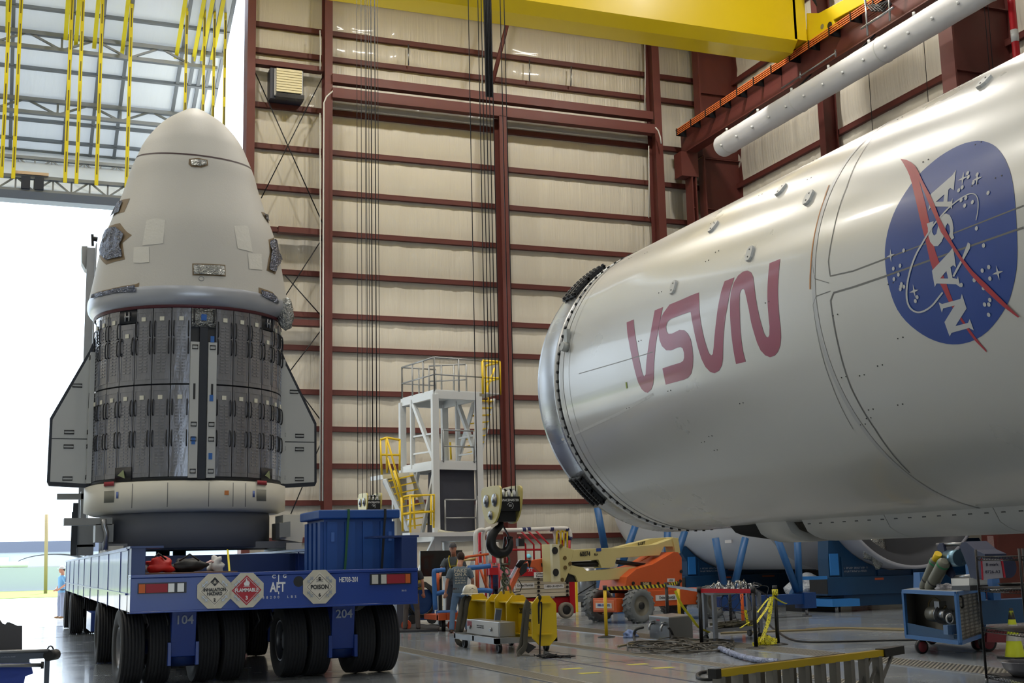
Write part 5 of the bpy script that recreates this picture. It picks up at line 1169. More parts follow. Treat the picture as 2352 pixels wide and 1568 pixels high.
m_ = MB(); rnd = random.Random(11); g0_ = PZ(1240, 1507, .03)
pts = [(g0_.x-.02+.0065*k+rnd.gauss(0, .07), g0_.y-.05+rnd.gauss(0, .10), .012+rnd.random()*.06*(1-k/90)) for k in range(80)]
m_.tube(catmull(pts, 3, False), .009, 5); o = m_.build('rope_pile', rope_black); tag(o, 'tangled black rope end on the floor right of the lifting beam', 'rope')
sh = mat('galvanised_shackle', (110, 108, 96), .45, .7, .2, 12)
def shackle(c, r_, par, w=.022):
    c = Vector(c); m_ = MB(); m_.tube([c+Vector((r_*math.sin(a_), 0, r_*1.2*math.cos(a_))) for a_ in [math.radians(-125+25*k) for k in range(11)]], w, 8); m_.cyl(c+Vector((-r_*1.1, 0, -r_*.75)), c+Vector((r_*1.1, 0, -r_*.75)), w*.9, seg=8); return m_.build('shackle', sh, par)
rg = E('lifting_chain', 'green and grey chain shackles between the big hook and the lifting beam', 'rigging', (8.7, 21.2, 1.0))
hp = PY(1163, 1240, 21.17)
m_ = MB(); 
for dx in (-.05, .05): m_.tube([(hp.x-.0+dx*.4, 21.17, hp.z+.06), (hp.x+dx, 21.17, hp.z-.1), (hp.x+dx*1.1, 21.17, PY(1163, 1270, 21.17).z)], .02, 6)
m_.build('link', blackm, rg)
shackle(PY(1160, 1287, 21.17), .085, rg); 
gm_ = mat('green_chain', (50, 66, 36), .6, 0, .3, 12)
for k, (px, py) in enumerate(((1155, 1303), (1164, 1312), (1158, 1324), (1163, 1335), (1157, 1338))):
    p = PY(px, py, 21.17); MB().tube([p+Vector((.05*math.cos(a_)*(1 if k % 2 else .5), .04*math.sin(a_), .06*math.sin(a_))) for a_ in [i*.785 for i in range(8)]], .02, 6, closed=True).build('chain_link', gm_ if k in (0, 4, 2) else sh, rg)
m_ = MB(); m_.tube([PY(1161, 1340, 21.17), PY(1156, 1352, 21.3), PY(1157, 1362, 22.0)], .022, 6); m_.tube([PY(1166, 1338, 21.17), PY(1172, 1350, 21.3), PY(1173, 1360, 22.2)], .022, 6); m_.build('link', sh, rg)
shackle((bx-.05, 22.9, 1.02), .08, rg, .025); 
o = shackle((bx+.02, 22.3, .93), .06, None); tag(o, 'loose shackle lying on top of the lifting beam flange', 'shackle')
# ------------------------------------------------------------------ stair tower near the end wall
NP = EYE+ray(1003, 1288)*38.3; NP.z = 0; dl = az(-10); dr_ = az(80)
Ll = along(NP, dl, 928); Lr = along(NP, dr_, 1107); Lx = along(NP, dr_, 1160)
tw = E('stair_tower', 'white steel access tower with yellow stairs and rails before the end wall', 'stair tower', NP)
def T(a_, b2, z): return NP+dr_*a_+dl*b2+Vector((0, 0, z))     # a right, b away-left
Zd, Zm, Zb = 6.75, 4.55, 2.35
def twb(pts, w, name='beam', mt=fadedw): m_ = MB(); [m_.bar(a_, b2, w) for a_, b2 in pts]; return m_.build(name, mt, tw)
for a_, b2 in ((0, 0), (Lr, 0), (0, Ll), (Lr, Ll)): MB().bar(T(a_, b2, 0), T(a_, b2, Zd), .2).build('post', fadedw, tw)
MB().bar(T(0, Ll*.68, Zm), T(0, Ll*.68, Zd), .13).build('post', fadedw, tw); MB().bar(T(Lr, Ll*.6, Zm), T(Lr, Ll*.6, Zd), .13).build('post', fadedw, tw)
for z, h in ((Zd, .24), (Zm, .24), (Zb, .2)):
    m_ = MB(); 
    for p0, p1 in ((T(0, 0, z), T(0, Ll, z)), (T(0, 0, z), T(Lr, 0, z)), (T(Lr, 0, z), T(Lr, Ll, z)), (T(0, Ll, z), T(Lr, Ll, z))): m_.bar(p0, p1, .12, h)
    m_.build('ring_beam', fadedw, tw)
    m_ = MB(); m_.prism([T(0, 0, z+h/2), T(Lr if z < Zd else Lx, 0, z+h/2), T(Lr if z < Zd else Lx, Ll*(1 if z < Zd else .5), z+h/2), T(Lr, Ll, z+h/2), T(0, Ll, z+h/2)], (0, 0, .04)); m_.build('deck', fadedw, tw)
twb([(T(0, 0, Zm+.1), T(0, Ll*.68, Zd)), ], .12, 'diagonal'); twb([(T(Lr, 0, Zm+.1), T(Lr, Ll*.6, Zd))], .12, 'diagonal')
twb([(T(0, Ll*.45, Zb), T(0, 0, Zm))], .1, 'diagonal'); twb([(T(0, Ll*.9, Zb), T(0, Ll*.5, Zm))], .1, 'diagonal'); twb([(T(0, 0, Zb), T(-1.2, .2, 0.1))], .16, 'outrigger'); twb([(T(Lr, 0, Zb), T(Lr+1.1, .2, 0.1))], .16, 'outrigger'); twb([(T(Lr, 0, Zb), T(Lr*.55, .2, 0.1))], .14, 'outrigger'); twb([(T(0, 0, Zb), T(Lr*.45, .2, 0.1))], .14, 'outrigger')
def rail(P_, z0, h=1.07, mt=railm, r_=.028, n_mid=1, posts=3):
    m_ = MB(); m_.tube([p+Vector((0, 0, z0+h)) for p in P_], r_, 6)
    for k in range(n_mid): m_.tube([p+Vector((0, 0, z0+h*(k+1)/(n_mid+1))) for p in P_], r_*.9, 6)
    for a_, b2 in zip(P_[:-1], P_[1:]):
        for k in range(posts+1): p = a_.lerp(b2, k/posts); m_.tube([p+Vector((0, 0, z0)), p+Vector((0, 0, z0+h))], r_, 6)
    return m_.build('guard_rail', mt, tw)
rail([T(0, 0, 0), T(0, Ll, 0)], Zd+.1); rail([T(0, 0, 0), T(Lr*1.12, 0, 0)], Zd+.1, posts=2); rail([T(Lr*.3, Ll*.55, 0), T(Lr*.9, Ll*.2, 0)], Zd+.1, 1.0); rail([T(0, Ll, 0), T(Lr*.8, Ll, 0)], Zd+.1, posts=2)
rail([T(Lr*1.12, 0, 0), T(Lx, 0, 0), T(Lx, Ll*.4, 0)], Zd+.1, 1.07, yel2, .04, 1, 1)
rail([T(.25, -.05, 0), T(Lr-.2, -.05, 0)], Zm+.1, 1.0, posts=1); rail([T(.25, -.12, 0), T(Lr-.2, -.12, 0)], Zb+.05, 1.1, posts=1)
for z in (Zm+.45, Zm+1.0): twb([(T(0, 0, z), T(0, Ll*.68, z+.02))], .05, 'side_bar'); twb([(T(Lr, 0, z), T(Lr, Ll*.6, z))], .05, 'side_bar')
tarp = mat('dark_grey_tarp', (62, 64, 74), .85, 0, .1, 1.5, bump=.6, bscale=2)
m_ = MB(); m_.prism([T(.12, .12, Zb+.1), T(Lr-.12, .12, Zb+.1), T(Lr-.12, .12, Zm-.1), T(.12, .12, Zm-.1)], dl*.03); m_.build('tarp', tarp, tw, 'dark grey tarpaulin sheet')
m_ = MB(); m_.prism([T(.1, .2, Zb+.1), T(.1, Ll*.35, Zb+.1), T(.1, Ll*.3, Zm-.2), T(.1, .2, Zm-.1)], dr_*.03); m_.build('tarp', tarp, tw)
m_ = MB(); m_.tube([T(Lr*k/8, -.1, Zb+.2-.09*math.sin(math.pi*k/8)) for k in range(9)], .06, 8); m_.build('rolled_tarp', mat('cream_canvas', (190, 186, 164), .8), tw)
# flights of steps, cut to survey outlines on planes beside the tower
def flight(tl, tr_, bl_, br, p0, nrm, n, w, name='stair_flight'):
    t = MB(); P_ = lambda s_, px, py: PN(px, py, p0, nrm)
    A, B, C_, D = [PN(*q_, p0, nrm) for q_ in (tl, tr_, bl_, br)]
    t.bar(A, C_, .05, .26, nrm); t.bar(B, D, .05, .26, nrm); f = t.build(name, fadedw, tw)
    for k in range(n):
        s_ = (k+.4)/n; a_ = A.lerp(C_, s_); b2 = B.lerp(D, s_); MB().bar(a_, b2, .26, .035).build('tread', yel2, f)
    return f
pl0 = T(-.2, -.35, 0); nf = az(-10)
flight((884, 1100), (945, 1085), (936, 1218), (990, 1212), T(0, 1.0, 0), nf, 8, .8)
flight((1092, 912), (1132, 916), (1052, 1058), (1103, 1040), T(0, 1.4, 0), nf, 8, .8)
def yr(pts, p0, name='hand_rail', r_=.035): return MB().tube([PN(*p_, p0, nf) for p_ in pts], r_, 8).build(name, yel2, tw)
p0_ = T(0, .6, 0)
yr([(872, 1010), (888, 1005), (919, 1010)], p0_); yr([(888, 1005), (923, 1130)], p0_); yr([(889, 1050), (921, 1158)], p0_); yr([(873, 1010), (877, 1090)], p0_); yr([(887, 1005), (889, 1086)], p0_); yr([(918, 1010), (918, 1080)], p0_); yr([(873, 1044), (918, 1045)], p0_)
p1_ = T(0, -.2, 0)
yr([(922, 1142), (941, 1138), (997, 1136), (996, 1212)], p1_); yr([(922, 1142), (925, 1220)], p1_); yr([(941, 1138), (943, 1232)], p1_); yr([(922, 1182), (943, 1178), (997, 1174)], p1_); yr([(948, 1142), (953, 1214)], p1_); yr([(990, 1136), (990, 1205)], p1_); yr([(905, 1080), (928, 1155)], p1_)
yr([(1136, 845), (1120, 890), (1124, 930)], T(0, 1.5, 0)); yr([(1034+0, 1015), (1036, 1055)], T(0, 2, 0))
m_ = MB(); m_.prism([PN(*p_, T(0, 1.2, 0), nf) for p_ in ((878, 1090), (950, 1083), (950, 1092), (880, 1100))], nf*.9); m_.build('landing', fadedw, tw)
m_ = MB(); m_.prism([PN(*p_, T(0, 1.5, 0), nf) for p_ in ((882, 1096), (932, 1100), (934, 1172), (928, 1192), (912, 1160), (882, 1110))], nf*.1); m_.prism([PN(*p_, T(0, 1.5, 0), nf) for p_ in ((912, 1178), (938, 1210), (938, 1235), (912, 1235))], nf*.1); m_.build('side_sheet', mat('pale_sheet', (180, 182, 184), .6), tw)
m_ = MB(); m_.bar(PN(933, 1228, p1_, nf), PN(1106, 1226, p1_, nf), .5, .12); m_.build('lower_landing', fadedw, tw)
MB().bar(PN(905, 1140, T(0, 1.6, 0), nf)*1.0, Vector((PN(905, 1140, T(0, 1.6, 0), nf).x, PN(905, 1140, T(0, 1.6, 0), nf).y, 0)), .12).build('post', fadedw, tw)
# ------------------------------------------------------------------ red scissor lift with padded rails
YS = 33.0
def PR(px, py, Y=YS): return PY(px, py, Y)
def rect(m_, x0, y0, x1, y1, Y, d): xm = (x0+x1)/2; m_.box((PY(x0, y1, Y).x, Y, PY(xm, y1, Y).z), (PY(x1, y1, Y).x, Y+d, PY(xm, y0, Y).z)); return m_
sc = E('scissor_lift', 'red scissor lift with cream folded arms and white padded guard rails', 'scissor lift', (PR(1250, 1418).x, YS, 0))
m_ = MB(); rect(m_, 1178, 1372, 1320, 1408, YS+.1, 1.2); m_.build('base', red_paint, sc, bevel=.02)
m_ = MB(); rect(m_, 1310, 1332, 1322, 1408, YS, 1.3); m_.build('end_housing', red_paint, sc)
m_ = MB(); rect(m_, 1185, 1306, 1300, 1322, YS-.05, 1.4); m_.build('platform_deck', red_paint, sc, bevel=.01)
cream2 = mat('cream_scissor_arm', (196, 186, 164), .5, 0, .06, 3)
for k in range(5):
    y_ = 1323+k*9.6; m_ = MB(); rect(m_, 1184, y_, 1309, y_+8.6, YS+.02, .12); a_ = m_.build('scissor_arm', cream2, sc)
    m_ = MB(); 
    for px in (1237, 1303): p = PR(px, y_+5); m_.cyl((p.x, YS-.03, p.z), (p.x, YS+.05, p.z), .035, seg=8)
    m_.build('pivot', blackm, a_)
m_ = MB(); rect(m_, 1186, 1323, 1308, 1371, YS+.2, .8); m_.build('arm_gap_shade', mat('arm_shadow_grey', (90, 86, 78), .7), sc)  # grey block whose colour stands for the shade between the folded arms
def decalbox(t_, px, py, w, h, Y, par, size, inv=False, sx=1.0):
    a_ = PY(px, py, Y); o_ = MB().box((a_.x-w/2, Y-.012, a_.z-h/2), (a_.x+w/2, Y, a_.z+h/2)).build('sticker', mat('sticker_white', (220, 220, 220), .5), par)
    text(t_, (a_.x, Y-.014, a_.z), size, black_txt, o_, sx=sx, bold=.001); return o_
decalbox('United Rentals', 1206, 1344, .55, .14, YS+.02, sc, .1, sx=.8); decalbox('1-800-UR-RENTS', 1272, 1346, .6, .12, YS+.02, sc, .085, sx=.85); decalbox('United\nRentals', 1240, 1320, .36, .16, YS-.05, sc, .08)
text('32', (PR(1216, 1306).x, YS-.06, PR(1222, 1308).z), .14, white_txt, sc); decalbox('1-800', 1262, 1371, .3, .06, YS+.1, sc, .05)
for px, dx in ((1300, 0), (1196, 0)):
    p = PR(px, 1406); w_ = MB().lathe([(.001, -.04), (.10, -.04), (.12, -.02), (.13, -.06), (.21, -.06), (.22, -.04), (.22, .08), (.001, .08)], (p.x, YS-.02, .22), 'Y', 28).build('wheel', mat('grey_tyre', (120, 114, 104), .8), sc)
    MB().lathe([(.001, -.05), (.10, -.05), (.12, -.035)], (p.x, YS-.02, .22), 'Y', 20).build('hub', black, w_)
wf = mat('white_foam', (218, 216, 212), .6, 0, .03, 5); tapeb = mat('blue_tape_band', (28, 36, 92), .5)
def foam(pts, Y=YS, r_=.06): return MB().tube(catmull([tuple(PY(*p_, Y)) for p_ in pts], 3, False), r_, 10).build('padded_rail', wf, sc, 'white foam padded rail')
foam([(1140, 1217), (1190, 1217), (1250, 1214), (1295, 1213), (1306, 1216), (1310, 1228), (1310, 1238)])
foam([(1262, 1216), (1272, 1218), (1276, 1232), (1276, 1250)], YS+.1); foam([(1280, 1216), (1288, 1220), (1291, 1240)], YS+.3)
foam([(1094, 1300), (1093, 1260), (1092, 1232), (1096, 1220), (1106, 1216), (1113, 1218)], YS-.2); foam([(1112, 1298), (1110, 1250), (1110, 1228), (1116, 1217), (1128, 1213)], YS-.1); foam([(1126, 1295), (1124, 1250), (1123, 1228), (1130, 1217), (1145, 1214)], YS); foam([(1143, 1300), (1141, 1260), (1140, 1245)], YS)
for px, py in ((1203, 1216), (1214, 1215), (1267, 1214), (1302, 1215), (1309, 1235)): p = PR(px, py); MB().cyl(p-Vector((.05, 0, 0)), p+Vector((.05, 0, 0)), .064, seg=10).build('tape_band', tapeb, sc)
def redp(pts, r_=.028, Y=YS+.3): return MB().tube([PY(*p_, Y) for p_ in pts], r_, 8).build('rail_pipe', red_paint, sc)
for x0, y0_, x1, y1_, y2 in ((1192, 1233, 1207, 1250, 1292), (1197, 1220, 1226, 1250, 1300), (1212, 1218, 1243, 1250, 1298), (1230, 1218, 1261, 1250, 1290)): redp([(x0, y0_), (x1, y1_), (x1+1, y2)])
redp([(1120, 1262), (1180, 1262), (1290, 1262)]); redp([(1165, 1262), (1165, 1300)]); redp([(1276, 1240), (1276, 1310)]); redp([(1291, 1238), (1291, 1310)]); redp([(1308, 1240), (1308, 1310)], .035); redp([(1166, 1215), (1300, 1215)], .02)
for px in (1279, 1288, 1295, 1303): MB().tube([PR(px, 1258), PR(px, 1222), PR(px+3, 1217), PR(px+5, 1222)], .026, 8).build('yellow_bar', yel2, sc)
for x0, x1 in ((1100, 1107), (1131, 1139)): m_ = MB(); rect(m_, x0, 1222, x1, 1292, YS-.05, .04); o_ = m_.build('red_gate', mat('bright_red_sheet', (214, 40, 60), .5), sc); p = PR((x0+x1)/2, 1270, YS-.06); MB().lathe([(.03, -.01), (.05, -.01), (.05, 0)], p, 'Y', 14).build('ring_mark', white_txt, o_)
m_ = MB(); rect(m_, 1124, 1303, 1145, 1320, YS-.3, .3); m_.build('control_box', red_paint, sc)
MB().box(PR(1188, 1250)-Vector((.0, .1, .05)), PR(1200, 1238)+Vector((.02, .1, .02))).build('camera_box', black, sc)
for px in (1095, 1112, 1126, 1143): p = PR(px, 1298); MB().cyl((p.x, YS-.1, .3), (p.x, YS-.1, p.z+.05), .03, seg=8).build('rail_pipe', red_paint, sc)
MB().box((PR(1092, 1300).x, YS-.2, .25), (PR(1182, 1300).x, YS+1.1, .45)).build('chassis_tail', red_paint, sc)
# ------------------------------------------------------------------ orange and cream articulated boom lift
og = mat('lift_orange', (206, 92, 44), .42, 0, .07, 3); cm = mat('lift_cream', (206, 192, 132), .42, 0, .05, 3); cmd = mat('lift_cream_pale', (214, 206, 170), .42)
bo = Vector((14.9, 29.6, 0)); LA = 74.3; BM = fr((14.3, 29.6, 0), LA)      # x backwards along the lift, y away
jl = E('boom_lift', 'orange and cream articulated boom lift with knobbly tyres behind the barrier', 'boom lift', (15.6, 29.8, 0))
def BX(a_, b2, name, mt, par=None, bevel=.01, lab=None): return MB().box(a_, b2, BM).build(name, mt, par or jl, lab, bevel=bevel)
BX((-.35, -.45, .28), (.55, .45, .62), 'bumper', og); BX((.5, -.55, .38), (3.3, .55, .78), 'chassis', og); BX((-.37, -.38, .32), (-.34, .38, .58), 'front_plate', mat('lift_pale_orange', (228, 130, 84), .4)); 
bum = [BM @ Vector(v) for v in ((-.375, 0, .45),)][0]
o_ = BX((-.385, -.3, .38), (-.37, .3, .50), 'sticker', mat('sticker_white', (220, 220, 220)), bevel=0); text('1-800-UR-RENTS', bum-az(LA)*.02, .085, mat('sticker_blue', (30, 70, 150)), o_, right=BM.to_3x3() @ Vector((0, -1, 0)), sx=.8, bold=.001)
o_ = BX((.9, -.565, .52), (1.7, -.55, .66), 'sticker', mat('sticker_white', (220, 220, 220)), bevel=0); text('United Rentals', BM @ Vector((1.3, -.568, .59)), .12, black_txt, o_, right=BM.to_3x3() @ Vector((1, 0, 0)), sx=.8, bold=.001)
gt = mat('grey_lift_tyre', (112, 116, 118), .85, 0, .12, 8)
def knob_tyre(x, y, par=jl):
    c = BM @ Vector((x, y, .43)); ax = BM.to_3x3() @ Vector((0, 1, 0)); m_ = MB()
    m_.lathe([(.25, -.12), (.30, -.15), (.38, -.15), (.41, -.13), (.41, .13), (.38, .15), (.30, .15), (.25, .12)], (0, 0, 0), 'Y', 36)
    for k in range(18):
        a_ = 2*math.pi*k/18
        for sd, of in ((-1, 0), (1, .17)):
            t_ = a_+of; p = Vector((math.cos(t_)*.418, sd*.075, math.sin(t_)*.418)); q_ = Vector((math.cos(t_+.14)*.418, sd*.14, math.sin(t_+.14)*.418)); m_.bar(p-Vector((0, sd*.05, 0)), q_, .055, .03, (math.cos(t_), 0, math.sin(t_)))
    M_ = Matrix.Translation(c) @ Matrix.Rotation(math.atan2(-ax.x, ax.y), 4, 'Z')
    for v in m_.bm.verts: v.co = M_ @ v.co
    t = m_.build('tyre', gt, par)
    m_ = MB(); m_.lathe([(.25, -.12), (.24, -.10), (.22, -.06), (.12, -.04), (.10, -.1), (.001, -.1)], (0, 0, 0), 'Y', 28)
    for v in m_.bm.verts: v.co = M_ @ v.co
    m_.build('rim', mat('lift_rim', (128, 124, 112), .5, .3), t)
    m_ = MB(); m_.lathe([(.09, -.1), (.09, -.13), (.001, -.13)], (0, 0, 0), 'Y', 16)
    for v in m_.bm.verts: v.co = M_ @ v.co
    m_.build('hub', black, t)
for x, y in ((.15, -.72), (.15, .80), (2.75, -.72), (2.75, .72)): knob_tyre(x, y)
p0b = BM @ Vector((1, -.15, 0)); nb = BM.to_3x3() @ Vector((0, 1, 0))
def BP(pts, th, name, mt, off=0, par=None, bevel=.008, lab=None):
    b0 = p0b+nb*off; return MB().prism([PN(*p_, b0, nb) for p_ in pts], nb*th).build(name, mt, par or jl, lab, bevel=bevel)
BP([(1434, 1355), (1440, 1325), (1462, 1306), (1500, 1295), (1520, 1283), (1548, 1267), (1558, 1268), (1566, 1280), (1567, 1352), (1500, 1357)], 1.0, 'turret_hood', og, -.35)
BP([(1440, 1352), (1566, 1352), (1560, 1362), (1450, 1362)], .8, 'turntable', black, -.25)
BP([(1440, 1310), (1460, 1300), (1500, 1300), (1480, 1345), (1445, 1345), (1430, 1335)], .3, 'turret_side', cm, .7)
o_ = BP([(1472, 1336), (1496, 1336), (1496, 1345), (1472, 1345)], .01, 'badge', black, -.365, bevel=0); text('E450AJ', PN(1484, 1340.5, p0b-nb*.38, nb), .10, mat('cream_letter', (214, 196, 150)), o_, right=BM.to_3x3() @ Vector((1, 0, 0)), bold=.002, sx=.75)
o_ = BP([(1533, 1328), (1550, 1328), (1550, 1336), (1533, 1336)], .01, 'sticker', mat('sticker_white', (220, 220, 220)), -.365, bevel=0); marks(PN(1541, 1332, p0b-nb*.375, nb), .15, .06, black_txt, o_, right=BM.to_3x3() @ Vector((1, 0, 0)), rows=2)
for px, py in ((1454, 1339), (1511, 1340), (1562, 1334), (1564, 1312)): p = PN(px, py, p0b-nb*.36, nb); MB().cyl(p, p-nb*.02, .045, seg=12).build('hole_plug', black, jl)
mst = BP([(1268, 1249), (1284, 1251), (1318, 1262), (1312, 1290), (1314, 1296), (1297, 1336), (1272, 1336)], .42, 'link_plate', cm, -.12, lab='cream link plate'); BP([(1268, 1249), (1284, 1250), (1288, 1335), (1272, 1337)], .1, 'link_edge', cmd, -.16)
for px, py, r_ in ((1274, 1264, .09), (1276, 1314, .09), (1288, 1254, .05), (1297, 1281, .05), (1298, 1303, .05), (1309, 1294, .05), (1291, 1331, .05)):
    p = PN(px, py, p0b-nb*(.175 if r_ > .08 else .13), nb); MB().cyl(p, p-nb*.02, r_, seg=14).build('pin', black if r_ > .08 else mat('bronze_pin', (120, 100, 60), .4, .5), mst)
ub = BP([(1318, 1262), (1420, 1257), (1506, 1250), (1545, 1236), (1556, 1236), (1562, 1268), (1550, 1270), (1545, 1255), (1525, 1255), (1515, 1275), (1416, 1281), (1412, 1300), (1400, 1304), (1382, 1304), (1375, 1285), (1312, 1289)], .3, 'upper_boom', cm, -.1)
BP([(1420, 1256), (1500, 1236), (1545, 1233), (1545, 1238), (1506, 1250)], .25, 'rear_boom', cm, .15); BP([(1545, 1234), (1558, 1235), (1563, 1270), (1552, 1272)], .36, 'end_plate', cm, -.14)
BP([(1308, 1297), (1340, 1303), (1350, 1312), (1420, 1304), (1486, 1300), (1500, 1302), (1470, 1318), (1440, 1328), (1420, 1330), (1340, 1335), (1328, 1336), (1322, 1322), (1300, 1314)], .28, 'lower_boom', cm, -.08)
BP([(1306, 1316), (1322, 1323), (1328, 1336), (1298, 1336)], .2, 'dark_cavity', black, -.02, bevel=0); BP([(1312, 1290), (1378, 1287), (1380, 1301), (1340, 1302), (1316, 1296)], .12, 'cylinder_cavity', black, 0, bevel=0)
MB().tube([PN(1316, 1296, p0b, nb), PN(1400, 1292, p0b, nb)], .05, 10).build('lift_cylinder', blackm, jl); MB().tube([PN(1416, 1290, p0b, nb), PN(1484, 1298, p0b, nb)], .055, 10).build('lift_cylinder', blackm, jl)
text('60074', PN(1344, 1272, p0b-nb*.115, nb), .17, black_txt, ub, right=BM.to_3x3() @ Vector((1, 0, 0)), up=(0, 0, 1), bold=.004, sx=.8, name='fleet_number'); text('BLA', PN(1369, 1273, p0b-nb*.115, nb), .07, black_txt, ub, right=BM.to_3x3() @ Vector((1, 0, 0)), bold=.002)
text('E-LIFT', PN(1474, 1248, p0b+nb*.13, nb), .10, black_txt, ub, right=BM.to_3x3() @ Vector((1, 0, .12)), bold=.003)
BP([(1370, 1259), (1381, 1258), (1381, 1265), (1370, 1266)], .01, 'blue_sticker', mat('sticker_blue', (30, 70, 150)), -.115, bevel=0)
BP([(1470, 1290), (1500, 1268), (1505, 1280), (1478, 1300)], .3, 'engine_part', og, .3)
# jib and basket
p0b = Vector((12.3, 29.2, 0)); nb = az(5)
BP([(1215, 1290), (1225, 1286), (1270, 1278), (1272, 1308), (1240, 1314), (1228, 1303), (1210, 1300)], .22, 'jib_boom', og, 0); p = PN(1247, 1296, p0b-nb*.01, nb); BP([(1243, 1293), (1251, 1292), (1252, 1300), (1244, 1301)], .02, 'jib_hole', black, -.015, bevel=0)
BP([(1200, 1285), (1208, 1290), (1176, 1358), (1166, 1356), (1178, 1330)], .2, 'jib_link', og, 0); BP([(1192, 1286), (1200, 1284), (1176, 1328), (1170, 1326)], .05, 'hose_guard', mat('pale_guard', (188, 190, 206), .5), -.05)
BP([(1200, 1296), (1212, 1292), (1210, 1312), (1198, 1322), (1194, 1314)], .2, 'rotator', black, -.05)
m_ = MB()
for k in range(5): m_.tube([PN(1184+k*2, 1300+k, p0b-nb*.1, nb), PN(1195+k*3, 1287, p0b-nb*.1, nb), PN(1212+k*2, 1287, p0b-nb*.1, nb), PN(1216, 1296+k*2, p0b-nb*.1, nb)], .014, 5)
m_.tube([PN(1190, 1330, p0b-nb*.1, nb), PN(1199, 1345, p0b-nb*.1, nb), PN(1194, 1358, p0b-nb*.1, nb), PN(1180, 1360, p0b-nb*.1, nb)], .012, 5)
m_.build('hoses', black, jl)
BY = 29.0
def pad(pts, r_=.055, Y=BY, mt=None, name='padded_rail', lab='blue foam padded basket rail'): return MB().tube(catmull([tuple(PY(*p_, Y)) for p_ in pts], 3, False), r_, 10).build(name, mt or mat('blue_foam', (56, 110, 178), .6), jl, lab)
pad([(1075, 1304), (1100, 1302), (1126, 1299)], Y=28.7, r_=.06); pad([(1000, 1310), (997, 1314), (998, 1350), (1000, 1400)]); pad([(1000, 1310), (1010, 1309), (1022, 1308)]); pad([(1001, 1364), (1014, 1360), (1026, 1360)]); pad([(1003, 1407), (1020, 1406), (1048, 1405)]); pad([(1092, 1356), (1110, 1355), (1130, 1357)], Y=28.7, r_=.06)
def opipe(pts, r_=.03, Y=29.3): return MB().tube([PY(*p_, Y) for p_ in pts], r_, 8).build('basket_frame', og, jl)
opipe([(1060, 1282), (1075, 1278), (1122, 1272)]); opipe([(1094, 1280), (1096, 1356)], .04); opipe([(1103, 1306), (1120, 1356)], .035); opipe([(1112, 1275), (1115, 1340)]); opipe([(1005, 1316), (1006, 1360)], .04); opipe([(1065, 1285), (1093, 1284)]); opipe([(1010, 1410), (1050, 1408)], .06)
MB().tube([PY(1058, 1288, 29.2), PY(1092, 1282, 29.2)], .025, 8).build('control_lever', mat('brass_bar', (190, 170, 110), .4, .3), jl)
a_, b2 = PY(1003, 1424, 29.0), PY(1048, 1406, 29.0); MB().box((a_.x, 28.9, a_.z), (b2.x, 30.0, a_.z+.12)).build('basket_floor', og, jl); MB().box((a_.x, 28.85, a_.z), (a_.x+.18, 29.0, b2.z)).build('toe_box', og, jl); MB().box((b2.x-.28, 28.85, a_.z), (b2.x-.02, 29.0, b2.z)).build('toe_box', og, jl)
MB().cyl((a_.x+.3, 29.4, .0), (a_.x+.3, 29.4, a_.z), .05, seg=10).build('basket_foot', black, jl)
# black screen on a stand
tv = E('display_screen', 'large black flat screen standing behind the two workers', 'screen', (PY(1010, 1400, 31.5).x, 31.5, 0))
a_, b2 = PY(966, 1324, 31.5), PY(1062, 1263, 31.5); MB().box((a_.x, 31.5, a_.z), (b2.x, 31.56, b2.z)).build('panel', glass_dark, tv, bevel=.005); MB().box((a_.x+.5, 31.58, .0), (a_.x+.6, 31.66, a_.z+.2)).build('leg', blackm, tv); MB().box((a_.x+.1, 31.3, 0), (b2.x-.1, 31.9, .04)).build('foot', blackm, tv)
# ------------------------------------------------------------------ the long fairing on blue cradles
FXc, FZc, FR, FY0 = 23.6, 3.72, 2.6, 29.4
fa = E('white_fairing', 'long white cylinder with a dark open end, lying on blue cradles behind the rocket', 'rocket section', (FXc, FY0, 1.1))
wh2 = mat('fairing_white', (206, 208, 214), .42, .05, .04, 1, coat=.2); gr2 = mat('fairing_grey_section', (166, 168, 178), .4, .1, .05, 1)
MB().lathe([(FR, FY0+4.2), (FR, 43.0), (FR-.3, 44.0)], (FXc, 0, FZc), 'Y', 96).build('shell', wh2, fa); MB().lathe([(FR, FY0+4.2), (FR, FY0), (FR-.05, FY0-.02), (FR-.1, FY0)], (FXc, 0, FZc), 'Y', 96).build('end_section', gr2, fa)
MB().lathe([(FR-.1, FY0), (FR-.35, FY0+.1), (FR-.45, FY0+.5), (.001, FY0+.5)], (FXc, 0, FZc), 'Y', 96).build('end_recess', mat('dark_composite', (58, 60, 66), .6, 0, .1, 1), fa)
p = PY(2005, 1255, FY0+.3); m_ = MB(); lump(m_, (p.x, FY0+.25, p.z), (.35, .12, .5), 4, .5, 24).build('foil_blanket', silver, fa, 'crumpled silver foil patch')
m_ = MB(); rnd = random.Random(9)
for k in range(4): m_.tube(catmull([tuple(PY(px+rnd.uniform(-3, 3), py+rnd.uniform(-2, 2), FY0+.25)) for px, py in ((2018, 1262), (2040, 1276), (2060, 1285), (2078, 1290), (2110, 1288), (2140, 1278), (2152, 1268))], 3, False), .018, 5)
for k in range(14): c1 = PY(2062+rnd.uniform(-8, 10), 1288+rnd.uniform(-6, 6), FY0+.2); m_.tube([c1, c1+Vector((rnd.uniform(-.1, .1), 0, rnd.uniform(-.15, .1)))], .014, 5)
m_.build('cable_bundle', mat('grey_cable', (120, 116, 106), .7), fa)
for px, py, w in ((1930, 1235, .5), (1680, 1243, .4)): 
    m_ = MB(); p = PX(px, py, FXc-FR*.8); m_.cbox((p.x-.1, p.y, p.z), (.05, w, .1)); m_.build('access_slot', mat('pale_slot', (190, 190, 194)), fa)
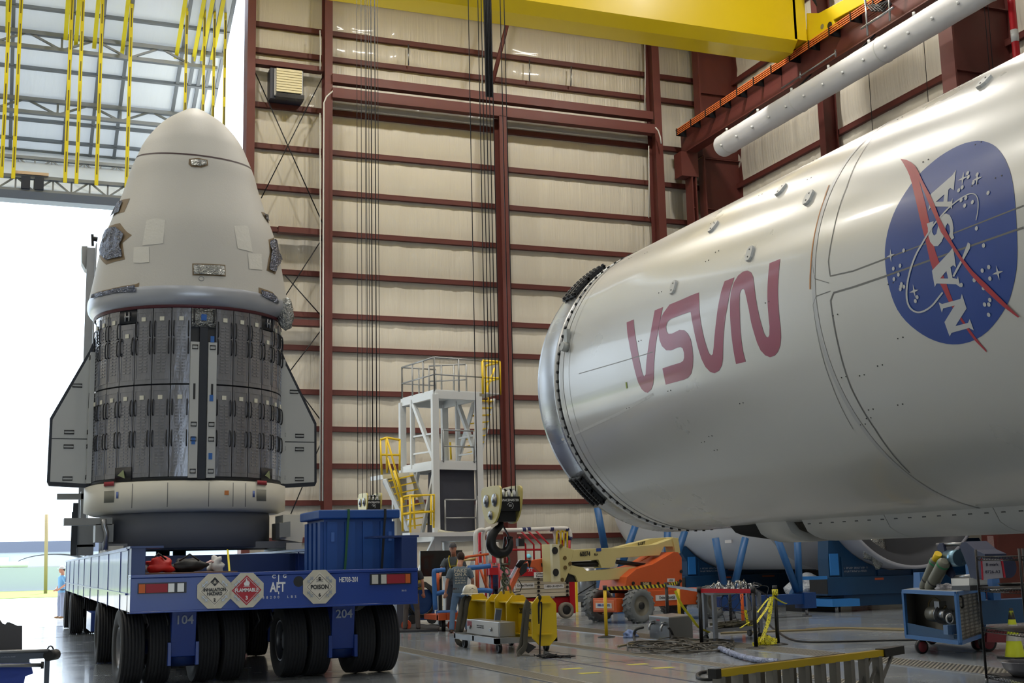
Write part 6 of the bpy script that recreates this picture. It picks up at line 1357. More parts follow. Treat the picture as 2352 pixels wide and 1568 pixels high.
def saddle(Y, X0, w, lab, px_l, extra=True):
    t = E('blue_cradle', lab, 'cradle', (FXc, Y, 0), 'blue cradles under the fairing'); m_ = MB(); xa, xb = X0, FXc+3.3
    arc = [(FXc+(FR+.03)*math.sin(a_), Y, FZc-(FR+.03)*math.cos(a_)) for a_ in [math.radians(-48+96*k/16) for k in range(17)]]
    pk = arc[0][2]
    m_.prism([(xa, Y, .95), (xa, Y, 1.45), (arc[0][0]-.35, Y, pk), ]+arc+[(xb-.3, Y, pk), (xb, Y, 1.45), (xb, Y, .95)], (0, .5, 0)); m_.build('saddle', teal_steel, t)
    m_ = MB(); 
    for k in range(5): x = xa+.4+(xb-xa-.8)*k/4; m_.box((x, Y-.06, .95), (x+.05, Y, 1.5))
    m_.build('stiffener', teal_steel, t)
    MB().box((xa-.2, Y-.15, .45), (xb, Y+.65, .95)).build('cross_beam', teal_steel, t, bevel=.01); MB().box((xa-.21, Y-.17, .5), (xa-.19, Y+.67, .9)).build('beam_end', black, t)
    MB().box((xa+.4, Y-.05, .14), (xb, Y+.55, .45)).build('base_beam', teal_steel, t); MB().box((xa+.02, Y-.06, 1.0), (xa+.3, Y-.02, 1.6)).build('bright_plate', mat('bright_blue_plate', (44, 124, 200), .45), t)
    for x in (xa+.2, xb-.5):
        MB().box((x-.5, Y-.5, .16), (x+.4, Y+.9, .36)).build('outrigger', mat('bright_blue_plate', (44, 124, 200)), t); MB().cyl((x-.3, Y-.4, 0), (x-.3, Y-.4, .2), .05, seg=8).build('foot_screw', steel, t)
    for f, col, w_ in ((.25, (186, 84, 50), .3), (.55, (150, 84, 60), .5)): x = xa+(xb-xa)*f; MB().box((x, Y-.16, .84), (x+w_, Y-.15, .90)).build('orange_sticker', mat('sticker_orange%d' % int(f*100), col, .5), t)
    marks((xa+.9, Y-.012, 1.15), .8, .18, mat('faded_white_number', (150, 156, 170)), t, rows=2, seed=8); return t
saddle(30.2, PY(1905, 1330, 30.2).x, 1, 'dark blue steel cradle under the open end of the white cylinder', 0)
saddle(39.0, PY(1580, 1330, 39.0).x, 1, 'dark blue steel cradle under the far end of the white cylinder, behind the boom lift', 0)
# blue V-strut trestle
blt = mat('strut_blue', (34, 88, 142), .4, 0, .08, 2)
ts = E('strut_trestle', 'blue trestle of V shaped round struts on a floor beam beneath the rocket', 'trestle', (17.5, 29, 0))
YT = 28.6
def TP(px, py, Y=YT): return PY(px, py, Y)
ts2 = E('strut_trestle', 'blue trestle of round struts rising behind the cream boom', 'trestle', (15.5, 34.5, 0))
for a1, b1 in (((1372, 1165), (1392, 1275)), ((1462, 1200), (1420, 1320)), ((1533, 1215), (1533, 1300)), ((1573, 1220), (1543, 1310))):
    MB().tube([TP(*a1, 34.5), TP(*b1, 34.5)], .11, 14).build('strut', blt, ts2)
for xa_, xb_, yt_ in ((1374, 1396, 1268), (1410, 1427, 1318), (1526, 1548, 1298)): MB().box((TP(xa_, 1270, 34.5).x, 34.4, 0), (TP(xb_, 1270, 34.5).x, 34.7, TP(xa_, yt_, 34.5).z)).build('leg_sleeve', blt, ts2)
MB().box((TP(1374, 1270, 34.5).x, 34.5, .22), (TP(1548, 1270, 34.5).x, 34.7, .4)).build('floor_beam', mat('deep_blue_beam', (18, 62, 124), .4, 0, .1, 2), ts2)
for a1, b1 in (((1643, 1235), (1668, 1372)), ((1712, 1235), (1680, 1372)), ((1782, 1228), (1831, 1358)), ((1831, 1228), (1836, 1358))):
    MB().tube([TP(*a1), TP(*b1)], .095, 14).build('strut', blt, ts)
m_ = MB(); a_, b2 = TP(1650, 1392), TP(1866, 1366); m_.box((a_.x, YT-.15, TP(1760, 1390).z), (b2.x, YT+.2, TP(1760, 1366).z)); m_.build('floor_beam', mat('deep_blue_beam', (18, 62, 124), .4, 0, .1, 2), ts, bevel=.01)
for px in (1685, 1852):
    q_ = TP(px, 1390); m_ = MB(); m_.box((q_.x-.18, YT-.2, .22), (q_.x+.18, YT+.25, TP(px, 1360).z)); m_.build('leg_sleeve', mat('deep_blue_beam', (18, 62, 124)), ts); MB().cyl((q_.x, YT, 0), (q_.x, YT, .25), .04, seg=8).build('screw_jack', steel, ts); MB().cyl((q_.x, YT, 0), (q_.x, YT, .03), .12, seg=14).build('foot_pad', steel, ts)
q_ = TP(1834, 1362); MB().prism([TP(1818, 1366), TP(1848, 1366), TP(1840, 1350), TP(1826, 1350)], (0, .15, 0)).build('clevis', blt, ts)
# ================================================================== people
skin_m = mat('skin', (186, 132, 108), .55, 0, .06, 20); hair_m = mat('dark_hair', (46, 34, 28), .8, 0, .2, 40)
def ploft(m_, rings, seg=16):
    """closed body section by section: (z, cx, cy, rx, ry)"""
    R_ = [[m_.bm.verts.new((cx+rx*math.cos(t), cy+ry*math.sin(t), z)) for t in [2*math.pi*k/seg for k in range(seg)]] for z, cx, cy, rx, ry in rings]
    for A, B in zip(R_[:-1], R_[1:]):
        for k in range(seg): m_.bm.faces.new([A[k], A[(k+1) % seg], B[(k+1) % seg], B[k]])
    m_.bm.faces.new(R_[0][::-1]); m_.bm.faces.new(R_[-1]); return m_
def person(lab, x, y, z, face, sc=1.0, shirt=(110, 120, 130), pants=(90, 110, 140), shoe=(70, 60, 52), hair='short', hcol=(46, 34, 28), arms=None, legs=None, head=(0, 0), lean=0.0, harness=False, cap=None, shorts=False):
    """local: x right, y forwards, z up"""
    t = E('person', lab, 'person', (x, y, z))
    M_ = Matrix.Translation((x, y, z)) @ Matrix.Rotation(-math.radians(face), 4, 'Z') @ Matrix.Scale(sc, 4)
    arms = arms or {-1: ((-.27, -.02, 1.17), (-.29, .06, .90)), 1: ((.27, -.02, 1.17), (.29, .06, .90))}
    legs = legs or {-1: ((-.135, .03, .50), (-.16, 0, .08)), 1: ((.135, .03, .50), (.16, 0, .08))}
    hx_, hy_ = head; ly_ = lean
    def L_(p): f = max(0, (p[2]-.95)); return Vector((p[0], p[1]+ly_*f, p[2]))
    def fin(m_, name, mt, vox, par=t, lab2=None, sm=2):
        for v in m_.bm.verts: v.co = M_ @ v.co
        o = m_.build(name, mt, par, lab2, smooth=True); md = o.modifiers.new('r', 'REMESH'); md.mode = 'VOXEL'; md.voxel_size = vox; md.use_smooth_shade = True
        s2 = o.modifiers.new('s', 'SMOOTH'); s2.iterations = sm; s2.factor = .5; return o
    hc = L_((hx_, .02+hy_, 1.662))
    m_ = MB()
    m_.ell(hc, (.083, .102, .122), 20, 14); m_.ell(hc+Vector((0, .045, -.06)), (.055, .055, .055)); m_.tube([hc+Vector((0, .09, .01)), hc+Vector((0, .112, -.025))], [.012, .017], 8)   # skull, jaw, nose
    for s_ in (-1, 1): m_.ell(hc+Vector((s_*.078, 0, -.005)), (.012, .02, .03), 8, 6); m_.ell(hc+Vector((s_*.032, .082, .012)), (.016, .012, .012), 8, 6)
    m_.ell(hc+Vector((0, .096, -.055)), (.026, .01, .009), 8, 6)
    m_.tube([hc+Vector((0, -.02, -.05)), L_((0, -.01, 1.50)), L_((0, 0, 1.38))], [.064, .064, .09], 12)
    ploft(m_, [(z_, 0, ly_*max(0, z_-.95), rx, ry) for z_, rx, ry in ((.84, .14, .09), (1.0, .12, .085), (1.2, .14, .09), (1.38, .16, .085), (1.44, .08, .06))])
    for s_ in (-1, 1):
        sh_ = L_((s_*.19, 0, 1.41)); el, wr = [L_(p) for p in arms[s_]]
        m_.tube([sh_, sh_.lerp(el, .5), el, el.lerp(wr, .4), wr], [.05, .046, .038, .038, .026], 12)
        d = (wr-el).normalized(); side = d.cross(Vector((0, 1, 0)) if abs(d.y) < .8 else Vector((1, 0, 0))).normalized(); nrm = side.cross(d)
        pc = wr+d*.045; m_.tube([wr, wr+d*.03, wr+d*.08], [.024, .032, .034], 10)
        for k in range(4):
            b0 = wr+d*.08+side*(-.030+.020*k); ln = (.062, .074, .070, .055)[k]; m_.tube([b0-d*.02, b0+d*ln*.5+nrm*.008, b0+d*ln*.85+nrm*.03, b0+d*ln*.8+nrm*.05], [.0105, .010, .009, .008], 6)
        b0 = wr+d*.03-side*.028*s_*1; m_.tube([b0, b0-side*.025*s_+d*.025, b0-side*.028*s_+d*.06+nrm*.012], [.012, .011, .009], 6)
        kn, an = legs[s_]; m_.tube([(s_*.09, 0, .92), Vector(kn), Vector(an)], [.075, .048, .035], 12)
    body = fin(m_, 'body', skin_m, .0095)
    sm = mat('shirt_%d_%d' % (shirt[0], shirt[2]), shirt, .85, 0, .08, 5, bump=.35, bscale=7); pm_ = mat('trousers_%d_%d' % (pants[0], pants[2]), pants, .85, 0, .12, 5, bump=.4, bscale=8)
    m_ = MB(); ploft(m_, [(z_, 0, ly_*max(0, z_-.95), rx, ry) for z_, rx, ry in ((.88, .175, .13), (.95, .170, .128), (1.08, .160, .120), (1.22, .175, .128), (1.34, .200, .125), (1.41, .205, .105), (1.455, .15, .08), (1.475, .075, .07))], 24)
    for s_ in (-1, 1):
        sh_ = L_((s_*.17, 0, 1.40)); el = L_(arms[s_][0]); m_.tube([sh_, L_((s_*.2, 0, 1.40)).lerp(el, .35), L_((s_*.2, 0, 1.40)).lerp(el, .78)], [.078, .070, .066], 14)
    shirt_o = fin(m_, 'shirt', sm, .013)
    m_ = MB(); ploft(m_, [(z_, 0, 0, rx, ry) for z_, rx, ry in ((.80, .15, .12), (.88, .172, .125), (.97, .160, .118))], 20)
    for s_ in (-1, 1):
        kn, an = [Vector(p) for p in legs[s_]]
        end = an if not shorts else kn.lerp(an, .05)
        m_.tube([(s_*.09, 0, .86), Vector((s_*.09, 0, .86)).lerp(kn, .5), kn] + ([kn.lerp(an, .45), an+Vector((0, 0, -.02))] if not shorts else []), [.095, .082, .066]+([.062, .060] if not shorts else []), 14)
    fin(m_, 'trousers', pm_, .014)
    m_ = MB(); ploft(m_, [(.955, 0, 0, .172, .127), (.99, 0, 0, .170, .125)], 20); 
    for v in m_.bm.verts: v.co = M_ @ v.co
    m_.build('belt', mat('brown_belt', (60, 40, 34), .5), t)
    for s_ in (-1, 1):
        an = Vector(legs[s_][1]); m_ = MB(); m_.ell(an+Vector((0, .06, -.045)), (.045, .125, .038), 16, 10); m_.ell(an+Vector((0, 0, -.02)), (.045, .055, .05)); 
        fin(m_, 'shoe', mat('shoe_%d' % shoe[0], shoe, .6), .01)
    hm_ = mat('hair_%d' % hcol[0], hcol, .85, 0, .2, 40, bump=.5, bscale=60)
    m_ = MB(); m_.ell(hc+Vector((0, -.018, .028)), (.089, .101, .108), 20, 14); m_.ell(hc+Vector((0, -.05, -.02)), (.068, .05, .06))
    bmesh.ops.bisect_plane(m_.bm, geom=m_.bm.verts[:]+m_.bm.edges[:]+m_.bm.faces[:], plane_co=hc+Vector((0, 0, .0)), plane_no=(0, .75, -.5), clear_outer=True)
    for v in m_.bm.verts: v.co = M_ @ v.co
    m_.build('hair', hm_, body, smooth=True)
    if cap:
        m_ = MB(); m_.ell(hc+Vector((0, -.005, .045)), (.094, .112, .098), 20, 14)
        bmesh.ops.bisect_plane(m_.bm, geom=m_.bm.verts[:]+m_.bm.edges[:]+m_.bm.faces[:], plane_co=hc+Vector((0, 0, .03)), plane_no=(0, .1, -1), clear_outer=True)
        m_.prism([hc+Vector(v) for v in ((-.06, .08, .04), (.06, .08, .04), (.045, .16, .03), (-.045, .16, .03))], (0, 0, .008))
        for v in m_.bm.verts: v.co = M_ @ v.co
        m_.build('cap', mat('cap_%d' % cap[0], cap, .7), body, smooth=True)
    if harness:
        hs = mat('harness_yellow', (226, 204, 30), .6)
        for s_ in (-1, 1):
            for pts in ([(s_*.09, -.13, 1.0), (s_*.10, -.135, 1.25), (s_*.12, -.10, 1.42), (s_*.11, .0, 1.475), (s_*.11, .10, 1.42), (s_*.09, .142, 1.28), (s_*.05, .145, 1.12), (s_*.13, .12, .95)],):
                pts = [L_(p) for p in pts]; P3 = [M_ @ Vector(p) for p in catmull([tuple(p) for p in pts], 3, False)]
                MB().sweep(P3, [(-.03, -.008), (.03, -.008), (.03, .008), (-.03, .008)], M_.to_3x3() @ Vector((s_, 0, 0.2))).build('harness_strap', hs, t)
        MB().sweep([M_ @ L_((a_, .150, 1.25)) for a_ in (-.09, 0, .09)], [(-.02, -.005), (.02, -.005), (.02, .005), (-.02, .005)], M_.to_3x3() @ Vector((0, 0, 1))).build('harness_strap', hs, t)
    return t, M_, shirt_o
# worker with printed back, seen from behind
pA, MA, shA = person('worker seen from behind in grey T-shirt with printed back and blue jeans', 9.72, 28.35, 0, 14, 1.03, shirt=(98, 112, 124), pants=(98, 124, 156), shoe=(92, 70, 56), hcol=(52, 34, 26), arms={-1: ((-.29, -.01, 1.15), (-.33, .02, .90)), 1: ((.29, .04, 1.15), (.30, .20, .98))}, legs={-1: ((-.17, .04, .50), (-.21, -.03, .085)), 1: ((.14, .08, .50), (.17, .14, .085))}, head=(.03, .05))
pr = mat('shirt_print', (196, 192, 176), .8)
def bk(x, z, y=-.142): return MA @ Vector((x, y, z))
RTm = MA.to_3x3() @ Vector((1, 0, 0))
marks(bk(.0, 1.16, -.137), .25, .17, pr, pA, right=RTm, rows=3, seed=5, name='shirt_lettering')
for bdy, z, s_, sx in (('FAKE', 1.37, .125, 1.05), ('ON A', 1.285, .095, 1.15)):
    text(bdy, bk(0.0, z, -.134 if z > 1.2 else -.128), s_, pr, pA, right=RTm, bold=.003, sx=sx, name='shirt_lettering')
# worker in the basket wearing a harness, head bowed
person('worker with bowed head in grey shirt and yellow harness in the padded basket', PY(1043, 1300, 29.6).x, 29.6, .27, 205, 1.0, shirt=(84, 92, 98), pants=(60, 66, 76), hcol=(40, 36, 36), cap=(64, 62, 66), arms={-1: ((-.28, .06, 1.17), (-.2, .25, 1.1)), 1: ((.30, .08, 1.18), (.30, .32, 1.03))}, head=(0, .10), lean=.12, harness=True)
person('worker in dark top and grey trousers behind the rear corner of the transporter', 9.0, 29.9, 0, 20, 1.0, shirt=(44, 46, 52), pants=(92, 84, 80), shoe=(36, 34, 34))
person('worker in navy shirt behind the blue padded basket rail', PY(1135, 1340, 34.9).x, 34.9, 0, 160, 1.0, shirt=(34, 52, 92), pants=(34, 42, 64))
person('worker with light blue cap whose head shows above the red lift deck', PY(1214, 1290, 36.6).x, 36.6, 0, 200, 1.0, shirt=(54, 82, 130), pants=(50, 60, 80), cap=(110, 190, 210))
person('person in light blue shirt and jeans standing outside by the transporter front', PY(134, 1380, 47.6).x+.10, 47.6, 0, 250, 1.0, shirt=(104, 156, 200), pants=(128, 140, 168), shoe=(120, 90, 60), arms={-1: ((-.36, -.02, 1.18), (-.22, .16, 1.02)), 1: ((.36, -.08, 1.16), (.2, .12, 1.0))}, cap=(200, 204, 210))
# ================================================================== barrier posts, tapes, table of fittings
def stanchion(px, py, top, col, lab, group, z0=None, base=True, dY=0, h=1.0):
    b = PZ(px, py); t = E('barrier_post', lab, 'barrier post', b, group); d = (b-EYE).dot(FW)
    p_ = MB().cyl((b.x, b.y, .02), (b.x, b.y, h), .036, seg=16).build('post', col, t)
    if base: MB().lathe([(.001, .035), (.06, .035), (.18, .012), (.185, 0), (.001, 0)], b, 'Z', 28).build('base', black, t)
    MB().cyl((b.x, b.y, h-.04), (b.x, b.y, h+.06), .045, seg=16).build('belt_head', black, t)
    return b
bl_ = mat('black_post', (24, 24, 27), .35, .2); ypm = mat('yellow_post', (226, 186, 24), .4)
gp = 'barrier posts around the hydraulic table'
A1 = stanchion(1393, 1463, 1343, ypm, 'yellow barrier post nearest the yellow lifting beam', gp)
A2 = stanchion(1535, 1450, 1343, bl_, 'black barrier post between the two yellow posts', gp)
A3 = stanchion(1562, 1446, 1335, ypm, 'yellow barrier post in front of the boom lift hood, right of the grey box', gp)
A4 = stanchion(1612, 1482, 1345, bl_, 'black barrier post at the left end of the red belt', gp)
A5 = stanchion(1737, 1489, 1345, bl_, 'black barrier post at the right end of the red belt, knotted with yellow tape', gp)
A6 = stanchion(1787, 1480, 1340, bl_, 'rightmost black barrier post wrapped with yellow tape', gp)
A7 = stanchion(1680, 1440, 1340, bl_, 'black barrier post behind the fittings table, left of the orange post', gp)
A8 = stanchion(1708, 1447, 1330, mat('orange_post', (222, 96, 34), .5), 'single orange barrier post behind the fittings table', gp)
def belt(a_, b2, mt, lab, name='barrier_belt', w=.05, za=.99, zb_=.99, sag=.0, par=None):
    a_ = Vector((a_.x, a_.y, za)); b2 = Vector((b2.x, b2.y, zb_)); d = (b2-a_); d.z = 0; d.normalize(); n_ = Vector((-d.y, d.x, 0))
    pts = [a_.lerp(b2, k/10)-Vector((0, 0, sag*4*(k/10)*(1-k/10))) for k in range(11)]
    o = MB().sweep(pts, [(-.003, -w/2), (.003, -w/2), (.003, w/2), (-.003, w/2)]).build(name, mt); tag(o, lab, 'belt'); return o
def stripes():
    m = mat('hazard_stripes', (226, 206, 40), .5); nt = m.node_tree; N = nt.nodes; tc = N.new('ShaderNodeTexCoord'); w = N.new('ShaderNodeTexWave'); w.inputs['Scale'].default_value = 3.4; w.bands_direction = 'DIAGONAL'
    r = N.new('ShaderNodeValToRGB'); r.color_ramp.interpolation = 'CONSTANT'; r.color_ramp.elements[0].color = (.02, .02, .02, 1); r.color_ramp.elements[1].position = .5; r.color_ramp.elements[1].color = (*lin((230, 212, 50)), 1)
    nt.links.new(tc.outputs['Object'], w.inputs[0]); nt.links.new(w.outputs['Fac'], r.inputs[0]); nt.links.new(r.outputs[0], N['Principled BSDF'].inputs['Base Color']); return m
hz_m = stripes()
belt(A1, A2, hz_m, 'long yellow and black striped belt from the left yellow post', w=.075); belt(A2, A3, hz_m, 'short yellow and black striped belt between black and yellow post', w=.075, zb_=1.04)
belt(A2, A4, mat('grey_belt', (140, 150, 168), .6), 'greyish white belt with print left of the red belt'); belt(A4, A5, mat('red_belt', (176, 16, 36), .55), 'bright red belt in front of the fittings table', w=.075)
tp_m = mat('caution_tape', (232, 222, 48), .45, 0, .03, 4)
def ctape(): 
    m = mat('caution_tape_printed', (232, 222, 48), .45); nt = m.node_tree; N = nt.nodes; tc = N.new('ShaderNodeTexCoord'); v = N.new('ShaderNodeTexNoise'); v.inputs['Scale'].default_value = 55; v.inputs['Detail'].default_value = 1
    r = N.new('ShaderNodeValToRGB'); r.color_ramp.interpolation = 'CONSTANT'; r.color_ramp.elements[0].color = (.02, .02, .02, 1); r.color_ramp.elements[1].position = .42; r.color_ramp.elements[1].color = (*lin((230, 220, 46)), 1)
    nt.links.new(tc.outputs['Object'], v.inputs['Vector']); nt.links.new(v.outputs['Fac'], r.inputs[0]); nt.links.new(r.outputs[0], N['Principled BSDF'].inputs['Base Color']); return m
tpp = ctape()
def tape_run(pts, Y, w, lab, mt=tpp, fold=False):
    P3 = catmull([tuple(PY(*p, Y)) for p in pts], 4, False)
    o = MB().sweep(P3, [(-.002, -w/2), (.002, -w/2), (.002, w/2), (-.002, w/2)], (.4, -.9, .2)).build('caution_tape', mt); tag(o, lab, 'tape'); return o
tape_run([(1551, 1356), (1560, 1378), (1572, 1398), (1588, 1418), (1605, 1440), (1630, 1452)], A4.y+.4, .06, 'yellow tape falling from the yellow post over the grey box', tp_m)
tape_run([(1772, 1370), (1770, 1395), (1765, 1425), (1757, 1450), (1748, 1475)], A6.y-.06, .085, 'printed yellow tape hanging from the rightmost post to the floor')
tape_run([(1770, 1372), (1762, 1395), (1748, 1415), (1735, 1432), (1722, 1436), (1716, 1424), (1712, 1400)], A6.y-.2, .06, 'printed yellow tape sagging between the two right posts')
tape_run([(1774, 1368), (1785, 1376), (1800, 1384), (1807, 1386)], A6.y-.05, .04, 'loose yellow tape end pointing right from the rightmost post', tp_m); tape_run([(1765, 1374), (1750, 1392), (1740, 1406)], A6.y+.1, .045, 'short yellow tape strand behind the sagging tape'); tape_run([(1700, 1442), (1712, 1434), (1722, 1428)], A5.y+.2, .045, 'short yellow tape strand left of the knotted post')
m_ = MB(); c_ = Vector((A6.x, A6.y, .88)); m_.cyl(c_, c_+Vector((0, 0, .11)), .055, seg=14); o = m_.build('tape_wrap', tpp); tag(o, 'yellow tape wound round the rightmost barrier post', 'tape')
rnd = random.Random(21); m_ = MB(); q_ = PZ(1757, 1481)
pts = [(q_.x+rnd.gauss(0, .11), q_.y+rnd.gauss(0, .12), .03+abs(rnd.gauss(0, .05))) for k in range(40)]
P3 = catmull(pts, 4, False); m_.sweep(P3, [(-.002, -.035), (.002, -.035), (.002, .035), (-.002, .035)], (.2, .3, 1)); o = m_.build('tape_heap', tpp); tag(o, 'crumpled heap of printed yellow tape on the floor', 'tape')
# grey steel box with hose connectors
C0 = PZ(1538, 1471); d1 = (PZ(1474, 1462)-C0); d2 = (PZ(1604, 1462)-C0)
gb = E('steel_box', 'grey sheet steel box with two hose taps on the floor before the fittings table', 'box', C0); gbm = mat('grey_sheet_steel', (104, 106, 108), .4, .5, .1, 4)
a1 = Vector((d1.x, d1.y, 0)).normalized(); a2 = Vector((d2.x, d2.y, 0)).normalized(); e1_ = a1*1.05; e2_ = a2*1.0
MB().prism([C0, C0+e1_, C0+e1_+e2_, C0+e2_], (0, 0, .43)).build('case', gbm, gb, bevel=.01); MB().prism([C0+Vector((0, 0, .43)), C0+e1_+Vector((0, 0, .43)), C0+e1_+e2_+Vector((0, 0, .43)), C0+e2_+Vector((0, 0, .43))], (0, 0, .02)).build('lid', alu, gb)
for f in (.2, .8):
    p = C0+e1_*f-a2*.02+Vector((0, 0, .30)); MB().tube([p, p-a2*.08, p-a2*.14+Vector((0, 0, -.05)), p-a2*.15+Vector((0, 0, -.12))], .025, 8).build('tap', steel, gb)
    MB().cyl(p-a2*.05-Vector((.05, 0, -.04)), p-a2*.05+Vector((.06, 0, .04)), .012, seg=6).build('tap_handle', steel, gb)
MB().prism([C0+e1_*.45-a2*.003+Vector((0, 0, .36)), C0+e1_*.62-a2*.003+Vector((0, 0, .36)), C0+e1_*.62-a2*.003+Vector((0, 0, .39)), C0+e1_*.45-a2*.003+Vector((0, 0, .39))], -a2*.002).build('red_label', mat('label_red', (150, 40, 44)), gb)
hs_m = mat('black_hose', (30, 31, 34), .5); hs_g = mat('olive_hose', (84, 80, 64), .6)
for k, (pts, mt, r_) in enumerate((([(1478, 1440), (1460, 1446), (1456, 1462), (1462, 1478), (1485, 1485), (1500, 1490)], hs_m, .026), ([(1535, 1440), (1542, 1450), (1545, 1462), (1535, 1474), (1520, 1478)], hs_m, .026))):
    o = MB().tube(catmull([tuple(PY(*p, C0.y-.1)) if i < 3 else tuple(PZ(*p, .03)) for i, p in enumerate(pts)], 4, False), r_, 8).build('hose', mt); tag(o, ('black hose curling down from the left tap of the grey box', 'black hose curling down from the right tap of the grey box')[k], 'hose')
# pile of hoses on the floor: one tangle
m_ = MB(); rnd = random.Random(4)
for k in range(26):
    cx_, cy_ = rnd.uniform(1480, 1640), rnd.uniform(1474, 1492); a0 = rnd.random()*6; pts = []; rx_, ry_ = rnd.uniform(25, 80), rnd.uniform(5, 12); z_ = .015+rnd.random()*.06
    for j in range(16):
        a_ = a0+j*.45; px = cx_+rx_*math.cos(a_)+j*1.5; py = cy_+ry_*math.sin(a_)
        pts.append(tuple(PZ(min(1685, max(1442, px)), min(1501, max(1462, py)), z_+.02*math.sin(j*1.3+k))))
    m_.tube(catmull(pts, 4, False), rnd.choice((.009, .012, .015)), 6)
o = m_.build('hose_tangle', mat('mixed_hoses', (84, 80, 72), .5, .1, .6, 3)); tag(o, 'tangled pile of grey and olive hoses on the floor around the grey box', 'hoses', kind='stuff')
# rolling table with fittings
T0 = PZ(1645, 1481); u1 = (PZ(1748, 1467)-T0).normalized(); u2 = (PZ(1590, 1462)-T0).normalized(); tl_, tw_ = (PZ(1748, 1467)-T0).length, 1.0
ft = E('fittings_table', 'grey metal rolling table crowded with chrome fittings inside the red belt', 'table', T0); gy = mat('grey_angle_steel', (112, 116, 124), .45, .4, .08, 4)
for a_, b2 in ((0, 0), (1, 0), (0, 1), (1, 1)):
    p = T0+u1*tl_*a_+u2*tw_*b2; MB().box((p.x-.035, p.y-.035, .12), (p.x+.035, p.y+.035, .91)).build('leg', gy, ft); MB().cyl((p.x-.03, p.y, .06), (p.x+.03, p.y, .06), .06, seg=14).build('castor_wheel', black, ft)
for z, nm in ((.89, 'table_top'), (.22, 'lower_shelf')): MB().prism([T0+Vector((0, 0, z)), T0+u1*tl_+Vector((0, 0, z)), T0+u1*tl_+u2*tw_+Vector((0, 0, z)), T0+u2*tw_+Vector((0, 0, z))], (0, 0, .05)).build(nm, gy, ft)
m_ = MB(); rnd = random.Random(2)
chrome = mat('chrome_fittings', (200, 202, 206), .18, .95)
for k in range(40):
    p = T0+u1*rnd.uniform(.1, tl_-.1)+u2*rnd.uniform(.05, .8)+Vector((0, 0, .94)); q_ = p+Vector((rnd.uniform(-.18, .18), rnd.uniform(-.18, .18), rnd.uniform(0, .12))); m_.tube([p, (p+q_)/2+Vector((0, 0, rnd.uniform(.02, .16))), q_], rnd.choice((.008, .014, .02)), 6); m_.cyl(p, p+Vector((0, 0, rnd.uniform(.03, .1))), .022, seg=8)
o = m_.build('manifold_fittings', chrome); tag(o, 'jumble of chrome pipe fittings on top of the rolling table', 'fittings', kind='stuff')
m_ = MB()
for k in range(12):
    p = T0+u1*rnd.uniform(.2, tl_-.1)+u2*rnd.uniform(.05, .6)+Vector((0, 0, .96)); pts = [p, p+Vector((rnd.uniform(-.1, .1), 0, rnd.uniform(.06, .16))), p+Vector((rnd.uniform(-.2, .2), -.1, rnd.uniform(0, .12))), p+Vector((rnd.uniform(-.4, .4), -.2, rnd.uniform(-.3, .0))), p+Vector((rnd.uniform(-.3, .3), -.25, rnd.uniform(-.75, -.3)))]
    m_.tube(catmull([tuple(v) for v in pts], 4, False), .006, 5)
o = m_.build('loose_tubing', mat('thin_black_tubing', (40, 42, 48), .4)); tag(o, 'thin dark tubing spilling over the rolling table edge', 'tubing', kind='stuff')
m_ = MB()
for k in range(10):
    pts = [T0+u1*rnd.uniform(0, tl_)+u2*rnd.uniform(0, tw_)+Vector((0, 0, .29+rnd.random()*.06)) for j in range(6)]; m_.tube(catmull([tuple(v) for v in pts], 4, False), .015, 6)
o = m_.build('coiled_hoses', hs_g); tag(o, 'olive and black hoses piled on the lower shelf of the rolling table', 'hoses', kind='stuff')
o = lump(MB(), PZ(1448, 1457, .06), (.16, .12, .09), 6, .9).build('rag', mat('blue_white_cloth', (120, 140, 186), .8, 0, .6, 6)); tag(o, 'blue and white cloth bundle on the floor left of the grey box', 'cloth')
# cords on the floor
def cord(pts, r_, mt, lab, z=.015): o = MB().tube(catmull([tuple(PZ(*p, z)) for p in pts], 4, False), r_, 7).build('floor_cable', mt); return tag(o, lab, 'cable')
cord([(1742, 1395), (1765, 1432), (1795, 1456), (1820, 1469), (1860, 1474), (1930, 1473), (2010, 1471), (2110, 1469)], .02, mat('black_cable', (22, 22, 25), .5), 'black cable curving across the floor to the blue pump cart')
cord([(1655, 1454), (1760, 1450), (1850, 1447), (1940, 1443), (2010, 1445), (2085, 1447)], .028, mat('tan_cable', (122, 110, 80), .6), 'tan cable lying across the floor behind the black cable')
cord([(1850, 1445), (1910, 1441), (1980, 1442), (2085, 1444)], .02, mat('tan_cable', (122, 110, 80)), 'thin tan cable beside the thicker tan cable')
cord([(1420, 1484), (1440, 1480), (1470, 1476)], .02, mat('tan_cable', (122, 110, 80)), 'short tan hose end at the left of the hose pile')
m_ = MB(); P_ = [(1655, 1489), (1675, 1497), (1700, 1506), (1740, 1515), (1785, 1519)]; P3 = catmull([tuple(PZ(*p, .05)) for p in P_], 8, False)
m_.tube([(x+.02*math.sin(i*2.2), y+.03*math.cos(i*2.2), z) for i, (x, y, z) in enumerate(P3)], .045, 8); o = m_.build('film_wrapped_hose', mat('blue_white_film', (150, 160, 190), .2, .2, .7, 9, bump=.8, bscale=30)); tag(o, 'hose wrapped in bluish film running towards the ladder', 'hose')
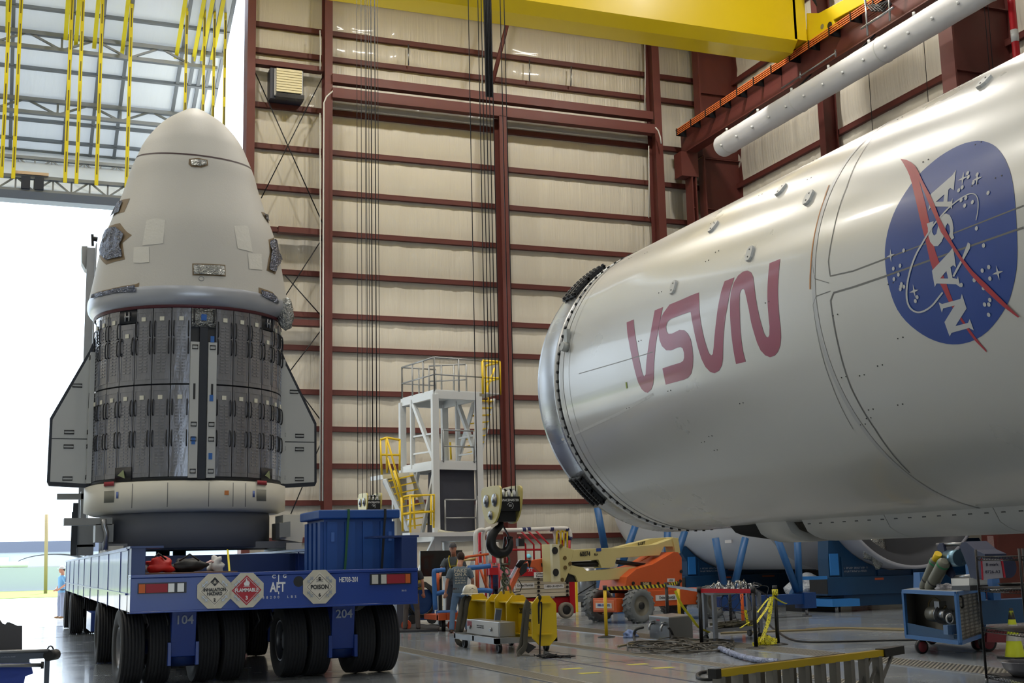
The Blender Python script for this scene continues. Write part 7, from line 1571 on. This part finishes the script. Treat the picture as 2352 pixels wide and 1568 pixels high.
# step ladder lying on its side
lad = E('step_ladder', 'aluminium step ladder with yellow rail lying on its side in the foreground', 'ladder', PZ(1640, 1568)); LA0 = PZ(1640, 1547, .50); LA1 = PZ(2022, 1499, .50); ld = (LA1-LA0).normalized(); ln_ = Vector((-ld.y, ld.x, 0)); LL = (LA1-LA0).length
yr_ = mat('ladder_yellow', (206, 172, 20), .45); al2 = mat('ladder_aluminium', (128, 126, 122), .4, .6, .08, 5)
MB().bar(LA0, LA1, .085, .07).build('side_rail', yr_, lad, 'yellow side rail'); MB().bar(LA0-Vector((0, 0, .44)), LA1-Vector((0, 0, .44)), .085, .05).build('side_rail', yr_, lad)
MB().bar(LA1, LA1+ld*.42+Vector((0, 0, .01)), .12, .09).build('ladder_foot', black, lad); MB().bar(LA0-ld*.03, LA0+ld*.05, .10, .09).build('ladder_top_cap', blackm, lad)
for k in range(11):
    p = LA0+ld*(.08+k*(LL-.15)/10); MB().box((-.045, -.045, -.45), (.03, .045, -.03), Matrix.Translation(p) @ Matrix.Rotation(math.atan2(ld.y, ld.x), 4, 'Z')).build('step', al2, lad)
    q_ = p+ln_*.42+Vector((0, 0, -.02))+ld*(.5 if k < 2 else .1); MB().box((-.05, -.02, -.46), (.05, .02, -.06), Matrix.Translation(q_) @ Matrix.Rotation(math.atan2(ld.y, ld.x), 4, 'Z')).build('rear_step', mat('ladder_grey', (96, 92, 86), .5, .4), lad)
MB().bar(LA0+ln_*.42+ld*.45-Vector((0, 0, .04)), LA1+ln_*.48-Vector((0, 0, .04)), .05, .05).build('rear_rail', al2, lad); MB().bar(LA0+ln_*.42+ld*.45-Vector((0, 0, .46)), LA1+ln_*.48-Vector((0, 0, .46)), .05, .05).build('rear_rail', al2, lad)
for k in (.93, 1.0, 1.08): p = LA0+ld*LL*k; MB().bar(p-Vector((0, 0, .04)), p-ld*.25-Vector((0, 0, .3)), .03, .03).build('brace', al2, lad)
o = MB().tube([tuple(PZ(1625+24*math.cos(a_), 1551+9*math.sin(a_), .02)) for a_ in [i*.5 for i in range(13)]], .025, 7).build('cable_coil', black); tag(o, 'black cable coil on the floor behind the left end of the ladder', 'cable')
# ================================================================== right-hand clutter
# wire shelving
A_ = Vector((11.25, 12.85, 0)); us = az(199); vs2 = az(109)
ws = E('wire_shelving', 'black wire shelving unit at the right edge of the view', 'shelving', A_); chm = mat('black_wire', (30, 30, 33), .35, .5)
SU, SV = 1.25, .6
for a_, b2 in ((0, 0), (0, 1), (1, 0), (1, 1)): p = A_+us*SU*a_+vs2*SV*b2; MB().cyl(p+Vector((0, 0, .02)), p+Vector((0, 0, 1.62)), .016, seg=10).build('upright', chm, ws); MB().cyl(p, p+Vector((0, 0, .05)), .022, seg=8).build('foot', steel, ws)
SZ = (.10, .66, 1.15, 1.53)
for z in SZ:
    m_ = MB()
    for p0, p1 in ((A_, A_+us*SU), (A_+vs2*SV, A_+us*SU+vs2*SV), (A_, A_+vs2*SV), (A_+us*SU, A_+us*SU+vs2*SV)):
        for dz in (0, -.045): m_.cyl(p0+Vector((0, 0, z+dz)), p1+Vector((0, 0, z+dz)), .006, seg=6)
        n_ = int((p1-p0).length/.04)
        for k in range(n_): m_.cyl(p0.lerp(p1, k/n_)+Vector((0, 0, z-.045*(k % 2))), p0.lerp(p1, (k+1)/n_)+Vector((0, 0, z-.045*((k+1) % 2))), .003, seg=4)
    for k in range(24): p = A_+us*SU*k/24; m_.cyl(p+Vector((0, 0, z)), p+vs2*SV+Vector((0, 0, z)), .0035, seg=4)
    m_.build('wire_shelf', chm, ws)
    if z in (.10, .66, 1.15): MB().prism([A_+us*.02+vs2*.02+Vector((0, 0, z+.006)), A_+us*(SU-.02)+vs2*.02+Vector((0, 0, z+.006)), A_+us*(SU-.02)+vs2*(SV-.02)+Vector((0, 0, z+.006)), A_+us*.02+vs2*(SV-.02)+Vector((0, 0, z+.006))], (0, 0, .006)).build('shelf_liner', black, ws)
def SP(u, v, z): return A_+us*u+vs2*v+Vector((0, 0, z))
wbp = SP(.28, .1, 1.17); wbn = az(20)
wb2 = E('whiteboard_sign', 'small white sign with red edges and handwriting on the wire shelf', 'sign', wbp)
P_ = [PN(*p, SP(.12, .2, 0), wbn) for p in ((2254, 1282), (2300, 1283), (2307, 1326), (2257, 1331))]
MB().prism(P_, wbn*.01).build('board', mat('sign_white', (176, 174, 186), .4), wb2); m_ = MB(); m_.bar(P_[0], P_[3], .012, .02); m_.bar(P_[1], P_[2], .025, .02); m_.build('red_edge', mat('sign_red', (196, 30, 56), .4), wb2)
ctr = (P_[0]+P_[1]+P_[2]+P_[3])/4; ink = mat('marker_ink', (70, 70, 96), .6)
text('B mark', ctr+Vector((0, 0, .05))-wbn*.004, .055, ink, wb2, right=az(110)); text('8726-A2', ctr-Vector((0, 0, .04))-wbn*.004, .055, ink, wb2, right=az(110))
pn = MB().lathe([(.001, 0), (.14, .005), (.17, .03), (.175, .03), (.145, -.003), (.001, -.006)], SP(.42, .25, 1.178), 'Z', 28).build('black_pan', black); tag(pn, 'shallow black pan on the upper wire shelf beside the white sign', 'pan')
bs_ = E('metal_basin', 'wide pale metal basin on the lowest wire shelf', 'basin', SP(.6, .3, .11)); MB().lathe([(.001, .0), (.18, 0), (.27, .09), (.30, .16), (.315, .165), (.315, .172), (.295, .17), (.26, .095), (.17, .012), (.001, .012)], SP(.52, .30, .115), 'Z', 36).build('bowl', mat('pale_enamel', (170, 170, 180), .25, .3), bs_)
pk_ = E('pink_tote', 'dull pink plastic tote on the middle wire shelf at the frame edge', 'tote', SP(.55, .35, .67)); c_ = SP(.50, .42, .67); MB().prism([c_+us*.0, c_+us*.35, c_+us*.35+vs2*.3, c_+vs2*.3], (0, 0, .22)).build('body', mat('dull_pink', (176, 88, 92), .5), pk_, bevel=.01); MB().prism([c_-us*.02+Vector((0, 0, .19)), c_+us*.37+Vector((0, 0, .19)), c_+us*.37+vs2*.32+Vector((0, 0, .19)), c_-us*.02+vs2*.32+Vector((0, 0, .19))], (0, 0, .04)).build('rim', mat('dull_pink', (176, 88, 92)), pk_)
# cone
cb_ = PZ(2332, 1512); cn = E('traffic_cone', 'lime green traffic cone with reflective bands behind the wire shelving', 'cone', cb_); lime = mat('lime_plastic', (196, 206, 36), .5)
MB().box((cb_.x-.18, cb_.y-.18, 0), (cb_.x+.18, cb_.y+.18, .03)).build('base', black, cn); MB().lathe([(.145, .03), (.03, .70), (.024, .72), (.001, .72)], cb_, 'Z', 28).build('cone', lime, cn)
for z0, z1 in ((.26, .36), (.43, .50)): MB().lathe([(.145-.115*(z0-.03)/.67+.002, z0), (.145-.115*(z1-.03)/.67+.002, z1)], cb_, 'Z', 28).build('reflective_band', mat('reflective_band', (176, 176, 170), .35), cn)
MB().lathe([(.052, .575), (.03, .70), (.026, .74), (.001, .74)], cb_, 'Z', 24).build('top_sleeve', black, cn)
# blue pump cart with tread-plate side
Rb = EYE+ray(2205, 1472)*18.9; Lb = EYE+ray(2083, 1460)*20.6; Bb = EYE+ray(2262, 1464)*20.6; Rb.z = Lb.z = Bb.z = .25; HZ = .72
pc = E('pump_cart', 'blue framed pump cart with tread plate side and open front', 'cart', Rb); cbm = mat('cart_blue', (52, 100, 156), .45, 0, .08, 3)
f1 = Lb-Rb; f2 = Bb-Rb; up = Vector((0, 0, HZ)); BK = Rb+f1+f2
m_ = MB()
for p in (Rb, Lb, Bb, BK): m_.bar(p, p+up, .05)
for z in (0, HZ): 
    for a_, b2 in ((Rb, Lb), (Rb, Bb), (Lb, BK), (Bb, BK)): m_.bar(a_+Vector((0, 0, z)), b2+Vector((0, 0, z)), .06, .06)
m_.build('frame', cbm, pc)
MB().prism([Rb+f2*.03, Bb, Bb+up, Rb+f2*.03+up], -f1.normalized()*.012).build('side_panel', tread_mat('cart_tread_plate', False), pc, 'tread plate side panel'); MB().prism([Bb, BK, BK+up, Bb+up], f2.normalized()*.01).build('back_panel', mat('grey_sheet', (176, 172, 162), .6, .1), pc); MB().prism([Lb, BK, BK+up, Lb+up], f1.normalized()*.01).build('side_sheet', mat('grey_sheet', (112, 110, 104)), pc)
MB().prism([Rb+Vector((0, 0, .02)), Lb+Vector((0, 0, .02)), BK+Vector((0, 0, .02)), Bb+Vector((0, 0, .02))], (0, 0, .03)).build('floor_pan', teal_steel, pc); MB().prism([Rb+f1*.1+Vector((0, 0, .05)), Lb+Vector((0, 0, .05)), Lb+Vector((0, 0, .22)), Rb+f1*.1+Vector((0, 0, .14))], f2.normalized()*.02).build('front_apron', teal_steel, pc)
MB().prism([Rb+up-f1.normalized()*.03, Lb+up, BK+up, Bb+up], (0, 0, .035)).build('table_top', alu, pc)
MB().prism([Rb+f2*.38, Lb+f2*.38, Lb+f2*.38+up*.97, Rb+f2*.38+up*.97], f2.normalized()*.01).build('inner_panel', mat('grey_sheet', (176, 172, 162)), pc)
pmc = Rb+f1*.42+f2*.25+Vector((0, 0, .36)); fd = f1.normalized()
pmb = MB().cyl(pmc, pmc+fd*.35, .12, seg=24).build('pump_motor', mat('pump_grey', (140, 138, 128), .4, .4, .2, 8), pc); m_ = MB(); m_.cyl(pmc-fd*.22, pmc, .09, seg=20); m_.cyl(pmc-fd*.02, pmc+fd*.02, .14, seg=24); m_.cyl(pmc-fd*.42, pmc-fd*.22, .06, seg=16); m_.build('gearbox', steel, pmb)
MB().cbox(pmc+fd*.02+Vector((0, 0, .16)), (.14, .12, .1)).build('terminal_box', steel, pmb); MB().tube(catmull([tuple(v) for v in (pmc+Vector((0, 0, .2)), pmc+fd*.3+Vector((0, -.05, .26)), pmc+fd*.55+Vector((0, -.1, .15)), pmc+fd*.5+Vector((0, -.12, .02)), pmc+fd*.2+Vector((0, -.14, .05)), pmc+Vector((0, -.12, .14)))], 4, False), .016, 7).build('power_lead', mat('tan_cable', (122, 110, 80)), pmb)
gz_ = Rb+f1*.17+Vector((0, -.02, .34)); MB().lathe([(.06, -.02), (.075, -.02), (.075, .0), (.06, .0)], gz_, 'Y', 24).build('gauge_ring', white_paint, pc); MB().cbox(gz_-Vector((0, 0, .16)), (.18, .1, .14)).build('valve_box', mat('valve_blue', (90, 120, 160), .5), pc)
for f in (.15, .85):
    m_ = MB(); p = Rb+f1*.05*0+f2*f+f1.normalized()*-.02+Vector((0, 0, HZ-.12)); m_.tube([p+Vector((0, 0, .08)), p-f1.normalized()*.05+Vector((0, 0, .05)), p-f1.normalized()*.05-Vector((0, 0, .08)), p-Vector((0, 0, .1))], .016, 8); m_.build('grab_handle', black, pc)
cr_m = mat('castor_red', (112, 34, 44), .45)
for p in (Lb*.72+Rb*.28, Rb+f2*.9+f1*.1, Lb+f2*.9, ): 
    w_ = MB().lathe([(.001, -.03), (.11, -.03), (.115, .0), (.11, .03), (.001, .03)], (p.x, p.y, .115), 'Y', 24).build('castor_wheel', blackm, pc); MB().lathe([(.001, -.036), (.075, -.036), (.085, -.03)], (p.x, p.y, .115), 'Y', 20).build('castor_hub', cr_m, w_)
w_c = PZ(2280, 1497)
bg_ = E('castor_frame', 'dark blue frame with big red castor behind the pump cart', 'frame', w_c); m_ = MB(); m_.lathe([(.12, -.04), (.155, -.04), (.16, 0), (.155, .04), (.12, .04)], (w_c.x, w_c.y+.1, .16), 'Y', 28); m_.build('tyre', blackm, bg_); MB().lathe([(.001, -.045), (.115, -.045), (.125, -.03), (.125, .03)], (w_c.x, w_c.y+.1, .16), 'Y', 24).build('rim', cr_m, bg_)
MB().prism([(w_c.x-.1, w_c.y, .16), (w_c.x+.5, w_c.y, .12), (w_c.x+.5, w_c.y, .25), (w_c.x+.06, w_c.y, .40), (w_c.x-.06, w_c.y, .40)], (0, .03, 0)).build('fork', cr_m, bg_)
MB().box((w_c.x-.12, w_c.y+.2, .42), (w_c.x+1.4, w_c.y+.6, .8)).build('beam', teal_steel, bg_); MB().box((w_c.x-.1, w_c.y+.15, .8), (w_c.x+.08, w_c.y+.35, 1.45)).build('post', cbm, bg_); MB().box((w_c.x+.25, w_c.y+.15, .8), (w_c.x+.4, w_c.y+.3, 1.4)).build('post', cbm, bg_); MB().tube([(w_c.x+.1, w_c.y+.05, .95), (w_c.x+.5, w_c.y+.05, .97)], .03, 8).build('handle_bar', steel, bg_)
# things on the cart top
tz = Rb.z+HZ+.035; n_c = Vector((f1.y, -f1.x, 0)).normalized(); pl_c = Rb+f2*.45
def CP_(px, py, off=0.0): return PN(px, py, pl_c+n_c*off, n_c)
vp = MB().prism([CP_(*p) for p in ((2098, 1314), (2112, 1314), (2116, 1359), (2098, 1359))], n_c*.12).build('bracket_post', cbm); tag(vp, 'short blue upright with crank at the left end of the pump cart top', 'post')
gt_ = mat('grey_gas_tube', (106, 108, 96), .5, 0, .1, 4)
for k, (a_, b2, r_, lb_) in enumerate((((2150, 1283), (2122, 1350), .085, 'grey green gas tube with yellow cap leaning on the pump cart, left one'), ((2170, 1288), (2136, 1352), .10, 'fatter grey green gas tube with green band leaning on the pump cart, right one'))):
    t = E('gas_tube', lb_, 'gas tube', CP_(*b2, -.3)); p0, p1 = CP_(*b2, -.3), CP_(*a_, -.3); dd = (p1-p0).normalized(); MB().tube([p0, p0+dd*.05, p1-dd*.05, p1], [r_*.9, r_, r_, r_*.6], 18).build('tube', gt_, t)
    MB().cyl(p1-dd*.10, p1-dd*.06, r_*1.02, seg=18).build('green_band', mat('green_band', (40, 130, 84), .5), t); MB().cyl(p0+dd*.18, p0+dd*.21, r_*1.03, seg=18).build('black_strap', black, t)
    if k == 0: MB().cyl(p1-dd*.02, p1+dd*.12, r_*.75, r_*.7, seg=14).build('yellow_cap', yel2, t)
wn = E('winch', 'dark blue winch with silvery cable drum standing above the pump cart', 'winch', CP_(2200, 1340)); wbl = mat('winch_navy', (12, 26, 60), .6, 0, .1, 3)
for off, sh_ in ((.0, 0), (0, 1)):
    if not sh_: P_ = [(2152, 1256), (2157, 1247), (2164, 1247), (2176, 1290), (2190, 1322), (2184, 1328), (2172, 1318), (2158, 1285)]
    else: P_ = [(2203, 1254), (2210, 1246), (2218, 1243), (2240, 1262), (2262, 1272), (2262, 1328), (2242, 1330), (2228, 1325), (2222, 1300), (2212, 1275)]
    MB().prism([CP_(*p, -.2) for p in P_], n_c*(.05 if not sh_ else .35)).build('side_plate', wbl, wn, bevel=.004)
p0, p1 = CP_(2180, 1281, -.12), CP_(2206, 1281, -.12); MB().cyl(p0, p1, .13, seg=28).build('cable_drum', mat('wire_drum', (112, 144, 164), .3, .8, .2, 10), wn); MB().cyl(CP_(2152, 1250, -.15), CP_(2210, 1248, -.15), .022, seg=10).build('tie_bar', steel, wn); MB().cyl(CP_(2188, 1325, -.15), CP_(2234, 1322, -.15), .03, seg=10).build('tie_bar', steel, wn)
MB().prism([CP_(2166, 1248, -.1), CP_(2205, 1246, -.1), CP_(2208, 1253, -.1), CP_(2166, 1255, -.1)], n_c*.1).build('top_plate', blackm, wn); MB().cyl(CP_(2245, 1300, .0), CP_(2318, 1302, .2), .16, seg=24).build('winch_motor', wbl, wn)
bx2 = E('white_instrument_box', 'white rectangular instrument box under the winch', 'box', CP_(2205, 1345, -.1)); MB().prism([CP_(*p, -.25) for p in ((2184, 1328), (2226, 1328), (2226, 1344), (2186, 1345))], n_c*.3).build('case', white_paint, bx2); MB().prism([CP_(*p, -.25) for p in ((2186, 1345), (2228, 1344), (2228, 1356), (2186, 1357))], n_c*.3).build('base', black, bx2)
o = lump(MB(), CP_(2168, 1350, -.2), (.14, .1, .07), 5, .8).build('plastic_bag', mat('clear_plastic_bag', (196, 198, 210), .2, 0, .2, 10, bump=.8, bscale=30)); tag(o, 'crumpled clear plastic bag on the pump cart top', 'bag')
# wrapped item and shelving stock behind the trestle
o = lump(MB(), PY(1858, 1366, 31.6)+Vector((0, 0, .22)), (.7, .45, .36), 15, .5, 28).build('wrapped_part', mat('plastic_wrap', (190, 198, 210), .25, .1, .15, 4, bump=1.0, bscale=14)); tag(o, 'bulky part wrapped in clear plastic left of the cradle', 'wrapped part'); o.location = (0, 0, 0)
plb = MB().box((PY(1812, 1360, 31.6).x, 31.0, 0), (PY(1900, 1360, 31.6).x, 31.8, .35)).build('low_pallet', blackm); tag(plb, 'low dark pallet beneath the plastic wrapped part', 'pallet')
rk2 = E('storage_rack', 'brown and cream storage rack far behind the blue struts', 'rack', PY(1800, 1340, 40.0)); rk2.location.z = 0; brn = mat('brown_board', (112, 84, 66), .7); crm = mat('cream_board', (184, 172, 146), .7)
def RKb(x0, y0, x1, y1, mt, d=.3, Y=40.0, nm='panel'): a_, b2 = PY(x0, y1, Y), PY(x1, y0, Y); return MB().box((a_.x, Y, max(0, a_.z)), (b2.x, Y+d, b2.z)).build(nm, mt, rk2)
RKb(1770, 1303, 1786, 1392, brn, .8); RKb(1786, 1330, 1812, 1392, crm); RKb(1812, 1326, 1826, 1392, brn); RKb(1768, 1324, 1830, 1330, brn, 1.0, 39.7, 'shelf'); RKb(1775, 1308, 1800, 1324, crm, .5, 39.9, 'crate'); RKb(1802, 1310, 1825, 1324, mat('dark_crate', (60, 44, 40), .7), .5, 39.9, 'crate'); RKb(1768, 1300, 1830, 1303, brn, 1.0, 39.7, 'shelf')
ck = E('dark_cabinet', 'black cabinet beyond the blue tie bar left of the cradle', 'cabinet', PY(1875, 1390, 38.0)); ck.location.z = 0; a_, b2 = PY(1855, 1395, 38.0), PY(1905, 1308, 38.0); MB().box((a_.x, 38.0, 0), (b2.x, 38.8, b2.z)).build('carcass', mat('dark_cabinet', (40, 38, 42), .5), ck); 
for k in range(4): MB().box((a_.x+.03, 37.97, .1+k*.32), (b2.x-.03, 38.0, .38+k*.32)).build('drawer', mat('dark_drawer', (52, 50, 54), .45), ck)
p0, p1 = PY(1826, 1328, 29.6), PY(1898, 1326, 29.6); o = MB().bar(p0, p1, .09).build('tie_bar', mat('bright_blue_plate', (44, 124, 200))); tag(o, 'bright blue horizontal tie bar joining strut and cradle', 'bar')
# wall items seen under the rocket at right
bn2 = E('wall_banner', 'white printed notice sheet hanging on the dark red column under the rocket', 'notice', (25.9, 28.4, 1.8))
a_, b2 = PY(2270, 1256, 28.45), PY(2281, 1230, 28.45); MB().box((a_.x, 28.44, a_.z), (b2.x, 28.46, b2.z)).build('sheet', mat('notice_red_white', (150, 120, 118), .6, 0, .4, 30), bn2)
# background between the two lifts
tk = E('steel_drum', 'silver steel tank standing beyond the gap between the two lifts', 'tank', PY(1352, 1380, 40.0)); tk.location.z = 0
a_ = PY(1346, 1330, 40.0); MB().cyl((a_.x, 40, .35), (a_.x, 40, PY(1346, 1305, 40).z), .28, seg=24).build('tank', steel, tk); MB().cyl((a_.x, 40, 0), (a_.x, 40, .35), .2, seg=16).build('stand', blackm, tk)
tk = E('steel_drum', 'wide steel tank standing just left of the orange hood in the background', 'tank', PY(1385, 1380, 40.0)); tk.location.z = 0
a_ = PY(1382, 1330, 40.0); MB().cyl((a_.x, 40.2, .3), (a_.x, 40.2, PY(1382, 1305, 40).z), .36, seg=24).build('tank', steel, tk); MB().cyl((a_.x, 40.2, 0), (a_.x, 40.2, .3), .25, seg=16).build('stand', blackm, tk)
tr_b = E('tool_trolley', 'dark tool trolley with yellow frame in the background right of the scissor lift', 'trolley', PY(1330, 1390, 36.5)); tr_b.location.z = 0
m_ = MB(); a_, b2 = PY(1322, 1345, 36.5), PY(1375, 1345, 36.5)
for x in (a_.x, b2.x): m_.bar((x, 36.5, 0), (x, 36.5, 1.0), .05)
m_.bar((a_.x, 36.5, .95), (b2.x, 36.5, .95), .06); m_.bar((a_.x, 36.5, .5), (b2.x, 36.5, .9), .03); m_.build('frame', blackm, tr_b); MB().bar((a_.x, 36.45, 0), (a_.x, 36.45, 1.05), .06).build('yellow_post', yel2, tr_b); MB().box((a_.x, 36.6, .3), (b2.x, 37.0, .5)).build('tray', gal, tr_b)
hr = E('hose_trolley', 'dark welding trolley with coiled hoses beside the truck behind the workers', 'trolley', PY(968, 1420, 33.0)); hr.location.z = 0
m_ = MB(); c_ = PY(968, 1380, 33.0)
for k in range(5): m_.tube([(c_.x+(.35+.03*k)*math.cos(a_), 33.0+.04*k, .62+(.38+.03*k)*math.sin(a_)) for a_ in [i*.4 for i in range(16)]], .022, 6, closed=True)
m_.build('hose_coil', hs_m, hr); MB().box((c_.x-.25, 33.1, .9), (c_.x+.1, 33.4, 1.25)).build('yellow_case', mat('dull_yellow_case', (176, 150, 60), .5), hr); MB().box((c_.x-.3, 33.1, .1), (c_.x+.4, 33.5, .9)).build('cabinet', mat('deep_blue_beam', (18, 62, 124)), hr)
for sx in (-.25, .3): MB().cyl((c_.x+sx, 33.0, .13), (c_.x+sx, 33.1, .13), .13, seg=16).build('wheel', black, hr)
for px, py, lb_ in ((930, 1437, 'orange cord reel on the floor by the truck wheels'), (1036, 1437, 'orange cord reel on the floor by the feet of the printed shirt worker')):
    q_ = PZ(px+3, py+11); t = E('cord_reel', lb_, 'cord reel', q_); MB().cyl((q_.x, q_.y, .13), (q_.x+.05, q_.y+.14, .13), .12, seg=20).build('reel', mat('reel_orange', (216, 84, 40), .5), t); MB().cyl((q_.x-.005, q_.y-.01, .13), (q_.x, q_.y, .13), .05, seg=14).build('hub', black, t)
fm = MB().prism([PZ(906, 1453), PZ(1005, 1450), PZ(1010, 1442), PZ(960, 1436), PZ(912, 1442)], (0, 0, .05)).build('floor_plate', mat('dark_grating', (56, 56, 60), .5, .4)); tag(fm, 'dark low platform plate on the floor behind the transporter wheels', 'platform')
gpst = E('grey_pillar', 'grey box shaped pillar standing behind the right rear wheels', 'pillar', PZ(920, 1445)); a_, b2 = PY(912, 1440, 30.8), PY(938, 1385, 30.8); MB().box((a_.x, 30.8, .0), (b2.x, 31.1, 1.4)).build('pillar', mat('grey_pillar_paint', (84, 88, 100), .5), gpst)
# ------------------------------------------------------------------ dark equipment at the lower left corner
YL = 9.0
def LP(px, py, Y=YL): return PY(px, py, Y)
wk = E('tow_frame', 'dark steel frame with blue cover and upright board in the lower left corner', 'frame', LP(60, 1568)); wk.location.z = 0; dk = mat('dark_slate_steel', (44, 50, 60), .45, .2, .08, 3)
def LB(x0, y0, x1, y1, d, nm, mt, Y=YL, bev=.004): a_, b2 = LP(x0, y1, Y), LP(x1, y0, Y); return MB().box((a_.x, Y, a_.z), (b2.x, Y+d, b2.z)).build(nm, mt, wk, bevel=bev)
brd = mat('grey_brown_board', (74, 72, 74), .8, 0, .06, 6)
m_ = MB(); m_.prism([LP(*p, YL+.1) for p in ((-60, 1422), (0, 1423), (6, 1432), (12, 1434), (16, 1429), (22, 1429), (40, 1437), (51, 1437), (51, 1500), (-60, 1500))], (0, .04, 0)); m_.build('upright_board', brd, wk, 'grey board with uneven top edge')
m_ = MB(); a_, b2 = LP(-200, 1506), LP(112, 1492); m_.prism([LP(-200, 1502), LP(112, 1491), LP(112, 1511), LP(68, 1513), (LP(68, 1522)), LP(-200, 1526)], (0, .08, 0)); m_.build('top_beam', dk, wk, bevel=.003)
MB().tube([LP(-200, 1500, YL-.02), LP(114, 1494, YL-.02)], .011, 8).build('chrome_bar', steel, wk); MB().tube([LP(-200, 1530, YL-.02), LP(96, 1527, YL-.02)], .012, 8).build('chrome_bar', steel, wk); MB().cyl(LP(96, 1527, YL-.02)-Vector((.005, 0, 0)), LP(99, 1527, YL-.02)+Vector((.005, 0, 0)), .022, seg=12).build('bar_end', black, wk)
a_, b2 = LP(101, 1568), LP(115, 1505); MB().box((a_.x, YL, 0), (b2.x, YL+.05, b2.z)).build('leg', dk, wk); a_ = LP(-190, 1568); MB().box((a_.x, YL, 0), (a_.x+.05, YL+.05, b2.z)).build('leg', dk, wk)
MB().cyl(LP(118, 1504)-Vector((.02, .03, 0)), LP(118, 1504)+Vector((.03, .06, 0)), .035, seg=12).build('joint', black, wk); MB().tube([LP(116+7*math.cos(t), 1494+11*math.sin(t), YL-.01) for t in [i*.6 for i in range(11)]], .005, 5).build('wire_loop', black, wk)
m_ = MB(); m_.prism([LP(*p, YL+.12) for p in ((-200, 1530), (72, 1532), (76, 1546), (58, 1553), (55, 1568), (55, 1700), (-200, 1700))], (0, .5, 0)); m_.build('blue_cover', mat('royal_blue_cover', (22, 56, 150), .6, 0, .15, 4, bump=.4, bscale=4), wk)
marks(LP(19, 1508, YL-.002), .09, .012, mat('faded_white_number', (150, 156, 170)), wk, seed=3)
